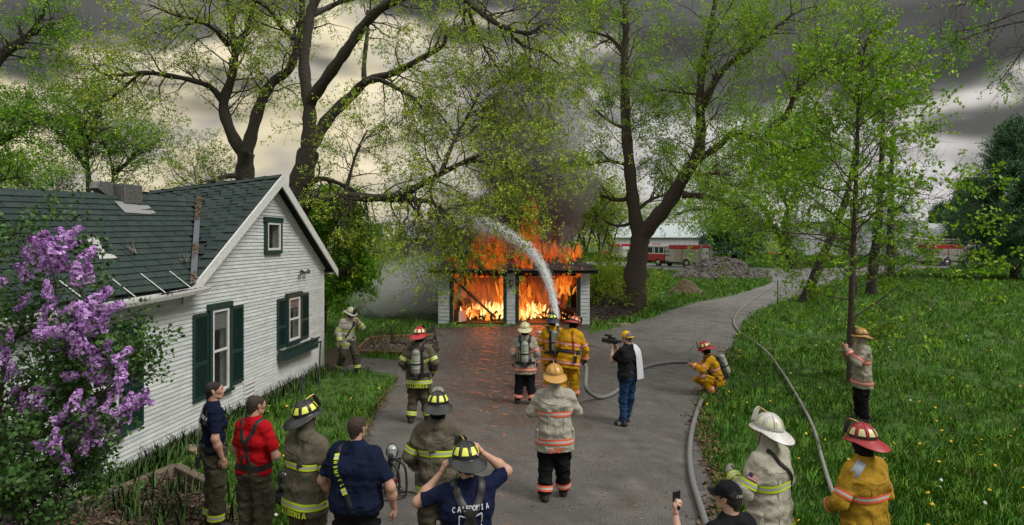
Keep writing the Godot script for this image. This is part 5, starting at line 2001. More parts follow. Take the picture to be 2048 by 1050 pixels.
	bush_tree("shade_tree", "dark branching tree at the upper left edge", [[[-90, 480], [-80, 380], [-70, 250], [-50, 100], [-20, 10]], [[-75, 300], [-10, 245], [45, 220], [70, 250]], [[-70, 250], [0, 120], [45, 85], [85, 30], [95, -10]], [[-60, 150], [10, 100], [60, 70], [110, 45]], [[-80, 400], [-20, 300], [30, 270], [55, 250]], [[-80, 420], [0, 360], [40, 355]]], 19.0, 0.22, 0.85, 12, FRESH, 0.9)
	bush_tree("shade_tree", "small pale leafed tree behind the ridge, left of the twin stemmed one", [[[395, 480], [395, 400], [390, 350], [385, 325]], [[394, 400], [415, 370], [440, 350]]], 34.0, 0.08, 1.4, 14, [Color(0.19, 0.25, 0.07), Color(0.16, 0.22, 0.06)], 1.0)
	bush_tree("shade_tree", "low leafy tree behind the house at the far left", [[[40, 480], [45, 420], [50, 370]], [[45, 430], [90, 395], [120, 380]], [[42, 430], [10, 400], [-20, 380]]], 26.0, 0.10, 1.5, 18, FRESH, 1.1)
	bush_tree("maple_tree", "bright green bushy maple at the house corner", [[[650, 560], [652, 500], [655, 450], [658, 415]], [[652, 520], [685, 495], [705, 475]], [[652, 540], [690, 545], [715, 545]], [[652, 500], [620, 460], [610, 430]], [[652, 550], [675, 570], [705, 575]], [[653, 490], [680, 450], [695, 430]]], 22.5, 0.07, 0.62, 17, [Color(0.22, 0.45, 0.022), Color(0.27, 0.50, 0.03), Color(0.16, 0.34, 0.02)], 1.0, 1)
	# --- thin trees and brush behind the garage
	var k2 := 0
	for q in [[1115, 40.0, 300], [1140, 42.0, 330], [1165, 38.0, 400], [1195, 37.0, 380], [1215, 41.0, 420]]:
		bush_tree("thin_tree", ["thin bare tree just behind the garage roof", "thin forked tree, second right of the garage smoke", "short leafy tree right of the garage roof", "slender leafy tree close to the big forked trunk", "young leafy tree touching the big forked trunk"][k2], [[[q[0], 590], [q[0] + 4, 500], [q[0] - 4, 420], [q[0] - 12, q[2]]], [[q[0] + 3, 520], [q[0] + 22, 450], [q[0] + 28, q[2] + 30]], [[q[0] + 2, 490], [q[0] - 20, 440], [q[0] - 32, q[2] + 40]]], q[1], 0.10, 1.7, 16, DULL if k2 < 2 else SPRING, 1.1 if k2 > 1 else 0.8, 0, "thin trees behind the garage")
		k2 += 1
	k2 = 0
	for q in [[1200, 590, 33.0], [1232, 560, 34.0], [1190, 545, 36.0], [1248, 618, 32.0]]:
		bush("bush", ["green bush at the right wall of the garage", "tall bush left of the big forked trunk", "bush behind the right corner of the garage", "low bush at the foot of the big forked trunk"][k2], P(q[0], 480, q[2]) * Vector3(1, 0, 1), q[2] * 38.0 / 1200.0 * 1.3, (EYE - (q[1] - 75 - LEVEL) / FOCAL * q[2]) * 0.75, SPRING, 1.2)
		k2 += 1
	# --- far field: bush at the fence, hazy woods
	bush("bush", "grey green round bush growing at the field fence", P(763, 480, 112) * Vector3(1, 0, 1), 5.5, 8.0, DULL, 3.0)
	bush("bush", "pale willow beyond the field fence near the dark shed", P(835, 480, 130) * Vector3(1, 0, 1), 8.0, 9.5, [Color(0.19, 0.24, 0.08), Color(0.16, 0.21, 0.07)], 3.2)
	var wood := MB.new()
	var spots := []
	var tint := PackedColorArray()
	for k in 5200:
		var x := rng.randf_range(-260, 330)
		var z := -rng.randf_range(215, 300)
		if x > -20 and x < 90 and rng.randf() < 0.5:
			continue
		var top := 9.0 + 6.0 * lumps.get_noise_2d(x * 0.05, z * 0.02) + 3.0 * lumps.get_noise_2d(x * 0.2, 5.0)
		var y := rng.randf() * maxf(top, 3.0)
		var s := rng.randf_range(6, 12)
		spots.append(Transform3D(Basis.from_euler(Vector3(rng.randf() * 6, rng.randf() * 6, rng.randf() * 6)).scaled_local(Vector3(s, s, s)), Vector3(x, y, z)))
		tint.append(SPRING[rng.randi_range(0, 3)] * rng.randf_range(0.7, 1.2))
	var far := many("far_woods", sprigs[0], mats["leaf"], spots, tint)
	tag(far, "hazy line of woods along the far end of the fields", "woods", "", "stuff")
	# --- twig of a tree outside the frame, top right
	t = new_tree(1, 4)
	t.rise = -0.06
	t.leaf_step = 0.22
	t.leaf_droop = 0.8
	d = 10.5
	foot = P(2420, 480, d)
	foot.y = 0
	stem = PackedVector3Array([foot])
	stem.append_array(px_path([[2420, 500], [2410, 300], [2400, 100], [2380, -100]], d))
	t.limb(stem, 0.20, 0.10)
	for l in [[[2405, 150], [2250, 50], [2130, 15], [2048, 22], [1985, 45], [1930, 60], [1905, 62]], [[2405, 180], [2250, 90], [2120, 40], [2048, 42], [1960, 65], [1915, 85], [1880, 100]], [[2405, 200], [2250, 130], [2130, 90], [2060, 90], [2025, 130], [1995, 170]], [[2400, 100], [2250, 0], [2120, -30], [2030, -20], [1960, 0], [1920, 10]]]:
		var path := px_path(l, d)
		var rr = t.limb(path, 0.035, 0.005, 6)
		spawn(t, path, rr, 0.55, 13, 0.40, 1, -0.3)
	finish_tree(t, "shade_tree", "tree outside the frame whose thin twigs hang in at the upper right corner", foot, "bark", 0, FRESH, 0.55)


func bush_tree(called: String, label: String, limbs: Array, d: float, r: float, length: float, count: int, tones: Array, size: float, kind := 0, group := "") -> void:
	var t := new_tree(2, 4)
	t.leaf_step = clampf(length * 0.25, 0.15, 0.42)
	t.rise = 0.05
	t.wander = 0.3
	t.leaf_droop = 0.2
	var foot := P(limbs[0][0][0], 480, d)
	foot.y = 0
	var first := true
	for l in limbs:
		var path := px_path(l, d)
		if first:
			var p2 := PackedVector3Array([foot])
			p2.append_array(path)
			path = p2
		var rr = t.limb(path, r if first else r * 0.6, r * 0.15)
		spawn(t, path, rr, 0.45 if first else 0.15, count, length, 2, 0.3)
		first = false
	finish_tree(t, called, label, foot, "bark", kind, tones, size, group)


func bush(called: String, label: String, c: Vector3, radius: float, height: float, tones: Array, size: float) -> void:
	var t := new_tree(2, 4)
	t.wander = 0.35
	t.spread = 0.8
	t.leaf_step = 0.22 * size
	for k in 12:
		var a := rng.randf() * TAU
		t.branch(c + Vector3(cos(a), 0, sin(a)) * radius * 0.12, Vector3(cos(a) * radius, height * rng.randf_range(0.5, 1.3), sin(a) * radius), height * rng.randf_range(0.5, 0.8), 0.02 + height * 0.004, 2)
	finish_tree(t, called, label, c, "bark", 0, tones, size, "", "bush")


func spruce(called: String, label: String, px: Array, d: float, r0: float, r1: float, count: int, length: float, bare: float) -> void:
	var t := new_tree(1, 5)
	t.rise = -0.04
	t.wander = 0.16
	t.bare = bare
	t.ratio = 0.45
	t.leaf_droop = 0.4
	var path := px_path(px, d)
	path[0].y = 0.0
	var rr = t.limb(path, r0, r1)
	for k in count:
		var f := 0.22 + 0.78 * (k + rng.randf()) / count
		var i := mini(int(f * (path.size() - 1)), path.size() - 2)
		var a := k * 2.4 + rng.randf()
		t.branch(path[i].lerp(path[i + 1], rng.randf()), Vector3(cos(a), -0.12, sin(a)), length * rng.randf_range(0.4, 1.1) * (1.1 - 0.5 * f), 0.018, 1)
	finish_tree(t, called, label, path[0], "bark_spruce", 2, PINE, 1.2, "", "tree")


func pine(called: String, label: String, c: Vector3, height: float, radius: float, r: float, clear: float, size: float, group := "") -> void:
	var t := new_tree(1, 6)
	t.rise = -0.02
	t.wander = 0.12
	t.ratio = 0.36
	t.spread = 0.7
	t.leaf_step = 0.11 * size
	var path := PackedVector3Array()
	for k in 9:
		path.append(c + Vector3(0.05 * sin(k * 1.3), height * k / 8.0, 0.05 * cos(k)))
	t.limb(path, r, 0.03)
	var y := clear
	while y < height * 0.97:
		var f := (y - clear) / (height - clear)
		var n := 10
		var ln := radius * (1.0 - 0.93 * f) * (0.62 + 0.38 * sin(minf(f * 6.0, 1.57)))
		for k in n:
			var a := TAU * k / n + rng.randf() * 0.7 + y
			t.branch(c + Vector3(0, y + rng.randf_range(-0.2, 0.2), 0), Vector3(cos(a), 0.05 + 0.5 * f, sin(a)), ln * rng.randf_range(0.65, 1.15), 0.03, 1)
		y += height * 0.034 + 0.06
	finish_tree(t, called, label, c, "bark_spruce", 2, PINE, 1.9 * size, group)


# ---------------------------------------------------------------- bodies

func fdist(bones: Array, k: float, p: Vector3) -> float:
	var o := 1.0
	for b in bones:
		var a: Vector3 = b[0]
		var ab: Vector3 = b[1] - a
		var l2 := maxf(ab.length_squared(), 1e-9)
		var t := clampf((p - a).dot(ab) / l2, 0.0, 1.0)
		var d: float = (p - a - ab * t).length() - lerpf(b[2], b[3], t)
		var h := maxf(k - absf(o - d), 0.0)
		o = minf(o, d) - h * h * 0.25 / k
	return o


func fnormal(bones: Array, k: float, p: Vector3) -> Vector3:
	var e := 0.006
	return Vector3(fdist(bones, k, p + Vector3(e, 0, 0)) - fdist(bones, k, p - Vector3(e, 0, 0)), fdist(bones, k, p + Vector3(0, e, 0)) - fdist(bones, k, p - Vector3(0, e, 0)), fdist(bones, k, p + Vector3(0, 0, e)) - fdist(bones, k, p - Vector3(0, 0, e))).normalized()


func nets(mb: MB, bones: Array, cell: float, k: float, cuts := [], folds := 0.0, fscale := Vector3(9, 13, 9), fshift := 0.0) -> void:
	# surface nets over tapered capsules joined by a smooth minimum; cuts are planes [normal, distance] that keep the inside
	var lo := Vector3(1e9, 1e9, 1e9)
	var hi := -lo
	for b in bones:
		var r := Vector3.ONE * (maxf(b[2], b[3]) + cell * 3.0 + folds)
		lo = lo.min(b[0] - r).min(b[1] - r)
		hi = hi.max(b[0] + r).max(b[1] + r)
	var nx := int((hi.x - lo.x) / cell) + 2
	var ny := int((hi.y - lo.y) / cell) + 2
	var nz := int((hi.z - lo.z) / cell) + 2
	var nxy := nx * ny
	var g := PackedFloat32Array()
	g.resize(nxy * nz)
	g.fill(1.0)
	var k4 := 0.25 / k
	for b in bones:
		var a: Vector3 = b[0]
		var e: Vector3 = b[1]
		var ra: float = b[2]
		var dr: float = b[3] - b[2]
		var m := maxf(b[2], b[3]) + k + cell * 1.8
		var ab := e - a
		var inv := 1.0 / maxf(ab.length_squared(), 1e-9)
		var clip: bool = b.size() > 4
		var cd := ab.normalized()
		var x0 := maxi(int((minf(a.x, e.x) - m - lo.x) / cell), 0)
		var x1 := mini(int((maxf(a.x, e.x) + m - lo.x) / cell) + 1, nx - 1)
		var y0 := maxi(int((minf(a.y, e.y) - m - lo.y) / cell), 0)
		var y1 := mini(int((maxf(a.y, e.y) + m - lo.y) / cell) + 1, ny - 1)
		var z0 := maxi(int((minf(a.z, e.z) - m - lo.z) / cell), 0)
		var z1 := mini(int((maxf(a.z, e.z) + m - lo.z) / cell) + 1, nz - 1)
		for z in range(z0, z1 + 1):
			for y in range(y0, y1 + 1):
				var i := z * nxy + y * nx + x0
				var q := Vector3(lo.x + x0 * cell, lo.y + y * cell, lo.z + z * cell) - a
				for x in range(x0, x1 + 1):
					var t := clampf(q.dot(ab) * inv, 0.0, 1.0)
					var d := (q - ab * t).length() - (ra + dr * t)
					if clip:
						d = maxf(d, (q - ab).dot(cd))
					var o := g[i]
					var h := maxf(k - absf(o - d), 0.0)
					g[i] = minf(o, d) - h * h * k4
					i += 1
					q.x += cell
	if folds > 0.0 or cuts.size() > 0:
		for z in nz:
			for y in ny:
				var i := z * nxy + y * nx
				for x in nx:
					if g[i] < 0.06:
						var p := Vector3(lo.x + x * cell, lo.y + y * cell, lo.z + z * cell)
						var d := g[i]
						if folds > 0.0 and d > -0.05:
							var w := lumps.get_noise_3d(p.x * fscale.x + fshift, p.y * fscale.y, p.z * fscale.z)
							d += folds * (1.1 * w - 0.5 * absf(w))
						for c in cuts:
							d = maxf(d, p.dot(c[0]) - c[1])
						g[i] = d
					i += 1
	# vertices
	var ids := PackedInt32Array()
	ids.resize(nxy * nz)
	ids.fill(-1)
	var offs := [0, 1, nx, nx + 1, nxy, nxy + 1, nxy + nx, nxy + nx + 1]
	var cor := [Vector3(0, 0, 0), Vector3(1, 0, 0), Vector3(0, 1, 0), Vector3(1, 1, 0), Vector3(0, 0, 1), Vector3(1, 0, 1), Vector3(0, 1, 1), Vector3(1, 1, 1)]
	var ea := [0, 2, 4, 6, 0, 1, 4, 5, 0, 1, 2, 3]
	var eb := [1, 3, 5, 7, 2, 3, 6, 7, 4, 5, 6, 7]
	for z in nz - 1:
		for y in ny - 1:
			var i := z * nxy + y * nx
			for x in nx - 1:
				var g0 := g[i]
				if g0 > 0.08 or g0 < -0.08:
					i += 1
					continue
				var s := 1 if g0 < 0.0 else 0
				for q in range(1, 8):
					if g[i + offs[q]] < 0.0:
						s += 1
				if s == 0 or s == 8:
					i += 1
					continue
				var acc := Vector3.ZERO
				var cnt := 0
				for q in 12:
					var va := g[i + offs[ea[q]]]
					var vb := g[i + offs[eb[q]]]
					if (va < 0.0) != (vb < 0.0):
						acc += cor[ea[q]].lerp(cor[eb[q]], va / (va - vb))
						cnt += 1
				var nn := Vector3(g[i + 1] + g[i + offs[3]] + g[i + offs[5]] + g[i + offs[7]] - g0 - g[i + offs[2]] - g[i + offs[4]] - g[i + offs[6]],
					g[i + offs[2]] + g[i + offs[3]] + g[i + offs[6]] + g[i + offs[7]] - g0 - g[i + 1] - g[i + offs[4]] - g[i + offs[5]],
					g[i + offs[4]] + g[i + offs[5]] + g[i + offs[6]] + g[i + offs[7]] - g0 - g[i + 1] - g[i + offs[2]] - g[i + offs[3]])
				ids[i] = mb.vert(lo + (Vector3(x, y, z) + acc / cnt) * cell, nn.normalized())
				i += 1
	for z in range(1, nz - 1):
		for y in range(1, ny - 1):
			for x in range(1, nx - 1):
				var i := z * nxy + y * nx + x
				if ids[i] < 0:
					continue
				var ins := g[i] < 0.0
				if ins != (g[i + 1] < 0.0):
					net_quad(mb, ids[i], ids[i - nx], ids[i - nx - nxy], ids[i - nxy], not ins)
				if ins != (g[i + nx] < 0.0):
					net_quad(mb, ids[i], ids[i - nxy], ids[i - nxy - 1], ids[i - 1], not ins)
				if ins != (g[i + nxy] < 0.0):
					net_quad(mb, ids[i], ids[i - 1], ids[i - 1 - nx], ids[i - nx], not ins)


func net_quad(mb: MB, a: int, b: int, c: int, d: int, turn: bool) -> void:
	if a < 0 or b < 0 or c < 0 or d < 0:
		return
	if turn:
		mb.face(a, d, c)
		mb.face(a, c, b)
	else:
		mb.face(a, b, c)
		mb.face(a, c, d)


# one head, one set of hands and one helmet, built once and copied

var head_mb: MB
var hair_mb: MB
var hands := {}
var helmet_parts := {}


func build_head() -> void:
	# centred on the middle of the skull, facing +z
	head_mb = MB.new()
	var b := [
		[Vector3(0, 0.030, -0.022), Vector3(0, 0.020, 0.022), 0.078, 0.074],
		[Vector3(0, -0.03, 0.030), Vector3(0, -0.075, 0.052), 0.052, 0.034],
		[Vector3(-0.035, -0.05, 0.01), Vector3(-0.012, -0.088, 0.062), 0.026, 0.018],
		[Vector3(0.035, -0.05, 0.01), Vector3(0.012, -0.088, 0.062), 0.026, 0.018],
		[Vector3(0, 0.018, 0.088), Vector3(0, -0.018, 0.110), 0.010, 0.013],
		[Vector3(-0.011, -0.022, 0.094), Vector3(0.011, -0.022, 0.094), 0.011, 0.011],
		[Vector3(-0.036, 0.026, 0.074), Vector3(0.036, 0.026, 0.074), 0.016, 0.016],
		[Vector3(-0.040, -0.012, 0.062), Vector3(-0.020, -0.03, 0.074), 0.020, 0.016],
		[Vector3(0.040, -0.012, 0.062), Vector3(0.020, -0.03, 0.074), 0.020, 0.016],
		[Vector3(-0.020, -0.050, 0.082), Vector3(0.020, -0.050, 0.082), 0.010, 0.010],
		[Vector3(-0.016, -0.062, 0.081), Vector3(0.016, -0.062, 0.081), 0.010, 0.010],
		[Vector3(-0.076, 0.020, -0.012), Vector3(-0.077, -0.022, -0.004), 0.014, 0.009],
		[Vector3(0.076, 0.020, -0.012), Vector3(0.077, -0.022, -0.004), 0.014, 0.009],
		[Vector3(0, -0.05, -0.02), Vector3(0, -0.15, -0.03), 0.056, 0.060],
	]
	head_mb.col = Color(1, 1, 1)
	nets(head_mb, b, 0.0075, 0.016)
	for i in head_mb.v.size():
		var p := head_mb.v[i]
		if absf(p.y + 0.056) < 0.009 and absf(p.x) < 0.026 and p.z > 0.07:
			head_mb.c[i] = Color(0.85, 0.55, 0.52)
		elif absf(p.y - 0.031) < 0.006 and absf(p.x) > 0.012 and absf(p.x) < 0.045 and p.z > 0.06:
			head_mb.c[i] = Color(0.25, 0.2, 0.18)
	for s in [-1.0, 1.0]:
		head_mb.col = Color(1.6, 1.6, 1.6)
		var ball := [Vector2(0.0, -0.0125), Vector2(0.009, -0.009), Vector2(0.0125, 0.0), Vector2(0.009, 0.009), Vector2(0.0, 0.0125)]
		head_mb.lathe(at(0.032 * s, 0.008, 0.0765), ball, 10)
		head_mb.col = Color(0.06, 0.05, 0.04)
		head_mb.lathe(Transform3D(Basis(Vector3.RIGHT, PI / 2), Vector3(0.032 * s, 0.008, 0.0850)), [Vector2(0.0065, -0.002), Vector2(0.0055, 0.004), Vector2(0.0, 0.0052)], 8)
	hair_mb = MB.new()
	nets(hair_mb, [[Vector3(0, 0.036, -0.026), Vector3(0, 0.030, 0.016), 0.0835, 0.0765], [Vector3(0, -0.02, -0.05), Vector3(0, -0.06, -0.055), 0.052, 0.040]], 0.0085, 0.03, [[Vector3(0, -0.55, 0.84).normalized(), 0.034], [Vector3(0, -1, 0), 0.085], [Vector3(0, -0.95, 0.55).normalized(), 0.052]], 0.008, Vector3(55, 70, 55))


func build_hand(kind: String) -> MB:
	# a right hand: wrist at the origin, fingers along +y, palm facing +z, thumb on -x side... mirrored for the left
	var curl: Array = {"relaxed": [0.35, 0.45, 0.35], "grip": [1.25, 1.35, 0.8], "hold": [0.75, 0.9, 0.6]}[kind]
	var bones := [
		[Vector3(0, 0, 0), Vector3(0, 0.03, 0), 0.026, 0.026],
		[Vector3(-0.022, 0.035, 0), Vector3(-0.028, 0.085, 0), 0.015, 0.013],
		[Vector3(-0.006, 0.03, 0), Vector3(-0.009, 0.09, 0), 0.016, 0.013],
		[Vector3(0.010, 0.03, 0), Vector3(0.010, 0.087, 0), 0.016, 0.013],
		[Vector3(0.022, 0.035, 0), Vector3(0.027, 0.08, 0), 0.014, 0.012],
	]
	var roots := [Vector3(-0.030, 0.088, 0), Vector3(-0.010, 0.094, 0), Vector3(0.010, 0.090, 0), Vector3(0.028, 0.082, 0)]
	var lens := [0.072, 0.080, 0.074, 0.058]
	for f in 4:
		var p: Vector3 = roots[f]
		var ang := 0.0
		var rad := [0.0098, 0.0092, 0.0085, 0.0076]
		for s in 3:
			ang += curl[s] * (1.0 + 0.08 * f)
			var q = p + Vector3((f - 1.5) * 0.0015, cos(ang), sin(ang)) * lens[f] * [0.45, 0.32, 0.26][s]
			bones.append([p, q, rad[s], rad[s + 1]])
			p = q
	var th := [Vector3(-0.022, 0.022, 0.008), Vector3(-0.048, 0.050, 0.022), Vector3(-0.054, 0.080, 0.036), Vector3(-0.044, 0.100, 0.046)]
	if kind != "relaxed":
		th[2] = Vector3(-0.036, 0.075, 0.045)
		th[3] = Vector3(-0.014, 0.085, 0.052)
	for s in 3:
		bones.append([th[s], th[s + 1], [0.014, 0.0115, 0.010][s], [0.0115, 0.010, 0.0085][s]])
	var m := MB.new()
	nets(m, bones, 0.0055, 0.007)
	return m


func build_helmet() -> void:
	# traditional fire helmet, origin at the middle of the head, facing +z: dome, eight ridges, brim long behind, front shield
	var shell := MB.new()
	var rows := 9
	var cols := 32
	for j in rows + 1:
		var t := float(j) / rows * PI * 0.5
		for i in cols:
			var a := TAU * i / cols
			var rx := 0.118
			var rz := 0.140
			var d := Vector3(sin(a) * cos(t), sin(t), cos(a) * cos(t))
			shell.vert(Vector3(d.x * rx, 0.045 + d.y * 0.135, d.z * rz - 0.005), Vector3(d.x / rx, d.y / 0.135, d.z / rz).normalized())
	for j in rows:
		for i in cols:
			var a := j * cols + i
			var b := j * cols + (i + 1) % cols
			shell.face(a, b, b + cols)
			shell.face(a, b + cols, a + cols)
	for k in 8:   # ridges
		var a := TAU * k / 8.0
		var pts := PackedVector3Array()
		var rr := PackedFloat32Array()
		for j in 8:
			var t := 0.12 + j / 7.0 * (PI * 0.5 - 0.14)
			var d := Vector3(sin(a) * cos(t), sin(t), cos(a) * cos(t))
			pts.append(Vector3(d.x * 0.119, 0.045 + d.y * 0.136, d.z * 0.141 - 0.005))
			rr.append(0.0055)
		shell.tube(pts, rr, 6)
	helmet_parts["shell"] = shell.mesh()
	var brim := MB.new()
	for ring in [[1.0, 0.048, 1.0], [1.02, 0.040, 1.0], [0.0, 0.034, 0.45], [0.0, 0.022, 1.0], [0.0, 0.014, 1.0], [0.0, 0.018, 0.5], [0.97, 0.035, 0.0]]:
		for i in cols:
			var a := TAU * i / cols
			var back := pow(clampf(-cos(a), 0, 1), 1.3)
			var w = (0.034 + 0.078 * back + 0.012 * clampf(cos(a), 0, 1)) * ring[2]
			var drop = (0.045 * back * ring[2] if ring[0] == 0.0 else 0.0) + 0.006 * cos(a * 2.0) * ring[2]
			var base = Vector3(sin(a) * 0.119, 0, cos(a) * 0.141 - 0.005) * (ring[0] if ring[0] > 0.0 else 1.0)
			var p = base + (Vector3(sin(a), 0, cos(a)) * w if ring[0] == 0.0 else Vector3.ZERO) + Vector3(0, ring[1] - drop, 0)
			brim.vert(p, Vector3.UP)
	var rings := 7
	for j in rings - 1:
		for i in cols:
			var a := j * cols + i
			var b := j * cols + (i + 1) % cols
			brim.face(a, a + cols, b + cols)
			brim.face(a, b + cols, b)
	fix_normals(brim)
	helmet_parts["brim"] = brim.mesh()
	for k in 8:
		var rp := MB.new()
		var a0 := TAU * (k + 0.5) / 8.0
		var n := 4
		for j in n + 1:
			for i in n + 1:
				var t := lerpf(0.26, 0.78, float(j) / n)
				var half := lerpf(0.27, 0.20, float(j) / n)
				var a := a0 + lerpf(-half, half, float(i) / n)
				var d := Vector3(sin(a) * cos(t), sin(t), cos(a) * cos(t))
				rp.vert(Vector3(d.x * 0.1215, 0.045 + d.y * 0.1385, d.z * 0.1435 - 0.005), d)
		for j in n:
			for i in n:
				var q := j * (n + 1) + i
				rp.face(q, q + 1, q + n + 2)
				rp.face(q, q + n + 2, q + n + 1)
		helmet_parts["panel_%d" % k] = rp.mesh()
	var sh := MB.new()
	var st := Transform3D(Basis(Vector3.RIGHT, -0.22), Vector3(0, 0.055, 0.158))
	sh.prism(st, PackedVector2Array([Vector2(-0.045, 0.0), Vector2(0.045, 0.0), Vector2(0.062, 0.05), Vector2(0.060, 0.12), Vector2(0.035, 0.145), Vector2(0, 0.15), Vector2(-0.035, 0.145), Vector2(-0.060, 0.12), Vector2(-0.062, 0.05)]), 0.006)
	helmet_parts["shield"] = sh.mesh()
	var ho := MB.new()
	ho.tube(PackedVector3Array([Vector3(0, 0.178, 0.03), Vector3(0, 0.192, 0.07), Vector3(0, 0.198, 0.115), Vector3(0, 0.196, 0.135)]), PackedFloat32Array([0.006, 0.008, 0.007, 0.004]), 6)
	helmet_parts["holder"] = ho.mesh()
	var bd := MB.new()   # strap round the foot of the dome, with goggles folded at the back
	for ring in [[0.062, 1.012], [0.060, 1.035], [0.086, 1.010], [0.088, 0.985]]:
		for i in cols:
			var a := TAU * i / cols
			var up := pow(maxf(1.0 - pow((ring[0] - 0.045) / 0.135, 2.0), 0.0), 0.5)
			bd.vert(Vector3(sin(a) * 0.118 * ring[1] * up, ring[0], cos(a) * 0.140 * ring[1] * up - 0.005), Vector3(sin(a), 0, cos(a)))
	for j in 3:
		for i in cols:
			var a := j * cols + i
			var b := j * cols + (i + 1) % cols
			bd.face(a, b, b + cols)
			bd.face(a, b + cols, a + cols)
	helmet_parts["band"] = bd.mesh()


func fix_normals(m: MB) -> void:
	for i in m.n.size():
		m.n[i] = Vector3.ZERO
	for i in range(0, m.ix.size(), 3):
		var a := m.ix[i]
		var b := m.ix[i + 2]
		var c := m.ix[i + 1]
		var nn := (m.v[b] - m.v[a]).cross(m.v[c] - m.v[a])
		m.n[a] += nn
		m.n[b] += nn
		m.n[c] += nn
	for i in m.n.size():
		m.n[i] = m.n[i].normalized()


# ---- pieces laid on a clothed body

func march(bones: Array, k: float, from: Vector3, dir: Vector3) -> Vector3:
	var p := from
	var left := 0.6
	for i in 14:
		var d := minf(fdist(bones, k, p), left)
		p += dir * d * 0.9
		left -= d * 0.9
		if d < 0.0015:
			break
	return p


func stripe(parent: Node, bones: Array, k: float, c: Vector3, axis: Vector3, half: float, cols: Array, reach := 0.42, called := "reflective_stripe", mkey := "satin", proud := 0.010, arc := [0.0, TAU], sag := 0.0) -> void:
	# a trim of three bands round the axis: cols[0] edge, cols[1] middle, cols[0] edge
	var m := MB.new()
	var x := axis.cross(Vector3.FORWARD if absf(axis.z) < 0.8 else Vector3.RIGHT).normalized()
	var z := x.cross(axis).normalized()
	var n := 30
	var rows := [-1.0, -0.36, -0.36, 0.36, 0.36, 1.0]
	var at_row := []
	for r in [-1.0, -0.36, 0.36, 1.0]:
		var line := []
		for i in n + 1:
			var a := lerpf(arc[0], arc[1], float(i) / n)
			var dirv := x * cos(a) + z * sin(a)
			var o: Vector3 = c + axis * (half * r - sag * absf(sin(a)))
			var p := march(bones, k, o + dirv * reach, -dirv)
			line.append([p, dirv])
		at_row.append(line)
	for s in 3:
		m.col = cols[1] if s == 1 else cols[0]
		var base := m.v.size()
		for i in n + 1:
			for e in 2:
				var q: Array = at_row[s + e][i]
				m.vert(q[0] + q[1] * (proud + (0.0015 if s == 1 else 0.0)), q[1])
		for i in n:
			var a := base + i * 2
			# axis up, going round x -> z is clockwise seen from the axis tip when x cross axis = z
			m.face(a, a + 1, a + 3)
			m.face(a, a + 3, a + 2)
	fix_side(m)
	obj(called, m.mesh(), mats[mkey], parent)


func fix_side(m: MB) -> void:
	# turn faces so that they agree with their normals
	for i in range(0, m.ix.size(), 3):
		var a := m.ix[i]
		var b := m.ix[i + 2]
		var c := m.ix[i + 1]
		if (m.v[b] - m.v[a]).cross(m.v[c] - m.v[a]).dot(m.n[a]) < 0:
			m.ix[i + 1] = b
			m.ix[i + 2] = c


func ribbon(parent: Node, bones: Array, k: float, pts: Array, width: float, col: Color, called := "strap", proud := 0.009, mkey := "satin", round_ := false) -> PackedVector3Array:
	# a strap that follows the body's surface through the given points
	var raw := PackedVector3Array()
	for p in pts:
		raw.append(p)
	var path := smooth_path(raw, 6)
	var on := PackedVector3Array()
	var nn := PackedVector3Array()
	for p in path:
		var q := p
		for i in 3:
			q -= fnormal(bones, k, q) * fdist(bones, k, q)
		var nq := fnormal(bones, k, q)
		on.append(q + nq * proud)
		nn.append(nq)
	var m := MB.new()
	m.col = col
	if round_:
		var rr := PackedFloat32Array()
		rr.resize(on.size())
		rr.fill(width * 0.5)
		m.tube(on, rr, 6)
	else:
		for i in on.size():
			var dirv := (on[mini(i + 1, on.size() - 1)] - on[maxi(i - 1, 0)]).normalized()
			var sd := nn[i].cross(dirv).normalized() * width * 0.5
			var th := nn[i] * 0.004
			m.vert(on[i] - sd, (nn[i] - sd.normalized() * 0.4).normalized())
			m.vert(on[i] + sd, (nn[i] + sd.normalized() * 0.4).normalized())
			m.vert(on[i] + sd - th * 3.0, sd.normalized())
			m.vert(on[i] - sd - th * 3.0, -sd.normalized())
		for i in on.size() - 1:
			for e in [[0, 1], [1, 2], [3, 0]]:
				var a: int = i * 4 + e[0]
				var b: int = i * 4 + e[1]
				m.face(a, b, b + 4)
				m.face(a, b + 4, a + 4)
		fix_side(m)
	obj(called, m.mesh(), mats[mkey], parent)
	return on


func write_on(parent: Node, bones: Array, k: float, c: Vector3, up: Vector3, facing: Vector3, words: String, height: float, col: Color, bend := 0.0, called := "lettering", from_r := 0.45) -> void:
	# letters laid one by one on the body's surface, centred on the direction "facing"
	var m := MB.new()
	m.col = col
	var right := up.cross(facing).normalized()
	var adv := height * 0.72
	var total := adv * (words.length() - 1)
	var mid := march(bones, k, c + facing * from_r, -facing)
	var rad := maxf((mid - c).dot(facing), 0.08)
	for i in words.length():
		if words[i] == " ":
			continue
		var s := -total * 0.5 + adv * i
		var a := s / (rad * 1.15)
		var dirv := facing.rotated(up, a)
		var o := c + up * (-bend * pow(s / (total * 0.5 + 0.001), 2.0))
		var p := march(bones, k, o + dirv * from_r, -dirv)
		var nq := (fnormal(bones, k, p) + dirv * 0.6).normalized()
		var rx := up.cross(nq).normalized()
		var tilt := Basis(rx, nq.cross(rx), nq).rotated(nq, -bend * 2.0 * s / pow(total * 0.5 + 0.001, 2.0) if bend != 0.0 else 0.0)
		lettering(m, words[i], Transform3D(tilt, p + nq * 0.016), height, 0.80)
	if m.v.size():
		obj(called, m.mesh(), mats["satin"], parent)


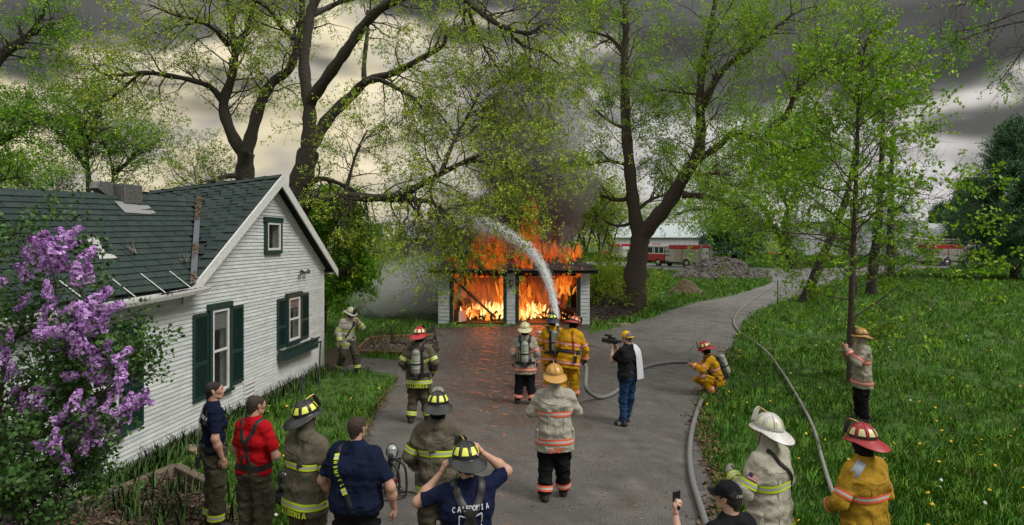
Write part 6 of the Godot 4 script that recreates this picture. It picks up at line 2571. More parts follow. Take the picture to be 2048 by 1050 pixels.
const LIME := [Color(0.60, 0.78, 0.03), Color(0.42, 0.44, 0.42)]
const ORANGE := [Color(0.85, 0.14, 0.06), Color(0.55, 0.53, 0.50)]
const TAN := Color(0.135, 0.118, 0.086)
const KHAKI := Color(0.36, 0.34, 0.275)
const PALE := Color(0.44, 0.42, 0.345)
const GOLD := Color(0.62, 0.33, 0.015)
const MUSTARD := Color(0.40, 0.235, 0.025)
const OLIVE := Color(0.088, 0.078, 0.056)
const BLACK := Color(0.012, 0.012, 0.014)
const NAVY := Color(0.008, 0.012, 0.035)


func cloth(c: Color, key: String) -> StandardMaterial3D:
	var k := "cloth_" + key
	if mats.has(k):
		return mats[k]
	var m := mat(k, c, 0.95)
	grain(m, noise_image(70, 0.025, 6, 256, Color(0.72, 0.71, 0.70), Color.WHITE, 1.6), Vector3(0.8, 0.8, 0.8))
	rough_skin(m, bump_image(71, 0.022, 4, 256, 12.0), 0.5)
	m.specular_mode = BaseMaterial3D.SPECULAR_SCHLICK_GGX
	m.metallic_specular = 0.25
	return m


func person(o: Dictionary) -> Node3D:
	# stands on its feet at o.at, facing o.yaw degrees (0 = towards the camera, 180 = away, 90 = right)
	var root := thing("person", o.label, "person", o.at, deg_to_rad(o.yaw), o.get("group", ""))
	var s: float = o.get("tall", 1.78) / 1.78
	root.scale = Vector3(s, s, s) * Vector3(o.get("slim", 1.0), 1.0, o.get("slim", 1.0))
	var cell: float = o.get("cell", 0.022)
	var w: float = o.get("bulk", 1.0)
	var lean: float = deg_to_rad(o.get("lean", 0.0))
	var side: float = deg_to_rad(o.get("side", 0.0))
	var hip: Vector3 = o.get("hip", Vector3(0, 0.94, 0))
	var up := Vector3(sin(side), cos(lean) * cos(side), sin(lean)).normalized()
	var tw: float = deg_to_rad(o.get("twist", 0.0))
	var R := Vector3(cos(tw), 0, -sin(tw))          # the person's left
	R = (R - up * R.dot(up)).normalized()
	var Fw := R.cross(up).normalized()
	var chest := hip + up * 0.35
	var sh := hip + up * 0.50
	var neck := hip + up * 0.565
	var hy: Array = o.get("head", [0.0, 0.0])
	var hb := Basis(Vector3.UP, tw + deg_to_rad(hy[0])) * Basis(Vector3.RIGHT, deg_to_rad(hy[1]))
	var hc := neck + up * 0.085 + hb * Vector3(0, 0.075, 0.025)
	var S := [sh + R * 0.185 * (0.5 + 0.5 * w), sh - R * 0.185 * (0.5 + 0.5 * w)]
	var E := [o.get("le", S[0] + R * 0.075 - up * 0.28 - Fw * 0.03), o.get("re", S[1] - R * 0.075 - up * 0.28 - Fw * 0.03)]
	var W := [o.get("lw", E[0] + Vector3(0, -0.25, 0) + Fw * 0.08), o.get("rw", E[1] + Vector3(0, -0.25, 0) + Fw * 0.08)]
	var J := [hip + R * 0.09 - up * 0.03, hip - R * 0.09 - up * 0.03]
	var K := [o.get("lk", J[0] + Vector3(0, -0.42, 0.03) + R * 0.025), o.get("rk", J[1] + Vector3(0, -0.42, 0.03) - R * 0.025)]
	var A := [o.get("la", Vector3(K[0].x + 0.02, 0.09, K[0].z - 0.03)), o.get("ra", Vector3(K[1].x - 0.02, 0.09, K[1].z - 0.03))]
	var T := [o.get("lt", Vector3(0.18, 0, 1)), o.get("rt", Vector3(-0.18, 0, 1))]
	var skin: Color = o.get("skin", Color(0.46, 0.27, 0.19))
	var bare: bool = o.get("bare_arms", false)
	# --- body: one continuous surface, head and hands joined on
	var body := MB.new()
	body.col = skin
	var bones := [
		[hip - R * 0.06, hip + R * 0.06, 0.115, 0.115], [hip + up * 0.17 - R * 0.05, hip + up * 0.17 + R * 0.05, 0.105, 0.105],
		[chest - R * 0.075, chest + R * 0.075, 0.115, 0.115], [sh - R * 0.13, sh + R * 0.13, 0.062, 0.062], [sh, neck + up * 0.06, 0.062, 0.056],
	]
	for q in 2:
		bones.append([S[q], E[q], 0.050 * sqrt(w), 0.041 * sqrt(w)])
		bones.append([E[q], E[q].lerp(W[q], 0.35), 0.043, 0.043 * sqrt(w)])
		bones.append([E[q].lerp(W[q], 0.35), W[q], 0.043 * sqrt(w), 0.027])
		bones.append([J[q], K[q], 0.080, 0.056])
		bones.append([K[q], A[q], 0.056, 0.038])
		bones.append([A[q] + Vector3(0, -0.05, 0), A[q] + T[q].normalized() * 0.15 + Vector3(0, -0.055, 0), 0.036, 0.030])
	nets(body, bones, 0.016 if bare else 0.030, 0.035)
	head_add(body, skin, Transform3D(hb, hc))
	var gloves: bool = o.has("gloves")
	var glove_mb := MB.new()
	for q in 2:
		var kind: String = o.get("hands", ["relaxed", "relaxed"])[q]
		var fdir: Vector3 = (W[q] - E[q]).normalized()
		if o.has("fingers"):
			fdir = o.fingers[q].normalized()
		var pn: Vector3 = o.get("palms", [-R, R])[q]
		pn = (pn - fdir * pn.dot(fdir)).normalized()
		var bx := fdir.cross(pn)
		var b := Basis(bx, fdir, pn)
		if q == 0:
			b = Basis(-bx, fdir, pn)
		# thumb side: for the right hand -x of the hand's own axes
		var hm: MB = hands[kind]
		var sc := 1.12 if gloves else 1.0
		var tf := Transform3D(b.scaled_local(Vector3.ONE * sc), W[q] - fdir * 0.008)
		if gloves:
			glove_mb.col = Color.WHITE
			glove_mb.add(hm, tf)
			glove_mb.rod(W[q] - fdir * 0.06, W[q] + fdir * 0.03, 0.048, 0.034, 10)
		else:
			var start := body.v.size()
			body.add(hm, tf)
			for i in range(start, body.v.size()):
				body.c[i] = skin * 1.05
	var bo := obj("body", body.mesh(), tinted("skin", 0.55), root)
	mats["skin"].subsurf_scatter_enabled = true
	mats["skin"].subsurf_scatter_strength = 0.06
	if gloves:
		var gm := obj("glove", glove_mb.mesh(), cloth(o.gloves, "glove_%s" % o.gloves), root)
	if o.has("hair"):
		var hr := MB.new()
		hr.add(hair_mb, Transform3D(hb, hc))
		var hm := mat("hair_%s" % o.hair, o.hair, 0.75)
		grain(hm, noise_image(72, 0.2, 3, 128, Color(0.35, 0.35, 0.35), Color(1.4, 1.4, 1.4), 2.0), Vector3(0.10, 0.04, 0.10))
		rough_skin(hm, bump_image(73, 0.35, 2, 128, 8.0), 1.0)
		obj("hair", hr.mesh(), hm, root)
	# --- trousers
	var tc: Color = o.get("trousers", OLIVE)
	var wide: float = o.get("wide", 1.0)
	var legs := [[hip - R * 0.065 * w, hip + R * 0.065 * w, 0.145 * sqrt(w), 0.145 * sqrt(w)], [hip + up * 0.09 - R * 0.06 * w, hip + up * 0.09 + R * 0.06 * w, 0.128 * sqrt(w), 0.128 * sqrt(w)]]
	for q in 2:
		var end: Vector3 = A[q] + (K[q] - A[q]).normalized() * 0.02
		legs.append([J[q], K[q], 0.108 * sqrt(w), 0.086 * wide])
		legs.append([K[q], end, 0.088 * wide, 0.082 * wide, true])
	var tr := MB.new()
	nets(tr, legs, cell, 0.05, [[up, (hip + up * 0.15).dot(up)]], 0.016, Vector3(6, 11, 6), o.at.x * 3.0)
	obj("trousers", tr.mesh(), cloth(tc, "trousers_%s" % tc), root)
	if not o.has("shoes"):
		for q in 2:
			var pk := MB.new()
			var ax: Vector3 = (J[q] - K[q]).normalized()
			var ox: Vector3 = R * (1.0 if q == 0 else -1.0)
			ox = (ox - ax * ox.dot(ax)).normalized()
			pk.box(Transform3D(Basis(ox, ax, ox.cross(ax)), J[q].lerp(K[q], 0.62) + ox * 0.095), Vector3(0.055, 0.20, 0.16), 0.02)
			pk.box(Transform3D(Basis(ox, ax, ox.cross(ax)), J[q].lerp(K[q], 0.62) + ox * 0.100 + ax * 0.085), Vector3(0.060, 0.06, 0.168), 0.012)
			obj("pocket", pk.mesh(), cloth(tc, "trousers_%s" % tc), root)
	# --- boots
	var bt := MB.new()
	for q in 2:
		var f: Vector3 = T[q].normalized()
		nets(bt, [[A[q] + Vector3(0, 0.10, 0) if not o.has("shoes") else A[q], A[q] + Vector3(0, -0.04, 0), 0.062 if not o.has("shoes") else 0.045, 0.055], [A[q] + Vector3(0, -0.045, 0) - f * 0.03, A[q] + Vector3(0, -0.055, 0) + f * 0.16, 0.050, 0.042], [A[q] + Vector3(0, -0.01, 0), A[q] + Vector3(0, -0.045, 0) + f * 0.11, 0.045, 0.040]], 0.016, 0.03, [[Vector3(0, -1, 0), -(A[q].y - 0.09) + 0.0]])
	obj("boots" if not o.has("shoes") else "shoes", bt.mesh(), mats["rubber"], root)
	if o.has("shoes"):
		var ss := MB.new()
		ss.col = Color(0.7, 0.7, 0.68)
		for q in 2:
			var f: Vector3 = T[q].normalized()
			var l := Vector3.UP.cross(f).normalized()
			for e in [-1.0, 1.0]:
				for n3 in 3:
					ss.box(Transform3D(Basis(l, Vector3.UP, l.cross(Vector3.UP)).rotated(l, 0.5), A[q] + f * (0.02 + 0.035 * n3) + l * e * 0.0500 + Vector3(0, -0.035, 0)), Vector3(0.008, 0.06, 0.014), 0.002)
		obj("shoe_stripe", ss.mesh(), mats["satin"], root)
	if o.has("cuffs"):
		for q in 2:
			var ax: Vector3 = (K[q] - A[q]).normalized()
			stripe(root, [[K[q], A[q], 0.088 * wide, 0.082 * wide]], 0.02, A[q].lerp(K[q], 0.24), ax, 0.038, o.cuffs, 0.3, "trouser_stripe", "satin", 0.014)
	if o.has("knees"):
		for q in 2:
			stripe(root, [[J[q], K[q], 0.108, 0.086 * wide], [K[q], A[q], 0.088 * wide, 0.082 * wide]], 0.03, K[q], (J[q] - A[q]).normalized(), 0.13, [o.knees, o.knees], 0.3, "knee_patch", "satin", 0.012, [PI * 0.5 - 0.9, PI * 0.5 + 0.9])
	# --- coat or shirt
	var cc: Color = o.top
	var is_coat: bool = o.get("coat", false)
	var ease := 0.026 if is_coat else 0.014
	var torso := [
		[hip + up * 0.02 - R * 0.075 * w, hip + up * 0.02 + R * 0.075 * w, (0.128 + ease) * w, (0.128 + ease) * w],
		[hip + up * 0.17 - R * 0.068 * w, hip + up * 0.17 + R * 0.068 * w, (0.116 + ease) * w, (0.116 + ease) * w],
		[chest - R * 0.092 * w, chest + R * 0.092 * w, (0.120 + ease) * w, (0.120 + ease) * w],
		[sh - up * 0.02 - R * 0.145 * w, sh - up * 0.02 + R * 0.145 * w, 0.070 + ease, 0.070 + ease],
		[sh - R * 0.10, neck + up * 0.0, 0.062 + ease, 0.056 + ease], [sh + R * 0.10, neck + up * 0.0, 0.062 + ease, 0.056 + ease],
	]
	if is_coat:
		torso.append([hip - up * 0.16 - R * 0.085 * w, hip - up * 0.16 + R * 0.085 * w, 0.165 * w, 0.165 * w])
		torso.append([hip - up * 0.30 - R * 0.085 * w, hip - up * 0.30 + R * 0.085 * w, 0.170 * w, 0.170 * w])
	var all := torso.duplicate()
	var arm_bones := [[], []]
	for q in 2:
		if is_coat:
			arm_bones[q] = [[S[q], E[q], 0.050 + ease, 0.046 + ease], [E[q], W[q] - (W[q] - E[q]).normalized() * 0.01, 0.048 + ease, 0.036 + ease, true]]
		else:
			arm_bones[q] = [[S[q] - R * (0.02 if q == 0 else -0.02), S[q].lerp(E[q], 0.80), 0.066 * sqrt(w), 0.064 * sqrt(w), true]]
		all.append_array(arm_bones[q])
	var hem: float = o.get("hem", 0.25 if is_coat else 0.03)
	var tm := MB.new()
	nets(tm, all, cell, 0.045, [[-up, -(hip - up * hem).dot(up)]], 0.016 if is_coat else 0.013, Vector3(5, 7, 5) if is_coat else Vector3(6, 9, 6), o.at.z * 2.0)
	obj("coat" if is_coat else "shirt", tm.mesh(), cloth(cc, "top_%s" % cc), root)
	# collar
	var cl := MB.new()
	var cb := Basis(-R, up, -Fw)
	var crad := 0.085 if is_coat else 0.070
	var chh := 0.055 if is_coat else 0.018
	cl.lathe(Transform3D(cb, neck + up * 0.005), [Vector2(crad + 0.02, -0.02), Vector2(crad + 0.004, 0.0), Vector2(crad, chh), Vector2(crad - 0.012, chh + 0.004), Vector2(crad - 0.016, 0.0)], 18)
	obj("collar", cl.mesh(), cloth(cc, "top_%s" % cc), root)
	var kk := 0.045
	if o.has("trim"):
		stripe(root, torso, kk, hip + up * o.get("trim_hi", 0.27), up, 0.036, o.trim, 0.5, "reflective_stripe", "satin", 0.014)
		stripe(root, torso, kk, hip - up * o.get("trim_lo", 0.13), up, 0.036, o.trim, 0.5, "reflective_stripe", "satin", 0.014)
		for q in 2:
			var ax: Vector3 = (W[q] - E[q]).normalized()
			stripe(root, arm_bones[q], 0.02, E[q].lerp(W[q], 0.72), ax, 0.032, o.trim, 0.25, "sleeve_stripe", "satin", 0.012)
			if o.get("upper_trim", true):
				stripe(root, arm_bones[q], 0.02, S[q].lerp(E[q], 0.72), (E[q] - S[q]).normalized(), 0.032, o.trim, 0.25, "sleeve_stripe", "satin", 0.012)
	if is_coat:
		for y in [[0.445, 0.17]]:
			if y[1] > 0.0:
				ribbon(root, torso, kk, [hip + up * y[0] + R * 0.2 - Fw * 0.06, hip + up * (y[0] - 0.02) + R * 0.09 - Fw * 0.2, hip + up * (y[0] - 0.02) - R * 0.09 - Fw * 0.2, hip + up * y[0] - R * 0.2 - Fw * 0.06], 0.012, cc * 0.8, "seam", 0.006)
		for e in [-1.0, 1.0]:
			ribbon(root, torso, kk, [hip + up * 0.40 + R * 0.13 * e - Fw * 0.15, hip + up * 0.15 + R * 0.11 * e - Fw * 0.17, hip - up * 0.1 + R * 0.12 * e - Fw * 0.17], 0.009, cc * 0.8, "seam", 0.005)
			var pk := MB.new()
			var pc := march(torso, kk, hip - up * 0.03 + R * 0.45 * e, -R * e)
			pk.box(Transform3D(Basis(R * e, up, (R * e).cross(up)), pc), Vector3(0.05, 0.17, 0.17), 0.018)
			obj("pocket", pk.mesh(), cloth(cc, "top_%s" % cc), root)
	if o.has("tail"):
		write_on(root, torso, kk, hip - up * 0.205, up, -Fw, o.tail[0], o.tail[2] if o.tail.size() > 2 else 0.058, o.tail[1], 0.0, "lettering", 0.5)
	if o.has("belt"):
		stripe(root, legs, 0.05, hip + up * 0.075, up, 0.030, [o.belt, o.belt * 1.2], 0.4, "belt", "satin", 0.012)
	# --- headgear
	if o.has("helmet"):
		put_helmet(root, Transform3D(hb * Basis(Vector3.RIGHT, o.get("tip", 0.0)), hc + hb * Vector3(0, 0.012, 0)), o.helmet, o.get("helmet_panel", Color(0.75, 0.80, 0.12)), o.get("helmet_band", BLACK), o.get("shield", Color(0.02, 0.02, 0.022)), o.get("worn", 0))
		var ch := MB.new()
		for e in [-1.0, 1.0]:
			ch.tube(PackedVector3Array([hc + hb * Vector3(0.088 * e, 0.03, 0.02), hc + hb * Vector3(0.078 * e, -0.05, 0.035), hc + hb * Vector3(0.02 * e, -0.118, 0.062)]), PackedFloat32Array([0.006, 0.006, 0.006]), 5)
		obj("chin_strap", ch.mesh(), mats["black"], root)
	if o.has("hood"):
		var hd := MB.new()
		nets(hd, [[hc + hb * Vector3(0, 0.0, -0.012), hc + hb * Vector3(0, 0.0, 0.012), 0.094, 0.088], [hc + hb * Vector3(0, -0.05, -0.01), neck + up * 0.01, 0.076, 0.085]], 0.018, 0.04, [[hb * Vector3(0, -0.2, 0.98), hc.dot(hb * Vector3(0, -0.2, 0.98)) + 0.07]])
		obj("hood", hd.mesh(), cloth(o.hood, "hood_%s" % o.hood), root)
	if o.has("cap"):
		put_cap(root, Transform3D(hb, hc), o.cap, o.get("cap_turn", 0.0), o.get("cap_mark", ""), o.get("cap_ink", Color.WHITE))
	if o.has("tank"):
		put_pack(root, torso, kk, hip, up, R, Fw, o.tank)
	o.root = root
	o.torso = torso
	o.k = kk
	o.legs = legs
	o.up = up
	o.R = R
	o.Fw = Fw
	o.hipp = hip
	o.S = S
	o.E = E
	o.W = W
	o.arms = arm_bones
	o.hc = hc
	o.hb = hb
	return root


func head_add(body: MB, skin: Color, t: Transform3D) -> void:
	var start := body.v.size()
	body.add(head_mb, t)
	for i in range(start, body.v.size()):
		var c := body.c[i]
		body.c[i] = c * skin if c.r <= 1.0 and c.r > 0.2 else (Color(0.6, 0.6, 0.58) if c.r > 1.0 else Color(0.02, 0.016, 0.012))


func put_helmet(root: Node3D, t: Transform3D, c: Color, panel: Color, band: Color, shield: Color, worn: int) -> void:
	var key := "helmet_%s" % c
	var hm := mat(key, c, 0.32)
	if not hm.clearcoat_enabled:
		hm.clearcoat_enabled = true
		hm.clearcoat = 0.3
		grain(hm, noise_image(74, 0.05, 5, 256, Color(0.55, 0.52, 0.48), Color.WHITE, 2.2), Vector3(0.25, 0.25, 0.25))
	var h := obj("helmet", helmet_parts["shell"], hm, root)
	h.transform = t
	obj("brim", helmet_parts["brim"], hm, h)
	for k in 8:
		if k == 0 or k == 7:
			pass
		obj("reflective_panel", helmet_parts["panel_%d" % k], mat("panel_%s" % panel, panel, 0.35), h)
	obj("band", helmet_parts["band"], mat("band_%s" % band, band, 0.6), h)
	obj("front_shield", helmet_parts["shield"], mat("shield_%s" % shield, shield, 0.5), h)
	obj("shield_holder", helmet_parts["holder"], mat("brass", Color(0.55, 0.40, 0.14), 0.4, 0.6), h)


func put_cap(root: Node3D, t: Transform3D, c: Color, turn: float, words: String, ink: Color) -> void:
	var m := MB.new()
	var prof := []
	for j in 9:
		var a := PI * 0.5 * j / 8.0
		prof.append(Vector2(0.098 * cos(a), 0.012 + 0.112 * sin(a)))
	m.lathe(Transform3D(Basis.IDENTITY.scaled(Vector3(0.94, 1, 1.10)), Vector3(0, 0.0, -0.004)), prof, 24)
	m.lathe(at(0, 0.124, -0.004), [Vector2(0.010, -0.002), Vector2(0.008, 0.005), Vector2(0, 0.007)], 8)
	var b := MB.new()
	var n := 10
	for i in n + 1:
		var a := lerpf(-1.05, 1.05, float(i) / n)
		var w := cos(a * 1.45) * 0.075
		var inner := Vector3(sin(a) * 0.093, 0.016, cos(a) * 0.105 - 0.004)
		var outer := inner + Vector3(sin(a) * 0.3, -0.10, 1.0).normalized() * maxf(w, 0.002) + Vector3(0, -0.012 * absf(a), 0)
		b.vert(inner, Vector3.UP)
		b.vert(outer, Vector3.UP)
		b.vert(inner + Vector3(0, -0.005, 0), Vector3.DOWN)
		b.vert(outer + Vector3(0, -0.005, 0), Vector3.DOWN)
	for i in n:
		var a := i * 4
		b.face(a, a + 1, a + 5)
		b.face(a, a + 5, a + 4)
		b.face(a + 2, a + 7, a + 3)
		b.face(a + 2, a + 6, a + 7)
		b.face(a + 1, a + 3, a + 7)
		b.face(a + 1, a + 7, a + 5)
	fix_side(b)
	var tt := Transform3D(t.basis * Basis(Vector3.UP, turn), t.origin + t.basis * Vector3(0, 0.016, 0))
	var o := obj("cap", m.mesh(), cloth(c, "cap_%s" % c), root)
	o.transform = tt
	obj("peak", b.mesh(), cloth(c, "cap_%s" % c), o)
	if words:
		var l := MB.new()
		var bones := [[Vector3(0, 0.03, -0.008), Vector3(0, 0.03, 0.0), 0.098, 0.098]]
		l.col = ink
		write_on(o, bones, 0.01, Vector3(0, 0.040, 0), Vector3.UP, Vector3.FORWARD.rotated(Vector3.UP, -0.35), words, 0.022, ink, 0.0, "lettering", 0.2)


func put_pack(root: Node3D, torso: Array, k: float, hip: Vector3, up: Vector3, R: Vector3, Fw: Vector3, c: Color) -> void:
	var p := Node3D.new()
	p.name = "air_pack"
	root.add_child(p, true)
	var o := hip + up * 0.26 - Fw * 0.155
	var b := Basis(-R, up, -Fw)   # z outwards
	var fr := MB.new()
	fr.box(Transform3D(b, o - Fw * -0.0 + up * 0.0), Vector3(0.21, 0.50, 0.035), 0.012)
	fr.box(Transform3D(b, o - Fw * 0.03 - up * 0.235), Vector3(0.24, 0.09, 0.09), 0.02)
	for e in [-1.0, 1.0]:
		fr.tube(PackedVector3Array([o + R * 0.10 * e + up * 0.12 - Fw * 0.02, o + R * 0.135 * e + up * 0.11 - Fw * 0.08, o + R * 0.135 * e - up * 0.20 - Fw * 0.08, o + R * 0.09 * e - up * 0.24 - Fw * 0.05]), PackedFloat32Array([0.010, 0.010, 0.010, 0.010]), 6)
	obj("frame", fr.mesh(), mats["black"], p)
	var tk := MB.new()
	var prof := [Vector2(0.0, -0.255), Vector2(0.03, -0.25), Vector2(0.03, -0.215)]
	for j in 7:
		var a := PI * 0.5 * (j / 6.0)
		prof.append(Vector2(0.035 + 0.046 * sin(a), -0.165 - 0.05 * cos(a)))
	for j in 7:
		var a := PI * 0.5 * (j / 6.0)
		prof.append(Vector2(0.081 * cos(a), 0.19 + 0.075 * sin(a)))
	tk.lathe(Transform3D(b, o - Fw * 0.105), prof, 20)
	var tm := mat("tank_%s" % c, c, 0.4)
	grain(tm, noise_image(75, 0.03, 5, 256, Color(0.6, 0.6, 0.58), Color.WHITE, 1.8), Vector3(0.3, 0.3, 0.3))
	obj("cylinder", tk.mesh(), tm, p)
	var lb := MB.new()
	for q in [[0.10, 0.10, Color(0.34, 0.36, 0.30)], [0.02, 0.02, Color(0.5, 0.55, 0.45)], [-0.05, 0.05, Color(0.30, 0.33, 0.28)], [-0.085, 0.012, Color(0.55, 0.6, 0.5)]]:
		lb.col = q[2]
		lb.lathe(Transform3D(b, o - Fw * 0.105), [Vector2(0.0815, q[0] - q[1] / 2), Vector2(0.0825, q[0] - q[1] / 2 + 0.001), Vector2(0.0825, q[0] + q[1] / 2 - 0.001), Vector2(0.0815, q[0] + q[1] / 2)], 20)
	obj("label_band", lb.mesh(), mats["satin"], p)
	var bs := MB.new()
	bs.lathe(Transform3D(b, o - Fw * 0.105), [Vector2(0.083, -0.03), Vector2(0.086, -0.028), Vector2(0.086, -0.002), Vector2(0.083, 0.0)], 20)
	obj("cylinder_strap", bs.mesh(), mats["black"], p)
	var vv := MB.new()
	vv.lathe(Transform3D(b, o - Fw * 0.105), [Vector2(0.0, -0.31), Vector2(0.022, -0.305), Vector2(0.022, -0.26), Vector2(0.015, -0.25)], 10)
	vv.rod(o - Fw * 0.105 - up * 0.28, o - Fw * 0.105 - up * 0.28 + R * 0.09, 0.012, 0.018)
	obj("valve", vv.mesh(), mats["dull_metal"], p)
	for e in [-1.0, 1.0]:
		ribbon(p, torso, k, [o + R * 0.07 * e + up * 0.20, hip + up * 0.50 + R * 0.105 * e - Fw * 0.09, hip + up * 0.58 + R * 0.12 * e, hip + up * 0.45 + R * 0.13 * e + Fw * 0.12, hip + up * 0.20 + R * 0.15 * e + Fw * 0.1, hip + up * 0.05 + R * 0.18 * e], 0.06, Color(0.016, 0.016, 0.018), "shoulder_strap", 0.022)
	stripe(p, torso, k, hip + up * 0.02, up, 0.028, [Color(0.016, 0.016, 0.018), Color(0.022, 0.022, 0.024)], 0.5, "waist_strap", "satin", 0.022)
	for q in 2:
		var tb := ribbon(p, torso, k, [o - up * 0.22 + R * (0.03 if q else -0.05), hip + up * 0.05 + R * 0.14 - Fw * 0.12, hip + up * 0.25 + R * 0.2 + Fw * 0.02, hip + up * 0.42 + R * 0.13 + Fw * 0.13] if q else [o + up * 0.1 - R * 0.06, hip + up * 0.3 - R * 0.16 - Fw * 0.1, hip + up * 0.2 - R * 0.2 + Fw * 0.05], 0.016, Color(0.015, 0.015, 0.016), "air_hose", 0.028, "satin", true)


# ---------------------------------------------------------------- people

func stand(u: float, d: float) -> Vector3:
	return P(u, LEVEL, d) * Vector3(1, 0, 1)


func make_people() -> void:
	build_head()
	build_helmet()
	for kind in ["relaxed", "grip", "hold"]:
		hands[kind] = build_hand(kind)
	var fair := Color(0.47, 0.27, 0.19)
	var black_hair := Color(0.022, 0.018, 0.016)
	var brown_hair := Color(0.055, 0.036, 0.024)
	var amber := Color(0.50, 0.27, 0.05)
	var strap := Color(0.020, 0.020, 0.021)
	# dark haired man by the wall
	var p1 := {"label": "person in navy shirt with black hair standing nearest the house wall", "at": stand(426, 7.4), "yaw": 128.0, "top": NAVY, "bare_arms": true, "hair": black_hair, "skin": fair, "trousers": OLIVE, "cuffs": LIME, "belt": BLACK, "head": [-18.0, -6.0], "cell": 0.018, "tall": 1.80, "hem": 0.0, "wide": 1.0}
	person(p1)
	ribbon(p1.root, p1.torso, p1.k, [p1.hipp + p1.up * 0.55 + p1.R * 0.12 + p1.Fw * 0.02, p1.hipp + p1.up * 0.40 + p1.R * 0.10 - p1.Fw * 0.16, p1.hipp + p1.up * 0.15 - p1.R * 0.02 - p1.Fw * 0.16, p1.hipp - p1.up * 0.02 - p1.R * 0.08 - p1.Fw * 0.15], 0.022, Color(0.35, 0.20, 0.15), "radio_strap")
	ribbon(p1.root, p1.torso, p1.k, [p1.hipp + p1.up * 0.52 - p1.R * 0.12 - p1.Fw * 0.06, p1.hipp + p1.up * 0.40 - p1.R * 0.14 - p1.Fw * 0.12, p1.hipp + p1.up * 0.38 - p1.R * 0.20 + p1.Fw * 0.02], 0.05, strap, "suspender")
	write_on(p1.root, p1.torso, p1.k, p1.hipp + p1.up * 0.44, p1.up, -p1.Fw, "CALEDONIA", 0.042, Color(0.6, 0.62, 0.66), 0.0)
	write_on(p1.root, p1.torso, p1.k, p1.hipp + p1.up * 0.34, p1.up, -p1.Fw, "FIRE", 0.065, Color(0.6, 0.62, 0.66), 0.0)
	radio(p1.root, p1.hipp - p1.up * 0.06 - p1.R * 0.10 - p1.Fw * 0.19, Basis(-p1.R, p1.up, -p1.Fw))
	# red shirt
	var p2 := {"label": "person in red t-shirt with crossed black suspenders", "at": stand(508, 6.8), "yaw": 158.0, "top": Color(0.46, 0.008, 0.014), "bare_arms": true, "hair": brown_hair, "skin": fair, "trousers": OLIVE, "belt": BLACK, "head": [-14.0, 0.0], "cell": 0.018, "wide": 1.1,
		"le": Vector3(0.30, 1.13, 0.02), "lw": Vector3(0.14, 1.06, 0.20), "re": Vector3(-0.30, 1.13, 0.02), "rw": Vector3(-0.12, 1.08, 0.22), "hem": 0.02, "hands": ["hold", "hold"]}
	person(p2)
	for e in [-1.0, 1.0]:
		ribbon(p2.root, p2.torso, p2.k, [p2.hipp + p2.up * 0.56 + p2.R * 0.10 * e + p2.Fw * 0.02, p2.hipp + p2.up * 0.50 + p2.R * 0.09 * e - p2.Fw * 0.10, p2.hipp + p2.up * 0.34 + p2.R * 0.01 * e - p2.Fw * 0.16], 0.045, strap, "suspender")
		ribbon(p2.root, p2.torso, p2.k, [p2.hipp + p2.up * 0.34 - p2.Fw * 0.16, p2.hipp + p2.up * 0.18 + p2.R * 0.04 * e - p2.Fw * 0.16, p2.hipp + p2.up * 0.01 + p2.R * 0.09 * e - p2.Fw * 0.16], 0.036, strap, "suspender")
	# tan coat and black helmet, left
	var p3 := {"label": "person in tan turnout coat and dusty black helmet beside the bald patch of lawn, lettering on the coat tail", "at": stand(612, 6.35), "yaw": 148.0, "top": TAN, "coat": true, "trim": LIME, "tail": ["CALEDONIA", LIME[0]], "trousers": OLIVE, "helmet": Color(0.016, 0.016, 0.018), "hood": TAN, "head": [-10.0, -12.0], "cell": 0.019, "skin": fair, "bulk": 1.08, "cuffs": LIME, "wide": 1.1, "gloves": BLACK,
		"le": Vector3(0.29, 1.12, 0.05), "lw": Vector3(0.17, 1.02, 0.24), "re": Vector3(-0.30, 1.12, 0.05), "rw": Vector3(-0.17, 1.02, 0.24)}
	p3.label = "person in tan turnout coat and black helmet standing beside the bareheaded broad man"
	person(p3)
	# big man in navy
	var p4 := {"label": "bareheaded broad person in navy polo with a lettered yellow strap across the back", "at": stand(712, 5.95), "yaw": 166.0, "top": Color(0.010, 0.016, 0.042), "bare_arms": true, "hair": brown_hair, "skin": fair, "trousers": BLACK, "bulk": 1.28, "head": [-10.0, 0.0], "cell": 0.017, "tall": 1.79, "hem": 0.06, "wide": 1.05,
		"le": Vector3(0.36, 1.14, -0.02), "re": Vector3(-0.37, 1.13, 0.0), "lw": Vector3(0.30, 0.92, 0.14), "rw": Vector3(-0.36, 0.88, 0.10)}
	person(p4)
	var pts := [p4.hipp + p4.up * 0.57 + p4.R * 0.13 + p4.Fw * 0.03, p4.hipp + p4.up * 0.50 + p4.R * 0.14 - p4.Fw * 0.10, p4.hipp + p4.up * 0.36 + p4.R * 0.11 - p4.Fw * 0.20, p4.hipp + p4.up * 0.18 + p4.R * 0.03 - p4.Fw * 0.20, p4.hipp - p4.up * 0.03 - p4.R * 0.07 - p4.Fw * 0.20]
	var line := ribbon(p4.root, p4.torso, p4.k, pts, 0.045, Color(0.012, 0.013, 0.016), "suspender")
	var tx := MB.new()
	tx.col = LIME[0]
	var word := "HEMPEL"
	for i in word.length():
		var f := 8.8 + i * 1.5
		var a := line[int(f)].lerp(line[int(f) + 1], f - int(f))
		var along := (line[int(f) + 1] - line[int(f)]).normalized()
		var nq := fnormal(p4.torso, p4.k, a)
		lettering(tx, word[i], Transform3D(Basis(along, nq.cross(along), nq), a + nq * 0.007), 0.040, 0.72)
	obj("lettering", tx.mesh(), mats["satin"], p4.root)
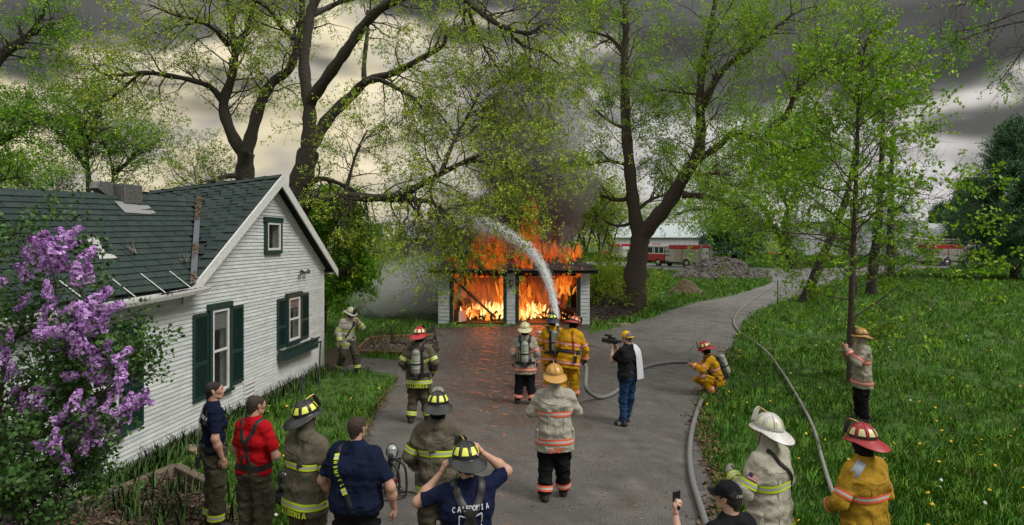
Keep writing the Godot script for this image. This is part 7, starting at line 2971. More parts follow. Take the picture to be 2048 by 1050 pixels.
	for f in [7, 18]:
		var pm := MB.new()
		var a: Vector3 = line[f]
		var along := (line[f + 1] - line[f]).normalized()
		var nq := fnormal(p4.torso, p4.k, a)
		for q in [[0.0, 0.022, Color(0.45, 0.47, 0.46)], [-0.021, 0.020, LIME[0]], [0.021, 0.020, LIME[0]]]:
			pm.col = q[2]
			pm.box(Transform3D(Basis(along, nq.cross(along), nq), a + nq * 0.005 + along * q[0]), Vector3(q[1], 0.048, 0.006))
		obj("reflective_patch", pm.mesh(), mats["satin"], p4.root)
	# red helmet with air pack, walking up to the fire
	var p5 := {"label": "person in tan coat and red helmet, air pack on the back, alone on the drive", "at": stand(838, 11.7), "yaw": 176.0, "top": TAN, "coat": true, "trim": LIME, "tail": ["CALEDONIA", LIME[0]], "trousers": OLIVE, "helmet": Color(0.50, 0.010, 0.018), "hood": BLACK, "tank": Color(0.26, 0.26, 0.22), "cuffs": LIME, "cell": 0.024, "helmet_panel": Color(0.72, 0.72, 0.40), "gloves": BLACK, "head": [-8.0, 0.0],
		"le": Vector3(0.33, 1.17, -0.04), "lw": Vector3(0.27, 0.98, 0.14), "re": Vector3(-0.33, 1.17, -0.04), "rw": Vector3(-0.26, 0.95, 0.14), "wide": 1.1, "la": Vector3(0.15, 0.09, -0.06), "ra": Vector3(-0.14, 0.09, 0.14)}
	person(p5)
	# black helmet seen square from behind
	var p6 := {"label": "person in tan turnout coat and black helmet standing square to the fire, mid foreground", "at": stand(876, 6.7), "yaw": 182.0, "top": TAN, "coat": true, "trim": LIME, "tail": ["CALEDONIA", LIME[0]], "trousers": OLIVE, "helmet": Color(0.016, 0.016, 0.018), "hood": BLACK, "cuffs": LIME, "cell": 0.019, "head": [4.0, 4.0], "gloves": BLACK, "wide": 1.15, "shield": Color(0.6, 0.6, 0.58),
		"le": Vector3(0.32, 1.14, 0.0), "lw": Vector3(0.25, 0.95, 0.17), "re": Vector3(-0.30, 1.14, 0.05), "rw": Vector3(-0.18, 1.02, 0.25)}
	person(p6)
	# navy shirt, hands to the helmet
	var p7 := {"label": "person in navy shirt fastening a black helmet with both raised hands", "at": stand(934, 5.15), "yaw": 196.0, "top": Color(0.010, 0.014, 0.045), "bare_arms": true, "skin": fair, "helmet": Color(0.016, 0.016, 0.018), "trousers": OLIVE, "belt": BLACK, "cell": 0.016, "head": [6.0, 6.0], "hair": brown_hair, "bulk": 1.12, "tall": 1.74, "hem": 0.0,
		"le": Vector3(0.42, 1.34, 0.10), "lw": Vector3(0.20, 1.56, 0.14), "re": Vector3(-0.40, 1.52, 0.12), "rw": Vector3(-0.17, 1.70, 0.14), "fingers": [Vector3(-0.35, 0.9, 0.0), Vector3(0.5, 0.8, 0.05)], "palms": [Vector3(-0.9, -0.3, 0.2), Vector3(0.9, -0.3, 0.2)], "hands": ["hold", "hold"]}
	person(p7)
	write_on(p7.root, p7.torso, p7.k, p7.hipp + p7.up * 0.40, p7.up, -p7.Fw, "CALEDONIA", 0.045, Color(0.6, 0.62, 0.66))
	write_on(p7.root, p7.torso, p7.k, p7.hipp + p7.up * 0.14, p7.up, -p7.Fw, "FIRE", 0.06, Color(0.6, 0.62, 0.66))
	var cross_pts := [[0.10, 0.35], [0.10, 0.22], [0.03, 0.25], [-0.03, 0.25], [-0.10, 0.22], [-0.10, 0.35], [-0.03, 0.32], [0.03, 0.32], [0.10, 0.35]]
	for i in 8:
		ribbon(p7.root, p7.torso, p7.k, [p7.hipp + p7.up * cross_pts[i][1] + p7.R * cross_pts[i][0] - p7.Fw * 0.17, p7.hipp + p7.up * cross_pts[i + 1][1] + p7.R * cross_pts[i + 1][0] - p7.Fw * 0.17], 0.009, Color(0.5, 0.52, 0.56), "shirt_print")
	for e in [-1.0, 1.0]:
		ribbon(p7.root, p7.torso, p7.k, [p7.hipp + p7.up * 0.57 + p7.R * 0.11 * e + p7.Fw * 0.05, p7.hipp + p7.up * 0.50 + p7.R * 0.10 * e - p7.Fw * 0.12, p7.hipp + p7.up * 0.30 - p7.R * 0.01 * e - p7.Fw * 0.18, p7.hipp + p7.up * 0.04 - p7.R * 0.12 * e - p7.Fw * 0.15], 0.065, Color(0.018, 0.019, 0.018), "harness_strap", 0.016)
	var hrt := MB.new()
	var hp := PackedVector2Array()
	for i in 20:
		var a := TAU * i / 20.0
		hp.append(Vector2(0.8 * pow(sin(a), 3.0), 0.65 * cos(a) - 0.25 * cos(2 * a) - 0.1 * cos(3 * a)) * 0.020)
	hp.reverse()
	var hn: Vector3 = p7.hb * Vector3(-0.55, 0.42, -0.72).normalized()
	var hx := Vector3.UP.cross(hn).normalized()
	hrt.prism(Transform3D(Basis(hx, hn.cross(hx), hn), p7.hc + p7.hb * Vector3(-0.071, 0.092, -0.118)), hp, 0.004)
	obj("heart_sticker", hrt.mesh(), mat("pink", Color(0.55, 0.20, 0.45), 0.5), p7.root)
	# amber helmet in the middle of the drive
	var p8 := {"label": "person in pale coat and amber helmet, arms folded, in the middle of the drive", "at": stand(1109, 8.2), "yaw": 184.0, "top": PALE, "coat": true, "trim": ORANGE, "tail": ["BIXBY", ORANGE[0]], "trousers": BLACK, "helmet": Color(0.62, 0.33, 0.06), "helmet_panel": Color(0.62, 0.36, 0.09), "helmet_band": Color(0.55, 0.33, 0.12), "hood": PALE, "cuffs": ORANGE, "cell": 0.020, "upper_trim": false, "skin": fair, "wide": 1.12, "bulk": 1.06, "trim_lo": 0.10,
		"le": Vector3(0.31, 1.19, 0.06), "lw": Vector3(0.10, 1.17, 0.22), "re": Vector3(-0.32, 1.19, 0.06), "rw": Vector3(-0.10, 1.20, 0.24), "la": Vector3(0.14, 0.09, -0.04), "ra": Vector3(-0.14, 0.09, 0.12), "hands": ["hold", "hold"]}
	person(p8)
	var gp := MB.new()
	gp.add(hands["hold"], Transform3D(Basis(Vector3.FORWARD, 2.6).scaled(Vector3(1.3, 1.3, 1.3)), p8.hipp - p8.R * 0.22 - p8.up * 0.06 + Vector3(0, 0, -0.02)))
	gp.add(hands["hold"], Transform3D(Basis(Vector3.FORWARD, 2.1).scaled(Vector3(1.3, 1.3, 1.3)), p8.hipp - p8.R * 0.22 - p8.up * 0.10 + Vector3(0, 0, -0.05)))
	obj("spare_gloves", gp.mesh(), cloth(BLACK, "spare_glove"), p8.root)
	var gb := MB.new()
	gb.lathe(Transform3D(Basis(Vector3.BACK, 0.4), p8.hipp - p8.R * 0.235 - p8.up * 0.09 + Vector3(0, 0, -0.02)), [Vector2(0.036, -0.012), Vector2(0.042, -0.01), Vector2(0.042, 0.01), Vector2(0.036, 0.012)], 14)
	obj("glove_band", gb.mesh(), mat("yellow_band", Color(0.65, 0.48, 0.02), 0.5), p8.root)
	# pale coat with air pack in front of the garage
	var p9 := {"label": "person in pale coat with cream helmet and air pack facing the middle garage post", "at": stand(1050, 13.0), "yaw": 178.0, "top": KHAKI, "coat": true, "trim": ORANGE, "trousers": BLACK, "helmet": Color(0.66, 0.62, 0.36), "helmet_panel": Color(0.6, 0.58, 0.3), "helmet_band": Color(0.6, 0.56, 0.3), "hood": BLACK, "tank": Color(0.33, 0.36, 0.33), "cuffs": ORANGE, "cell": 0.024, "gloves": BLACK, "tall": 1.70, "wide": 1.12, "la": Vector3(0.17, 0.09, 0.02), "ra": Vector3(-0.17, 0.09, -0.06)}
	person(p9)
	# nozzle man and the one behind him
	var p10 := {"label": "person in yellow gear and dark blue helmet aiming the water jet", "at": stand(1106, 13.9), "yaw": 188.0, "top": GOLD, "coat": true, "trim": ORANGE, "trousers": GOLD, "helmet": Color(0.014, 0.018, 0.04), "hood": BLACK, "tank": Color(0.33, 0.36, 0.33), "cuffs": ORANGE, "cell": 0.024, "gloves": BLACK, "tall": 1.78, "wide": 1.12, "lean": 6.0,
		"le": Vector3(0.28, 1.16, 0.10), "lw": Vector3(0.05, 1.16, 0.34), "re": Vector3(-0.30, 1.14, 0.04), "rw": Vector3(-0.10, 1.08, 0.26), "hands": ["grip", "grip"]}
	person(p10)
	var p11 := {"label": "person in yellow gear and red helmet backing up the hose, head turned to the right", "at": stand(1138, 13.35), "yaw": 174.0, "top": GOLD, "coat": true, "trim": ORANGE, "trousers": GOLD, "helmet": Color(0.36, 0.03, 0.03), "helmet_panel": Color(0.62, 0.30, 0.10), "hood": BLACK, "cuffs": ORANGE, "cell": 0.024, "gloves": BLACK, "tall": 1.80, "wide": 1.15, "lean": 10.0, "side": -6.0, "head": [-50.0, 24.0],
		"le": Vector3(0.24, 1.16, 0.16), "lw": Vector3(0.12, 1.06, 0.34), "re": Vector3(-0.36, 1.10, 0.10), "rw": Vector3(-0.36, 0.84, 0.14), "hands": ["grip", "grip"]}
	person(p11)
	ribbon(p11.root, p11.torso, p11.k, [p11.hipp + p11.up * 0.56 - p11.R * 0.02 - p11.Fw * 0.06, p11.hipp + p11.up * 0.30 - p11.R * 0.06 - p11.Fw * 0.2, p11.hipp + p11.up * 0.0 - p11.R * 0.16 - p11.Fw * 0.16], 0.035, Color(0.25, 0.02, 0.015), "radio_strap", 0.02)
	stripe(p11.root, p11.torso, p11.k, p11.hipp + p11.up * 0.12, p11.up, 0.04, [BLACK, Color(0.05, 0.05, 0.05)], 0.5, "belt", "satin", 0.02)
	radio(p11.root, p11.hipp - p11.up * 0.04 - p11.R * 0.14 - p11.Fw * 0.21, Basis(-p11.R, p11.up, -p11.Fw))
	# photographer
	var p12 := {"label": "person in black t-shirt and jeans filming, yellow cap turned backwards", "at": stand(1256, 11.55), "yaw": 222.0, "top": Color(0.016, 0.016, 0.018), "bare_arms": true, "hair": Color(0.20, 0.18, 0.16), "skin": Color(0.50, 0.29, 0.21), "trousers": Color(0.020, 0.050, 0.120), "shoes": true, "wide": 0.85, "cap": Color(0.72, 0.46, 0.02), "cap_turn": PI, "cell": 0.020, "head": [4.0, 4.0], "tall": 1.78, "hem": 0.10, "bulk": 1.1,
		"le": Vector3(0.22, 1.22, 0.20), "lw": Vector3(0.07, 1.46, 0.32), "re": Vector3(-0.22, 1.20, 0.22), "rw": Vector3(-0.05, 1.40, 0.30), "fingers": [Vector3(-0.1, 1, 0.2), Vector3(0.1, 0.9, 0.4)], "palms": [Vector3(-1, 0, 0), Vector3(1, 0, 0)], "hands": ["hold", "hold"], "la": Vector3(0.16, 0.09, -0.02), "ra": Vector3(-0.10, 0.09, 0.12)}
	person(p12)
	# crouching
	var p13 := {"label": "person in yellow gear and red helmet crouching at the grass edge with a phone", "at": stand(1424, 13.75), "yaw": 262.0, "top": GOLD, "coat": true, "trim": ORANGE, "trousers": GOLD, "helmet": Color(0.42, 0.008, 0.02), "helmet_panel": Color(0.66, 0.60, 0.22), "hood": BLACK, "tank": Color(0.33, 0.36, 0.33), "cuffs": ORANGE, "cell": 0.022, "skin": fair, "lean": 20.0, "hip": Vector3(0, 0.36, -0.12), "head": [0.0, 18.0], "hem": 0.04, "trim_lo": -0.02, "wide": 1.05,
		"lk": Vector3(0.17, 0.47, 0.27), "rk": Vector3(-0.19, 0.33, 0.30), "la": Vector3(0.15, 0.10, 0.0), "ra": Vector3(-0.16, 0.10, -0.06), "le": Vector3(0.24, 0.62, 0.24), "re": Vector3(-0.24, 0.60, 0.20), "lw": Vector3(0.07, 0.68, 0.44), "rw": Vector3(-0.06, 0.66, 0.44), "hands": ["hold", "hold"], "fingers": [Vector3(-0.2, 0.3, 1), Vector3(0.2, 0.3, 1)], "palms": [Vector3(-0.9, 0.3, 0), Vector3(0.9, 0.3, 0)], "lt": Vector3(0.1, 0, 1), "rt": Vector3(-0.1, 0, 1)}
	person(p13)
	# in the grass, phone held up
	var p14 := {"label": "person in pale coat and amber helmet photographing from the long grass by the sapling", "at": stand(1724, 11.7), "yaw": 264.0, "slim": 0.95, "top": KHAKI, "coat": true, "trim": ORANGE, "trousers": BLACK, "helmet": amber, "helmet_panel": Color(0.5, 0.30, 0.10), "helmet_band": Color(0.08, 0.05, 0.03), "hood": KHAKI, "skin": fair, "cell": 0.020, "head": [0.0, -2.0], "tall": 1.76,
		"le": Vector3(0.24, 1.20, 0.20), "lw": Vector3(0.07, 1.44, 0.33), "re": Vector3(-0.22, 1.22, 0.20), "rw": Vector3(-0.05, 1.45, 0.35), "fingers": [Vector3(-0.1, 1, 0.1), Vector3(0.1, 1, 0.1)], "palms": [Vector3(-1, 0, 0), Vector3(1, 0, 0)], "hands": ["hold", "hold"]}
	person(p14)
	# mustard coat at the right
	var p15 := {"label": "person in mustard yellow coat and red helmet at the right edge of the foreground", "at": stand(1730, 5.6), "yaw": 204.0, "slim": 0.93, "top": MUSTARD, "coat": true, "trim": [Color(0.80, 0.12, 0.05), Color(0.52, 0.50, 0.48)], "trousers": MUSTARD, "helmet": Color(0.40, 0.008, 0.018), "helmet_panel": Color(0.66, 0.60, 0.30), "hood": BLACK, "cell": 0.018, "head": [8.0, 2.0], "skin": fair, "tall": 1.76, "gloves": BLACK, "bulk": 1.12, "wide": 1.1,
		"le": Vector3(0.34, 1.16, 0.02), "lw": Vector3(0.24, 1.05, 0.22), "re": Vector3(-0.33, 1.15, 0.02), "rw": Vector3(-0.2, 1.02, 0.24)}
	person(p15)
	ribbon(p15.root, p15.torso, p15.k, [p15.hipp + p15.up * 0.55 + p15.R * 0.11 - p15.Fw * 0.03, p15.hipp + p15.up * 0.52 + p15.R * 0.18 - p15.Fw * 0.04, p15.hipp + p15.up * 0.47 + p15.R * 0.25 - p15.Fw * 0.04], 0.085, Color(0.23, 0.27, 0.32), "shoulder_patch", 0.012)
	# white chief's helmet
	var p16 := {"label": "person in pale coat and white helmet with a flag patch and black radio strap", "at": stand(1538, 5.8), "yaw": 218.0, "slim": 0.97, "top": PALE, "coat": true, "trim": LIME, "tail": ["CALEDONIA", LIME[0], 0.085], "trousers": OLIVE, "helmet": Color(0.72, 0.72, 0.70), "helmet_panel": Color(0.66, 0.68, 0.45), "helmet_band": Color(0.66, 0.66, 0.64), "shield": Color(0.62, 0.62, 0.58), "hood": PALE, "skin": fair, "cell": 0.018, "head": [4.0, -8.0], "tall": 1.80, "bulk": 1.14, "wide": 1.1, "gloves": Color(0.5, 0.48, 0.44),
		"le": Vector3(0.33, 1.16, 0.06), "lw": Vector3(0.20, 1.24, 0.28), "re": Vector3(-0.33, 1.15, 0.0), "rw": Vector3(-0.26, 0.95, 0.15), "hands": ["hold", "relaxed"]}
	person(p16)
	ribbon(p16.root, p16.torso, p16.k, [p16.hipp + p16.up * 0.55 + p16.R * 0.10 - p16.Fw * 0.02, p16.hipp + p16.up * 0.50 + p16.R * 0.03 - p16.Fw * 0.15, p16.hipp + p16.up * 0.34 - p16.R * 0.10 - p16.Fw * 0.17, p16.hipp + p16.up * 0.12 - p16.R * 0.19 - p16.Fw * 0.05], 0.038, Color(0.012, 0.012, 0.013), "radio_strap", 0.016)
	var bg := MB.new()
	nets(bg, [[p16.hipp - p16.R * 0.215 - p16.up * 0.02 - p16.Fw * 0.05, p16.hipp - p16.R * 0.215 - p16.up * 0.16 - p16.Fw * 0.05, 0.045, 0.055]], 0.012, 0.02, [], 0.006, Vector3(25, 25, 25))
	obj("glove_pouch", bg.mesh(), cloth(Color(0.30, 0.21, 0.12), "pouch"), p16.root)
	flag_patch(p16)
	# phone in the air at the bottom edge
	var p17 := {"label": "person in black cap at the bottom edge holding up a phone", "at": stand(1462, 4.55), "yaw": 207.0, "top": Color(0.014, 0.014, 0.016), "hair": Color(0.03, 0.02, 0.014), "skin": Color(0.52, 0.32, 0.24), "bare_arms": true, "trousers": BLACK, "cap": Color(0.012, 0.014, 0.018), "cap_mark": "DEMON", "cap_ink": Color(0.45, 0.45, 0.47), "cell": 0.018, "tall": 1.70, "head": [18.0, -2.0],
		"le": Vector3(0.38, 1.26, 0.16), "lw": Vector3(0.34, 1.50, 0.26), "hands": ["hold", "relaxed"], "fingers": [Vector3(0.05, 1, 0.1), Vector3(0, -1, 0.2)], "palms": [Vector3(-0.9, 0, -0.45), Vector3(1, 0, 0)], "shoes": true}
	p17.cap_mark = "FIRE"
	person(p17)
	# white coat walking past the house corner
	var p18 := {"label": "person in white coat and helmet walking past the far house corner, hand raised", "at": stand(694, 16.1), "yaw": 42.0, "top": PALE * 1.15, "coat": true, "trim": LIME, "trousers": OLIVE, "knees": BLACK, "helmet": Color(0.66, 0.66, 0.60), "helmet_panel": Color(0.6, 0.66, 0.25), "helmet_band": Color(0.6, 0.6, 0.56), "hood": Color(0.2, 0.12, 0.09), "skin": Color(0.30, 0.16, 0.11), "cuffs": LIME, "cell": 0.024, "lean": 15.0, "head": [6.0, 22.0], "tall": 1.74, "wide": 1.1,
		"lk": Vector3(0.14, 0.52, 0.24), "la": Vector3(0.17, 0.09, 0.26), "rk": Vector3(-0.10, 0.48, -0.02), "ra": Vector3(-0.12, 0.09, -0.28), "le": Vector3(0.34, 1.22, 0.24), "lw": Vector3(0.15, 1.40, 0.34), "re": Vector3(-0.30, 1.14, 0.06), "rw": Vector3(-0.28, 0.90, 0.14), "hands": ["hold", "relaxed"], "fingers": [Vector3(-0.3, 0.9, 0.1), Vector3(0, -1, 0.2)]}
	person(p18)
	ribbon(p18.root, p18.torso, p18.k, [p18.hipp + p18.up * 0.52 + p18.R * 0.10 + p18.Fw * 0.10, p18.hipp + p18.up * 0.30 + p18.R * 0.0 + p18.Fw * 0.2, p18.hipp + p18.up * 0.08 - p18.R * 0.14 + p18.Fw * 0.16], 0.045, BLACK, "radio_strap", 0.016)
	# things held
	phone("black phone held up at the bottom edge by the person in the black cap", p17, 0, Vector3(-0.03, 0.10, 0.02))
	phone("phone held up by the person in the long grass", p14, 0, Vector3(-0.05, 0.09, 0.02))
	phone("phone in the hands of the crouching person in yellow", p13, 0, Vector3(-0.05, 0.06, 0.06))
	video_camera(p12)
	towel(p12)


func radio(root: Node3D, p: Vector3, b: Basis) -> void:
	var m := MB.new()
	m.box(Transform3D(b, p), Vector3(0.075, 0.16, 0.045), 0.012)
	m.rod(p + b * Vector3(0.025, 0.08, 0), p + b * Vector3(0.025, 0.19, 0), 0.008, 0.006)
	var o := obj("radio", m.mesh(), mats["black"], root)
	var k := MB.new()
	k.box(Transform3D(b, p + b * Vector3(-0.01, 0.09, 0)), Vector3(0.045, 0.025, 0.03), 0.006)
	obj("yellow_knob", k.mesh(), mat("lime_plastic", Color(0.55, 0.65, 0.04), 0.5), o)


func flag_patch(p: Dictionary) -> void:
	# small striped flag sewn on the left upper arm
	var holder := Node3D.new()
	holder.name = "flag_patch"
	p.root.add_child(holder, true)
	var ax: Vector3 = (p.E[0] - p.S[0]).normalized()
	var c: Vector3 = p.S[0].lerp(p.E[0], 0.48)
	var outw: Vector3 = (p.R - p.Fw * 0.75).normalized()
	outw = (outw - ax * outw.dot(ax)).normalized()
	var x: Vector3 = (-ax).cross(outw).normalized()
	var m := MB.new()
	var n := 8
	for r in 7:
		m.col = Color(0.42, 0.04, 0.04) if r % 2 == 0 else Color(0.6, 0.58, 0.55)
		for i in n:
			var q := []
			for e in [[0, 0], [1, 0], [1, 1], [0, 1]]:
				var s := (float(i + e[0]) / n - 0.5) * 0.095
				var t := (float(r + e[1]) / 7.0 - 0.5) * 0.062
				var o: Vector3 = c - ax * t
				var dirv := outw.rotated(-ax, s / 0.078)
				q.append(march(p.arms[0], 0.02, o + dirv * 0.2, -dirv) + dirv * 0.012)
			if i < 3 and r > 2:
				m.col = Color(0.02, 0.035, 0.13)
			elif r % 2 == 0:
				m.col = Color(0.42, 0.04, 0.04)
			else:
				m.col = Color(0.6, 0.58, 0.55)
			m.quad(q[0], q[1], q[2], q[3])
	obj("patch", m.mesh(), mats["satin"], holder)


func phone(label: String, p: Dictionary, q: int, off: Vector3) -> void:
	var root: Node3D = p.root
	var wrist: Vector3 = p.W[q] + off
	var tf := root.transform * Transform3D(Basis(Vector3.UP, 0.0), wrist)
	var o := thing("phone", label, "phone", tf.origin, 0.0)
	var fw := (root.transform.basis * Vector3(0, 0, 1)).normalized()
	var up := Vector3(0, 1, 0) if p.at.z > -13.0 else Vector3(0, 0.9, 0.4).normalized()
	var x := up.cross(-fw).normalized()
	var b := Basis(x, up, x.cross(up))
	var m := MB.new()
	m.box(Transform3D(b, Vector3.ZERO), Vector3(0.076, 0.155, 0.009), 0.003)
	obj("case", m.mesh(), mats["black"], o)
	var s := MB.new()
	s.box(Transform3D(b, b * Vector3(0, 0, 0.0052)), Vector3(0.068, 0.145, 0.001))
	obj("screen", s.mesh(), mat("screen", Color(0.02, 0.022, 0.025), 0.08), o)


func video_camera(p: Dictionary) -> void:
	var root: Node3D = p.root
	var o := thing("video_camera", "black video camera held to the eye of the person in the yellow cap", "camera", root.transform * Vector3(0.03, 1.56, 0.36), root.rotation.y)
	var b := MB.new()
	b.box(at(0, 0, 0), Vector3(0.10, 0.10, 0.22), 0.015)
	b.box(at(0, 0.065, 0.0), Vector3(0.035, 0.03, 0.20), 0.008)
	b.box(at(0, 0.015, -0.16), Vector3(0.05, 0.05, 0.12), 0.012)
	b.box(at(-0.02, -0.09, 0.02), Vector3(0.04, 0.10, 0.05), 0.010)
	obj("body", b.mesh(), mats["black"], o)
	var l := MB.new()
	l.lathe(Transform3D(Basis(Vector3.RIGHT, PI / 2), Vector3(0, 0, 0.10)), [Vector2(0.036, 0), Vector2(0.040, 0.05), Vector2(0.048, 0.06), Vector2(0.050, 0.13), Vector2(0.044, 0.132), Vector2(0.040, 0.10), Vector2(0, 0.10)], 16)
	obj("lens", l.mesh(), mats["rubber"], o)
	var mc := MB.new()
	mc.lathe(Transform3D(Basis(Vector3.RIGHT, PI / 2), Vector3(0.03, 0.11, -0.02)), [Vector2(0, 0), Vector2(0.02, 0.01), Vector2(0.024, 0.05), Vector2(0.024, 0.17), Vector2(0, 0.19)], 10)
	obj("microphone", mc.mesh(), mats["rubber"], o)


func towel(p: Dictionary) -> void:
	var root: Node3D = p.root
	var o := thing("towel", "long white towel hanging over the right shoulder of the person filming", "towel", root.position, root.rotation.y)
	o.scale = root.scale
	var path := []
	for q in [[0.30, 0.13], [0.42, 0.15], [0.50, 0.10], [0.555, 0.03], [0.56, -0.04], [0.50, -0.12], [0.40, -0.155], [0.25, -0.175], [0.10, -0.19], [-0.05, -0.20]]:
		path.append(p.hipp + p.up * q[0] - p.R * 0.13 + p.Fw * q[1])
	var raw := PackedVector3Array()
	for q in path:
		raw.append(q)
	var line := smooth_path(raw, 4)
	var m := MB.new()
	var n := 12
	for i in line.size():
		var t := float(i) / (line.size() - 1)
		var tang := (line[mini(i + 1, line.size() - 1)] - line[maxi(i - 1, 0)]).normalized()
		for j in n + 1:
			var s := (float(j) / n - 0.5)
			var c = line[i] - p.R * s * 0.19
			var d := fdist(p.torso, p.k, c)
			if d < 0.02:
				c += fnormal(p.torso, p.k, c) * (0.02 - d)
			c += p.R.cross(tang) * 0.014 * sin(s * 22.0 + t * 2.0) * (0.3 + t)
			m.vert(c, Vector3.UP)
	for i in line.size() - 1:
		for j in n:
			var a := i * (n + 1) + j
			m.face(a, a + 1, a + n + 2)
			m.face(a, a + n + 2, a + n + 1)
	fix_normals(m)
	var tm := mat("towel", Color(0.66, 0.67, 0.72), 0.95)
	grain(tm, noise_image(76, 0.15, 3, 128, Color(0.8, 0.8, 0.8), Color.WHITE, 1.5), Vector3(0.2, 0.2, 0.2))
	tm.cull_mode = BaseMaterial3D.CULL_DISABLED
	obj("cloth", m.mesh(), tm, o)


# ---------------------------------------------------------------- lilac

func make_lilac() -> void:
	var d := 5.7
	var t := new_tree(2, 4)
	t.rise = 0.06
	t.wander = 0.26
	t.leaf_step = 0.075
	t.spread = 0.8
	var foot := P(10, LEVEL, d)
	foot.y = 0
	for l in [
		[[[5, 1150], [8, 1000], [10, 900], [12, 820], [60, 770], [120, 745], [165, 700], [185, 640], [150, 560], [130, 500]], 0.0, 0.035],
		[[[-10, 1150], [-5, 950], [0, 800], [20, 690], [60, 660], [105, 620], [110, 560], [85, 500]], 0.25, 0.030],
		[[[12, 900], [90, 870], [160, 830], [200, 790], [225, 765]], -0.2, 0.022],
		[[[12, 830], [80, 800], [150, 760], [195, 725], [215, 705]], 0.1, 0.020],
		[[[0, 1000], [50, 960], [90, 920], [115, 890]], -0.2, 0.022],
		[[[0, 1100], [40, 1040], [80, 1000], [110, 970]], -0.4, 0.022],
		[[[-60, 1150], [-60, 900], [-40, 700], [-20, 560], [0, 520]], 0.1, 0.032],
		[[[60, 660], [100, 690], [140, 720], [180, 745]], 0.1, 0.016],
	]:
		var path := px_path(l[0], d + l[1])
		var rr = t.limb(path, l[2], 0.006, 7)
		spawn(t, path, rr, 0.28, 15, 0.36, 1, 0.2)
	for k in 60:   # the leafy foot of the bush
		var a := foot + Vector3(rng.randf_range(-0.7, 0.50), rng.randf_range(0.2, 1.25), rng.randf_range(-0.5, 0.4))
		t.branch(a, Vector3(rng.randfn() * 0.5 + 0.1, 0.8, rng.randfn() * 0.5), 0.5, 0.012, 1)
	var o := finish_tree(t, "lilac_bush", "tall lilac bush in purple bloom in front of the house wall", foot, "bark", 3, [Color(0.040, 0.105, 0.018), Color(0.060, 0.135, 0.024), Color(0.030, 0.075, 0.014)], 0.50, "", "bush", "leaf_lilac")
	# flower heads: a spray of four-petalled florets on a tapering head, four shapes shared by all
	var shapes := []
	for k in 4:
		var m := MB.new()
		for i in 150:
			var h := rng.randf()
			var rad := (0.052 * (1.0 - 0.72 * h) + 0.006) * sqrt(rng.randf_range(0.35, 1.0))
			var a := rng.randf() * TAU
			var c := Vector3(cos(a) * rad * (1.0 + 0.3 * sin(h * 9.0 + k)), h * 0.17, sin(a) * rad)
			var nn := (Vector3(cos(a), 0.35, sin(a)) + rand_dir() * 0.5).normalized()
			var x := nn.cross(rand_dir()).normalized()
			var y := nn.cross(x)
			var tone := rng.randf()
			m.col = Color(0.44, 0.22, 0.54).lerp(Color(0.74, 0.50, 0.84), tone * tone) if rng.randf() < 0.8 else Color(0.20, 0.06, 0.27)
			var s := rng.randf_range(0.0085, 0.0125)
			for q in 2:
				var u := (x if q == 0 else y) * s
				var w := (y if q == 0 else x) * s * 0.42
				m.quad(c - u - w + nn * 0.002, c + u - w + nn * 0.002, c + u + w + nn * 0.002, c - u + w + nn * 0.002)
		shapes.append(m.mesh())
	var heads := [[68, 485, 1], [120, 462, 1], [150, 475, 1.2], [118, 490, 1.5], [85, 520, 1.2], [58, 540, 1.0], [130, 520, 1.4], [158, 545, 1.2], [110, 505, 1.6], [60, 505, 0.8], [160, 505, 1.1], [180, 540, 0.9], [8, 548, 0.9], [45, 580, 0.6], [95, 575, 0.8],
		[105, 605, 0.9], [135, 640, 1.2], [165, 600, 1.3], [180, 630, 1.4], [195, 605, 1.1], [200, 650, 1.3], [150, 660, 1.3], [120, 620, 1.2], [160, 685, 1.2], [205, 620, 0.9], [185, 660, 1.2], [175, 700, 0.9], [82, 660, 1.1], [115, 680, 1.2], [150, 690, 0.7], [210, 680, 0.8],
		[3, 690, 1.2], [5, 720, 1.1], [30, 735, 0.8], [15, 745, 0.7], [60, 780, 1.1], [75, 800, 1.2], [25, 795, 1.1], [95, 790, 1.0], [50, 810, 1.1], [200, 715, 1.1], [225, 705, 1.0], [190, 735, 1.0], [135, 730, 0.8], [240, 745, 1.1], [255, 775, 1.2], [248, 800, 1.1], [230, 770, 1.0], [215, 740, 0.9], [262, 790, 0.9], [250, 825, 0.9], [215, 810, 0.9], [205, 800, 0.7],
		[140, 800, 1.0], [155, 815, 1.0], [170, 830, 0.9], [112, 820, 0.8], [150, 850, 1.1], [145, 870, 1.2], [195, 860, 1.3], [165, 880, 0.9], [225, 850, 1.0], [180, 850, 1.0], [110, 890, 1.1], [125, 905, 1.1], [100, 875, 0.8], [90, 920, 0.9], [130, 925, 0.8], [12, 1030, 0.8], [135, 1000, 0.5], [85, 605, 0.6], [30, 600, 0.5], [18, 660, 0.6]]
	for h in heads:
		var c := P(h[0], h[1] + 8.0, d + rng.randf_range(-0.55, 0.05)) - foot
		var f := obj("flower_cluster", shapes[rng.randi_range(0, 3)], mats["petal"], o)
		var s: float = h[2] * rng.randf_range(1.05, 1.3)
		f.transform = Transform3D(Basis.from_euler(Vector3(rng.randfn() * 0.5, rng.randf() * TAU, rng.randfn() * 0.5)).scaled(Vector3(s, s, s)), c - Vector3(0, 0.06, 0))


# ---------------------------------------------------------------- small things

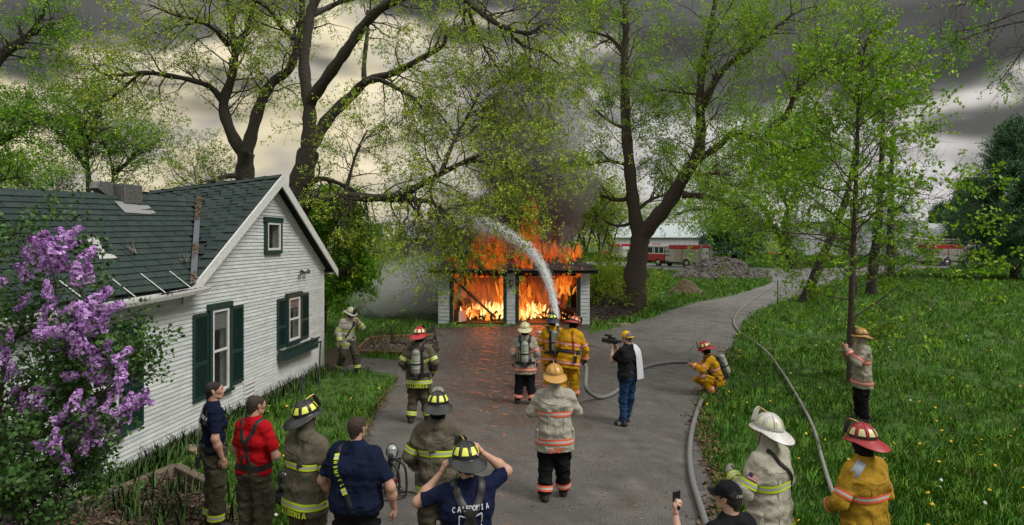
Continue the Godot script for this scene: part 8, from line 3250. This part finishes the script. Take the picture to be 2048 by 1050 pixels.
func hose(called: String, label: String, pts: Array, r: float, col: Color) -> void:
	var raw := PackedVector3Array()
	for p in pts:
		raw.append(p)
	var path := smooth_path(raw, 8)
	var rr := PackedFloat32Array()
	rr.resize(path.size())
	rr.fill(r)
	var m := MB.new()
	m.tube(path, rr, 10)
	var mm := mat(called + str(col), col, 0.85)
	grain(mm, noise_image(80, 0.06, 4, 256, Color(0.55, 0.55, 0.55), Color.WHITE, 1.8), Vector3(0.4, 0.4, 0.4))
	tag(obj(called, m.mesh(), mm), label, "hose")


func timber(label: String, a: Vector3, b: Vector3, w: float, h: float, key: String, group := "") -> void:
	var m := MB.new()
	var dv := b - a
	m.box(Transform3D(), Vector3(w, h, dv.length()), 0.012)
	var o := obj("timber", m.mesh(), mats[key])
	o.transform = Transform3D(Basis.looking_at(dv.normalized(), Vector3.UP), (a + b) / 2 + Vector3(0, h * 0.45, 0))
	tag(o, label, "timber", group)


func make_small_things() -> void:
	# hoses
	var hand := stand(1138, 13.35) + Vector3(0.36, 0.84, -0.14)
	hose("fire_hose", "thick grey charged hose curving over the asphalt from the crew to the bottom edge", [stand(1106, 13.9) + Vector3(0.03, 1.06, -0.75), stand(1106, 13.9) + Vector3(0.10, 1.02, -0.3), stand(1120, 13.6) + Vector3(0.22, 0.95, 0.0), hand + Vector3(0.01, -0.08, 0.05), G(1172, 775, 0.42), G(1190, 792, 0.10), G(1208, 794, 0.05), G(1232, 783, 0.05), G(1262, 750, 0.05), G(1300, 731, 0.05), G(1350, 724, 0.05), G(1396, 727, 0.05), G(1432, 742, 0.05), G(1440, 765, 0.05), G(1412, 787, 0.05), G(1397, 815, 0.05), G(1384, 860, 0.05), G(1379, 910, 0.05), G(1385, 960, 0.05), G(1400, 1010, 0.05), G(1420, 1075, 0.05), G(1450, 1200, 0.05)], 0.046, Color(0.20, 0.20, 0.195))
	hose("fire_hose", "long pale hose lying from the gravel heap across the drive and through the grass", [G(1495, 556, 0.05), G(1530, 560, 0.05), G(1550, 563, 0.05), G(1552, 568, 0.06), G(1530, 583, 0.05), G(1508, 598, 0.05), G(1485, 615, 0.05), G(1470, 633, 0.05), G(1468, 648, 0.05), G(1480, 664, 0.06), G(1505, 680, 0.08), G(1535, 705, 0.10), G(1565, 745, 0.10), G(1590, 785, 0.10), G(1615, 830, 0.10), G(1632, 870, 0.10), G(1645, 920, 0.10), G(1662, 975, 0.10), G(1690, 1040, 0.10), G(1730, 1120, 0.10)], 0.030, Color(0.30, 0.285, 0.26))
	# nozzle and jet
	var nz := thing("nozzle", "black hose nozzle in the hands of the person in the dark helmet", "nozzle", stand(1106, 13.9) + Vector3(0.03, 1.10, -0.85))
	var aim := Vector3(-0.19, 0.56, -0.82).normalized()
	var nb := Basis(Quaternion(Vector3.UP, aim))
	var nm := MB.new()
	nm.lathe(Transform3D(nb, -aim * 0.2), [Vector2(0, 0), Vector2(0.045, 0), Vector2(0.045, 0.10), Vector2(0.03, 0.13), Vector2(0.034, 0.25), Vector2(0.05, 0.27), Vector2(0.052, 0.36), Vector2(0.035, 0.37), Vector2(0.0, 0.35)], 14)
	nm.rod(Vector3(0, -0.02, 0), Vector3(0, -0.16, 0.02), 0.02, 0.022)
	obj("barrel", nm.mesh(), mats["rubber"], nz)
	var jet := thing("water_jet", "white jet of water arching over the burning garage", "water", nz.position)
	var jm := mat("water_white", Color(0.95, 0.96, 0.97), 0.6)
	# the jet's path: a throw that the wind carries to the left, landing behind the roof
	var marks := PackedVector3Array()
	for q in [[1105, 678, 14.75], [1112, 635, 15.7], [1102, 580, 17.0], [1080, 525, 18.8], [1045, 487, 20.5], [1000, 458, 23.0], [955, 441, 25.5], [915, 445, 28.0], [885, 466, 30.0]]:
		marks.append(P(q[0], q[1], q[2]))
	var pts := smooth_path(marks, 8)
	var rr := PackedFloat32Array()
	for i in pts.size():
		var tt := float(i) / (pts.size() - 1)
		pts[i] -= nz.position
		rr.append((0.030 + 0.085 * tt) * (1.0 if tt < 0.8 else (1.0 - tt) * 5.0 + 0.02))
	var core := MB.new()
	core.tube(pts, rr, 9)
	jm.transparency = BaseMaterial3D.TRANSPARENCY_ALPHA
	jm.albedo_color.a = 0.34
	obj("stream", core.mesh(), jm, jet)
	var drop := MB.new()
	drop.lathe(Transform3D(), [Vector2(0, -1), Vector2(0.16, -0.4), Vector2(0.2, 0.2), Vector2(0.1, 0.7), Vector2(0, 1)], 5)
	var places := []
	var tints := PackedColorArray()
	for i in 26000:
		var tt := pow(rng.randf(), 0.7)
		var spread := 0.016 + 0.15 * tt + 0.45 * maxf(tt - 0.6, 0.0)
		var at_i := tt * (pts.size() - 1.001)
		var p := pts[int(at_i)].lerp(pts[int(at_i) + 1], at_i - int(at_i)) + Vector3(rng.randfn(), rng.randfn() - 0.7 * tt, rng.randfn()) * spread
		var dirv := ((pts[int(at_i) + 1] - pts[int(at_i)]).normalized() + rand_dir() * 0.15).normalized()
		var s := rng.randf_range(0.008, 0.034) * (0.8 + 0.8 * tt)
		var x := dirv.cross(rand_dir()).normalized()
		places.append(Transform3D(Basis(x, dirv, x.cross(dirv)).scaled_local(Vector3(s, s * 3.0, s)), p))
		tints.append(Color(0.95, 0.96, 0.97))
	var dm := tinted("water_drop", 0.4)
	dm.transparency = BaseMaterial3D.TRANSPARENCY_ALPHA
	dm.albedo_color.a = 0.35
	many("spray", drop.mesh(), dm, places, tints, jet)
	var mist := FogMaterial.new()
	mist.albedo = Color(0.97, 0.97, 0.98)
	mist.density = 0.35
	for k in 16:
		var q := 0.45 + 0.55 * k / 15.0
		var fv := FogVolume.new()
		fv.name = "mist"
		fv.shape = RenderingServer.FOG_VOLUME_SHAPE_ELLIPSOID
		var sz := 0.35 + 0.9 * (q - 0.4)
		fv.size = Vector3(sz * 1.6, sz, sz * 1.6)
		fv.position = pts[int(q * (pts.size() - 1))] + Vector3(0, -0.12 * sz, 0)
		fv.material = mist
		jet.add_child(fv, true)
	# timbers round the beds
	timber("long weathered timber edging the flower bed along the house wall", G(150, 1030), G(352, 946), 0.13, 0.15, "timber")
	timber("short weathered timber edging the flower bed towards the lawn", G(352, 946), G(440, 992), 0.13, 0.15, "timber")
	timber("orange brown timber along the back of the small bare bed", G(740, 680), G(868, 674), 0.10, 0.14, "timber_fresh")
	timber("orange brown timber along the front of the small bare bed", G(716, 707), G(806, 710), 0.10, 0.12, "timber_fresh")
	timber("orange brown timber at the left end of the small bare bed", G(714, 704), G(736, 682), 0.10, 0.13, "timber_fresh")
	timber("charred plank lying left of the garage", G(800, 690), G(850, 683), 0.10, 0.06, "char")
	var blk := MB.new()
	blk.box(Transform3D(Basis(Vector3.UP, 0.6), Vector3(0, 0.05, 0)), Vector3(0.14, 0.10, 0.12), 0.012)
	var bo := obj("wood_block", blk.mesh(), mats["stone_flat"])
	bo.position = G(290, 1020)
	tag(bo, "small pale block lying in the mulch of the flower bed", "block")
	for q in [[150, 1008, 0.5, 0.20, "pale broken stone at the end of the long bed timber"], [118, 1000, 0.35, 0.16, "smaller pale stone under the lilac"], [385, 905, 0.30, 0.15, "pale stone against the house wall behind the bed"]]:
		var sm := MB.new()
		var c := G(q[0], q[1])
		nets(sm, [[Vector3(-q[2] * 0.25, q[3] * 0.4, 0), Vector3(q[2] * 0.25, q[3] * 0.35, 0.05), q[3] * 0.55, q[3] * 0.5], [Vector3(0, q[3] * 0.3, -q[2] * 0.2), Vector3(0.05, q[3] * 0.4, q[2] * 0.2), q[3] * 0.5, q[3] * 0.45]], 0.02, 0.05, [[Vector3(0.2, 1, 0.1).normalized(), q[3] * 0.75]], 0.02, Vector3(12, 12, 12))
		var so := obj("stone", sm.mesh(), mats["stone_flat"])
		so.position = c
		tag(so, q[4], "stone")
	var fs := MB.new()
	fs.prism(Transform3D(Basis(Vector3.RIGHT, -PI / 2), Vector3.ZERO), PackedVector2Array([Vector2(-0.55, -0.16), Vector2(0.1, -0.22), Vector2(0.55, -0.05), Vector2(0.42, 0.2), Vector2(-0.3, 0.16)]), 0.10)
	var fo := obj("flat_stone", fs.mesh(), mats["stone_flat"])
	fo.position = G(1236, 652)
	tag(fo, "long flat tan stone at the drive edge right of the garage", "stone")
	var sh := MB.new()
	sh.prism(Transform3D(Basis(Vector3.UP, 0.35) * Basis(Vector3.RIGHT, -PI / 2 + 0.02), Vector3.ZERO), PackedVector2Array([Vector2(-0.2, -0.16), Vector2(0.2, -0.18), Vector2(0.22, 0.16), Vector2(-0.18, 0.18)]), 0.006)
	var sho := obj("sheet", sh.mesh(), mat("paper", Color(0.55, 0.54, 0.5), 0.8))
	sho.position = G(1086, 664) + Vector3(0, 0.012, 0)
	tag(sho, "pale square sheet lying on the asphalt before the garage", "sheet")
	# thin stakes and rods
	for q in [[1555, 612, 559, 0.03, "thin dark stake at the right edge of the drive by the hose bend"], [1284, 612, 566, 0.025, "thin dark stake beside the big forked trunk"], [1168, 641, 594, 0.025, "thin dark rod leaning on the right garage post"]]:
		var m := MB.new()
		var c := G(q[0], q[1])
		var d := -c.z
		var h: float = (q[1] - q[2]) / FOCAL * d
		m.rod(Vector3.ZERO, Vector3(0.02 if q[0] != 1168 else -0.18, h, 0), q[3], q[3] * 0.8, 8)
		var o := obj("stake", m.mesh(), mats["black"])
		o.position = c
		tag(o, q[4], "stake")
	var rd := thing("bent_rod", "black bent metal rod standing at the house wall by the flower box", "rod", G(637, 770))
	var rm := MB.new()
	rm.rod(Vector3.ZERO, Vector3(0.05, 1.02, 0), 0.022, 0.02, 8)
	obj("shaft", rm.mesh(), mats["dull_metal"], rd)
	var rk := MB.new()
	rk.tube(PackedVector3Array([Vector3(0.05, 1.02, 0), Vector3(0.02, 1.05, 0), Vector3(-0.05, 1.02, 0), Vector3(-0.10, 0.98, 0.02)]), PackedFloat32Array([0.022, 0.02, 0.018, 0.016]), 8)
	rk.box(at(0.05, 1.06, 0), Vector3(0.07, 0.05, 0.05), 0.01)
	obj("crook", rk.mesh(), mats["dull_metal"], rd)
	var s2 := MB.new()
	s2.rod(Vector3.ZERO, Vector3(0, 0.42, 0), 0.03, 0.025, 8)
	s2.box(at(0, 0.43, 0), Vector3(0.09, 0.05, 0.07), 0.01)
	var so2 := obj("stake", s2.mesh(), mats["dull_metal"])
	so2.position = G(604, 792)
	tag(so2, "short dark post in the grass close to the house wall", "stake")
	# air pack standing on the asphalt
	ground_pack()
	mask()
	# branches and debris
	branch_thing("fallen grey branch with side twigs on the grass left of the garage", G(838, 624), 1.7, 0.3, Color(0.10, 0.085, 0.07))
	var hb := house.transform
	branch_thing("pale forked twig lying on the green roof", hb * (main_roof(-6.7, 0.33) + Vector3(0, 0.05, 0.03)), 0.26, 0.8, Color(0.26, 0.24, 0.21), hb.basis * Vector3(0.25, 0.70, -0.66))
	branch_thing("bundle of dead twigs on the roof beside the valley", hb * (main_roof(-5.75, 0.22) + Vector3(0, 0.06, 0.04)), 0.24, 0.5, Color(0.17, 0.15, 0.13), hb.basis * Vector3(0.5, 0.6, -0.5), 7, 0.008)
	for q in [[1190, 630, 1.6, "dead stump wood and brush lying under the big tree"], [1222, 612, 1.4, "rotten log pile against the big forked trunk"]]:
		branch_thing(q[3], G(q[0], q[1]), q[2], 0.5, Color(0.05, 0.042, 0.035), Vector3(1, 0.15, -0.3), 14, 0.05)
	# bare shrub in the small bed, weeds in the flower bed
	var t := new_tree(1, 4)
	t.bare = 1.0
	t.rise = 0.08
	var c2 := G(782, 690)
	for k in 14:
		t.branch(c2 + Vector3(rng.randfn() * 0.15, 0, rng.randfn() * 0.1), Vector3(rng.randfn() * 0.4, 1, rng.randfn() * 0.3), 0.55, 0.012, 1)
	finish_tree(t, "shrub", "leafless brown shrub in the small bare bed", c2, "bark", 0, SPRING, 1.0, "", "shrub")
	var c3 := G(755, 690)
	t = new_tree(1, 4)
	t.bare = 0.6
	for k in 7:
		t.branch(c3 + Vector3(rng.randfn() * 0.2, 0, rng.randfn() * 0.1), Vector3(rng.randfn() * 0.5, 1, rng.randfn() * 0.3), 0.35, 0.010, 1)
	finish_tree(t, "shrub", "low reddish shrub at the left end of the small bare bed", c3, "bark", 0, [Color(0.12, 0.10, 0.03)], 0.6, "", "shrub")
	chips("mulch", "brown wood mulch spread over the flower bed", bed_poly, 5200, 0.055, [Color(0.075, 0.045, 0.03), Color(0.11, 0.07, 0.045), Color(0.05, 0.032, 0.022), Color(0.16, 0.11, 0.075)], Rect2(-8, -9.5, 6, 6))
	chips("wood_chips", "grey and tan chips spread over the small bare bed", bed2_poly, 2600, 0.08, [Color(0.10, 0.075, 0.05), Color(0.17, 0.135, 0.10), Color(0.06, 0.045, 0.033), Color(0.25, 0.21, 0.16)], Rect2(-5.2, -22, 3, 4))
	chips("brush", "dark twigs and leaf litter under the big tree", tree_dirt, 2600, 0.12, [Color(0.04, 0.03, 0.022), Color(0.075, 0.055, 0.04), Color(0.03, 0.023, 0.017)], Rect2(3, -44, 9, 18))
	chips("ash_litter", "charred scraps strewn beside the garage", burn_poly, 500, 0.10, [Color(0.02, 0.017, 0.015), Color(0.05, 0.038, 0.03)], Rect2(-5, -26, 3, 8))
	# leaf litter along the right edge of the drive, scraps on the asphalt
	var lit := []
	var tint := PackedColorArray()
	var edge := [[1462, 695], [1448, 722], [1425, 755], [1407, 790], [1396, 830], [1397, 870], [1410, 910], [1424, 960], [1442, 1060]]
	for k in 3600:
		var i := rng.randi_range(0, edge.size() - 2)
		var f := rng.randf()
		var e := G(lerpf(edge[i][0], edge[i + 1][0], f), lerpf(edge[i][1], edge[i + 1][1], f))
		var p := e + Vector3(0.10 + rng.randfn() * 0.13 * (0.4 + 1.3 * maxf(0.0, lumps.get_noise_2d(e.z * 1.6, 3.0) + 0.35)), 0.012 + rng.randf() * 0.02, rng.randfn() * 0.1)
		lit.append(Transform3D(Basis.from_euler(Vector3(rng.randfn() * 0.5, rng.randf() * 6, rng.randfn() * 0.5)).scaled_local(Vector3.ONE * rng.randf_range(0.03, 0.07)), p))
		tint.append([Color(0.20, 0.115, 0.05), Color(0.13, 0.075, 0.035), Color(0.26, 0.17, 0.09), Color(0.07, 0.05, 0.03)][rng.randi_range(0, 3)])
	var ledge := [[795, 757], [770, 795], [748, 830], [724, 885], [690, 960]]
	for k in 900:
		var i := rng.randi_range(0, ledge.size() - 2)
		var f := rng.randf()
		var e := G(lerpf(ledge[i][0], ledge[i + 1][0], f), lerpf(ledge[i][1], ledge[i + 1][1], f))
		lit.append(Transform3D(Basis.from_euler(Vector3(rng.randfn() * 0.5, rng.randf() * 6, rng.randfn() * 0.5)).scaled_local(Vector3.ONE * rng.randf_range(0.02, 0.055)), e + Vector3(-0.03 + rng.randfn() * 0.07, 0.012, rng.randfn() * 0.1)))
		tint.append([Color(0.15, 0.085, 0.04), Color(0.10, 0.06, 0.03)][rng.randi_range(0, 1)])
	for k in 420:   # bits of bark and twig fallen on the drive
		var p := G(rng.randf_range(800, 1380), 660.0 + 390.0 * pow(rng.randf(), 1.3))
		lit.append(Transform3D(Basis.from_euler(Vector3(0, rng.randf() * 6, 0)).scaled_local(Vector3(rng.randf_range(0.01, 0.06), 0.02, rng.randf_range(0.01, 0.025))), p + Vector3(0, 0.010, 0)))
		tint.append([Color(0.09, 0.055, 0.035), Color(0.25, 0.23, 0.2), Color(0.05, 0.035, 0.025)][rng.randi_range(0, 2)])
	var lm := MB.new()
	leafet(lm, Vector3(0, 0, -0.7), Vector3(0, 0.15, 1.4), Vector3(-0.42, 0, 0), Vector3.UP)
	tag(many("leaf_litter", lm.mesh(), mats["chip"], lit, tint), "brown dead leaves along the drive edges and scraps on the asphalt", "litter", "", "stuff")


func chips(called: String, label: String, poly: PackedVector2Array, count: int, size: float, tones: Array, box: Rect2) -> void:
	var m := MB.new()
	m.box(Transform3D(), Vector3(1, 0.18, 0.35), 0.05)
	var places := []
	var tints := PackedColorArray()
	var tries := 0
	while places.size() < count and tries < count * 30:
		tries += 1
		var p := Vector2(rng.randf_range(box.position.x, box.end.x), rng.randf_range(box.position.y, box.end.y))
		if not Geometry2D.is_point_in_polygon(p, poly):
			continue
		var s := size * rng.randf_range(0.4, 1.6)
		places.append(Transform3D(Basis.from_euler(Vector3(rng.randfn() * 0.35, rng.randf() * 6, rng.randfn() * 0.35)).scaled_local(Vector3(s, s, s)), Vector3(p.x, 0.018 + rng.randf() * 0.02, p.y)))
		tints.append(tones[rng.randi_range(0, tones.size() - 1)] * rng.randf_range(0.7, 1.3))
	tag(many(called, m.mesh(), mats["chip"], places, tints), label, "litter", "", "stuff")


func branch_thing(label: String, c: Vector3, length: float, wild: float, col: Color, dirv := Vector3(1, 0.25, -0.2), count := 3, thick := 0.02) -> void:
	var t := new_tree(1, 3)
	t.wander = wild * 0.5
	t.rise = 0.0
	t.bare = 1.0
	for k in count:
		t.branch((Vector3.ZERO if count < 5 else rand_dir() * length * 0.3 * Vector3(1, 0.15, 0.5)) + Vector3(0, thick, 0), (dirv + rand_dir() * wild * (0.2 if k == 0 else 0.8)).normalized(), length * (1.0 if k == 0 else rng.randf_range(0.4, 0.9)), minf(length * 0.018 + thick * 0.3, 0.06), 1)
	var o := obj("branch", t.wood.mesh(), mat("dead_wood_%s" % col, col, 0.9))
	o.position = c
	tag(o, label, "branch")


func ground_pack() -> void:
	var o := thing("air_pack", "air pack with face mask standing on the asphalt beside the lawn", "air pack", G(786, 985))
	var b := Basis(Vector3.FORWARD, 0.12) * Basis(Vector3.UP, 0.6) * Basis(Vector3.RIGHT, 0.12)
	var tk := MB.new()
	var prof := [Vector2(0.0, 0.02), Vector2(0.05, 0.03), Vector2(0.075, 0.10), Vector2(0.078, 0.45), Vector2(0.06, 0.52), Vector2(0.03, 0.55), Vector2(0.0, 0.56)]
	tk.lathe(Transform3D(b, Vector3(-0.07, 0, -0.02)), prof, 18)
	obj("cylinder", tk.mesh(), mat("tank_tan", Color(0.23, 0.22, 0.17), 0.45), o)
	var fr := MB.new()
	fr.box(Transform3D(b, Vector3(0.0, 0.30, 0.05)), Vector3(0.20, 0.48, 0.04), 0.015)
	fr.box(Transform3D(b, Vector3(0.02, 0.05, 0.06)), Vector3(0.26, 0.10, 0.10), 0.02)
	obj("frame", fr.mesh(), mats["black"], o)
	var tangle := [[Vector3(0.05, 0.50, 0.08), Vector3(0.18, 0.42, 0.12), Vector3(0.22, 0.20, 0.16), Vector3(0.20, 0.03, 0.20), Vector3(0.08, 0.02, 0.26)], [Vector3(-0.02, 0.48, 0.10), Vector3(0.10, 0.36, 0.16), Vector3(0.12, 0.12, 0.20), Vector3(0.02, 0.02, 0.28), Vector3(-0.10, 0.02, 0.30)], [Vector3(0.10, 0.06, 0.12), Vector3(0.26, 0.05, 0.10), Vector3(0.38, 0.03, 0.12), Vector3(0.44, 0.02, 0.24), Vector3(0.40, 0.02, 0.30)], [Vector3(0.0, 0.35, 0.12), Vector3(-0.05, 0.2, 0.18), Vector3(0.05, 0.08, 0.22), Vector3(0.16, 0.1, 0.2)]]
	for q in tangle:
		var st := MB.new()
		var raw := PackedVector3Array()
		for p in q:
			raw.append(p)
		var path := smooth_path(raw, 5)
		var rr := PackedFloat32Array()
		rr.resize(path.size())
		rr.fill(0.016)
		st.tube(path, rr, 6)
		obj("strap", st.mesh(), mats["black"], o)
	var rg := MB.new()
	rg.box(Transform3D(Basis(Vector3.UP, 0.4), Vector3(0.10, 0.24, 0.16)), Vector3(0.07, 0.07, 0.03), 0.01)
	rg.box(Transform3D(Basis(Vector3.UP, 0.4), Vector3(0.02, 0.20, 0.18)), Vector3(0.08, 0.10, 0.03), 0.01)
	obj("buckle", rg.mesh(), mat("dark_red", Color(0.14, 0.02, 0.015), 0.6), o)
	var lens := MB.new()
	nets(lens, [[Vector3(0.0, 0.62, 0.06), Vector3(0.0, 0.56, 0.09), 0.075, 0.060]], 0.010, 0.02)
	var gm := mat("visor", Color(0.35, 0.37, 0.38), 0.08, 0.3)
	obj("visor", lens.mesh(), gm, o)
	var rim := MB.new()
	var rp := PackedVector3Array()
	var r2 := PackedFloat32Array()
	for i in 21:
		var a := TAU * i / 20.0
		rp.append(Vector3(0.075 * cos(a), 0.60 + 0.09 * sin(a), 0.055 - 0.02 * sin(a)))
		r2.append(0.016)
	rim.tube(rp, r2, 7, false)
	rim.lathe(Transform3D(Basis(Vector3.RIGHT, 1.3), Vector3(0.0, 0.55, 0.10)), [Vector2(0, 0), Vector2(0.04, 0), Vector2(0.042, 0.05), Vector2(0.03, 0.07), Vector2(0, 0.07)], 12)
	obj("mask", rim.mesh(), mats["rubber"], o)


func mask() -> void:
	var o := thing("breathing_mask", "black breathing mask and bag lying in the grass behind the tan coat", "mask", G(566, 1012))
	var bag := MB.new()
	nets(bag, [[Vector3(-0.08, 0.10, 0), Vector3(0.14, 0.09, 0.02), 0.11, 0.09], [Vector3(0.0, 0.16, 0.0), Vector3(0.02, 0.20, 0), 0.07, 0.06]], 0.018, 0.05, [[Vector3.DOWN, 0.0]], 0.012, Vector3(14, 14, 14))
	obj("bag", bag.mesh(), cloth(Color(0.016, 0.017, 0.02), "bag"), o)
	var rim := MB.new()
	var rp := PackedVector3Array()
	var r2 := PackedFloat32Array()
	for i in 21:
		var a := TAU * i / 20.0
		rp.append(Vector3(0.02 + 0.085 * cos(a), 0.37 + 0.105 * sin(a), 0.02 - 0.02 * sin(a)))
		r2.append(0.016)
	rim.tube(rp, r2, 8, false)
	rim.lathe(Transform3D(Basis(Vector3.RIGHT, 1.2), Vector3(0.02, 0.27, 0.03)), [Vector2(0, 0), Vector2(0.05, 0), Vector2(0.05, 0.05), Vector2(0, 0.06)], 12)
	obj("rim", rim.mesh(), mats["rubber"], o)
	var vz := MB.new()
	nets(vz, [[Vector3(0.02, 0.40, 0.0), Vector3(0.02, 0.34, 0.01), 0.070, 0.060]], 0.012, 0.02)
	obj("visor", vz.mesh(), mat("visor_dark", Color(0.03, 0.035, 0.035), 0.06), o)


# ---------------------------------------------------------------- grass

func grass_tuft(sd: int, blades: int, wide: float) -> ArrayMesh:
	var r := RandomNumberGenerator.new()
	r.seed = sd
	var m := MB.new()
	for k in blades:
		var a := r.randf() * TAU
		var o := Vector3(cos(a), 0, sin(a)) * r.randf() * 0.35
		var lean := Vector3(cos(a + r.randfn()), 0, sin(a + r.randfn())) * r.randf_range(0.15, 0.75)
		var h := r.randf_range(0.55, 1.1)
		var sd2 := Vector3(-sin(a), 0, cos(a)) * wide
		var tone := r.randf_range(0.75, 1.2)
		m.col = Color(tone, tone, tone * 0.9)
		var mid := o + lean * 0.35 + Vector3(0, h * 0.6, 0)
		var tip := o + lean + Vector3(0, h * 0.92, 0)
		var nn := (lean.cross(sd2).normalized() + Vector3(0, 0.8, 0)).normalized()
		var a0 := m.vert(o - sd2, nn)
		var a1 := m.vert(o + sd2, nn)
		var b0 := m.vert(mid - sd2 * 0.75, nn)
		var b1 := m.vert(mid + sd2 * 0.75, nn)
		var t := m.vert(tip, nn)
		m.face(a0, a1, b1)
		m.face(a0, b1, b0)
		m.face(b0, b1, t)
	return m.mesh()


func make_grass() -> void:
	var house_poly := PackedVector2Array()
	for c in [Vector3(0.02, 0, 0.04), Vector3(-13, 0, 0.04), Vector3(-13, 0, -6), Vector3(0.02, 0, -6)]:
		house_poly.append(flat(house.transform * c))
	var garage_poly := PackedVector2Array([Vector2(-3.2, -24.9), Vector2(3.4, -25.0), Vector2(3.4, -31.8), Vector2(-3.2, -31.8)])
	var path_poly := ground_poly([[652, 700], [716, 684], [722, 722], [654, 748]])
	var heap := P(1436, 480, 56)
	var polys := [drive_poly, bed_poly, bed2_poly, burn_poly, tree_dirt, house_poly, garage_poly, path_poly]
	var boxes := []
	for poly in polys:
		var lo: Vector2 = poly[0]
		var hi: Vector2 = poly[0]
		for p in poly:
			lo = lo.min(p)
			hi = hi.max(p)
		boxes.append(Rect2(lo, hi - lo))
	var near_sets := [[], [], []]
	var near_tints := [PackedColorArray(), PackedColorArray(), PackedColorArray()]
	var flowers := []
	var ftint := PackedColorArray()
	var total := 120000
	for k in total:
		var d := 4.6 * pow(150.0 / 4.6, pow(rng.randf(), 0.92))
		var x := rng.randf_range(-1.0, 1.0) * (0.98 * d + 1.0)
		var p := Vector2(x, -d)
		var bad := false
		for i in polys.size():
			if boxes[i].has_point(p) and Geometry2D.is_point_in_polygon(p, polys[i]):
				bad = true
				break
		if bad:
			continue
		var n := lumps.get_noise_2d(p.x * 0.35, p.y * 0.35)
		var m := lumps.get_noise_2d(p.x * 1.3 + 50.0, p.y * 1.3)
		if m > 0.42 and rng.randf() < 0.65:
			continue
		var right := p.x > 1.5
		var s := (0.13 + 0.06 * n + 0.06 * m) * rng.randf_range(0.7, 1.3)
		if right or d > 18.0:
			s *= 1.25
		s *= 1.0 + maxf(d - 14.0, 0.0) * 0.022
		s = maxf(s, 0.05)
		var wd := s * rng.randf_range(0.9, 1.5) * (1.0 + maxf(d - 14.0, 0.0) * 0.02)
		var c := Color(0.095, 0.310, 0.018).lerp(Color(0.225, 0.470, 0.036), clampf(0.45 + 0.9 * m + 0.5 * n, 0, 1))
		if rng.randf() < 0.05:
			c = Color(0.20, 0.19, 0.07)
		c = c * rng.randf_range(0.75, 1.25)
		var kind := rng.randi_range(0, 2)
		near_sets[kind].append(Transform3D(Basis.from_euler(Vector3(rng.randfn() * 0.12, rng.randf() * TAU, rng.randfn() * 0.12)).scaled_local(Vector3(wd, s, wd)), Vector3(p.x, 0, p.y)))
		near_tints[kind].append(c)
		if rng.randf() < 0.03 and n + m > -0.15 and d < 70.0:
			var fs := 0.022 * (1.0 + maxf(d - 10.0, 0.0) * 0.025)
			flowers.append(Transform3D(Basis.from_euler(Vector3(rng.randfn() * 0.4, rng.randf() * 6, rng.randfn() * 0.4)).scaled_local(Vector3.ONE * fs), Vector3(p.x, s * 0.95 + 0.01, p.y)))
			ftint.append(Color(0.75, 0.50, 0.015) if rng.randf() < 0.85 else Color(0.6, 0.6, 0.55))
	var labels := ["long green grass growing over the lawn and fields", "finer green grass mixed through the lawn", "broad bladed green grass mixed through the lawn"]
	for i in 3:
		tag(many("grass", grass_tuft(7 + i, [13, 16, 10][i], [0.021, 0.015, 0.030][i]), mats["grass_blade"], near_sets[i], near_tints[i]), labels[i], "grass", "", "stuff")
	var fm := MB.new()
	for k in 9:
		var a := TAU * k / 9.0
		var o := Vector3(cos(a), 0.15, sin(a))
		fm.tri(Vector3.ZERO + Vector3(0, 0.25, 0), o.rotated(Vector3.UP, -0.35), o.rotated(Vector3.UP, 0.35))
	fm.lathe(Transform3D(), [Vector2(0.0, -0.2), Vector2(0.5, 0.1), Vector2(0.45, 0.35), Vector2(0.0, 0.5)], 8)
	tag(many("dandelions", fm.mesh(), mats["petal"], flowers, ftint), "yellow dandelion heads scattered through the grass", "flowers", "", "stuff")
	# tall weeds and seed stalks at the foot of the house wall and in the flower bed
	var weeds := [[], PackedColorArray()]
	for k in 420:
		var p: Vector3
		if rng.randf() < 0.82:
			p = house.transform * Vector3(rng.randf_range(-8.3, -0.5), 0, 0.12 + absf(rng.randfn()) * 0.16)
		else:
			p = G(rng.randf_range(230, 470), rng.randf_range(960, 1060))
		var s := rng.randf_range(0.15, 0.42)
		weeds[0].append(Transform3D(Basis(Vector3.UP, rng.randf() * 6).scaled_local(Vector3(s * 0.8, s, s * 0.8)), p))
		weeds[1].append(Color(0.06, 0.14, 0.018) * rng.randf_range(0.7, 1.4))
	tag(many("weeds", grass_tuft(19, 8, 0.035), mats["grass_blade"], weeds[0], weeds[1]), "tall broad weeds along the house wall and in the flower bed", "weeds", "", "stuff")
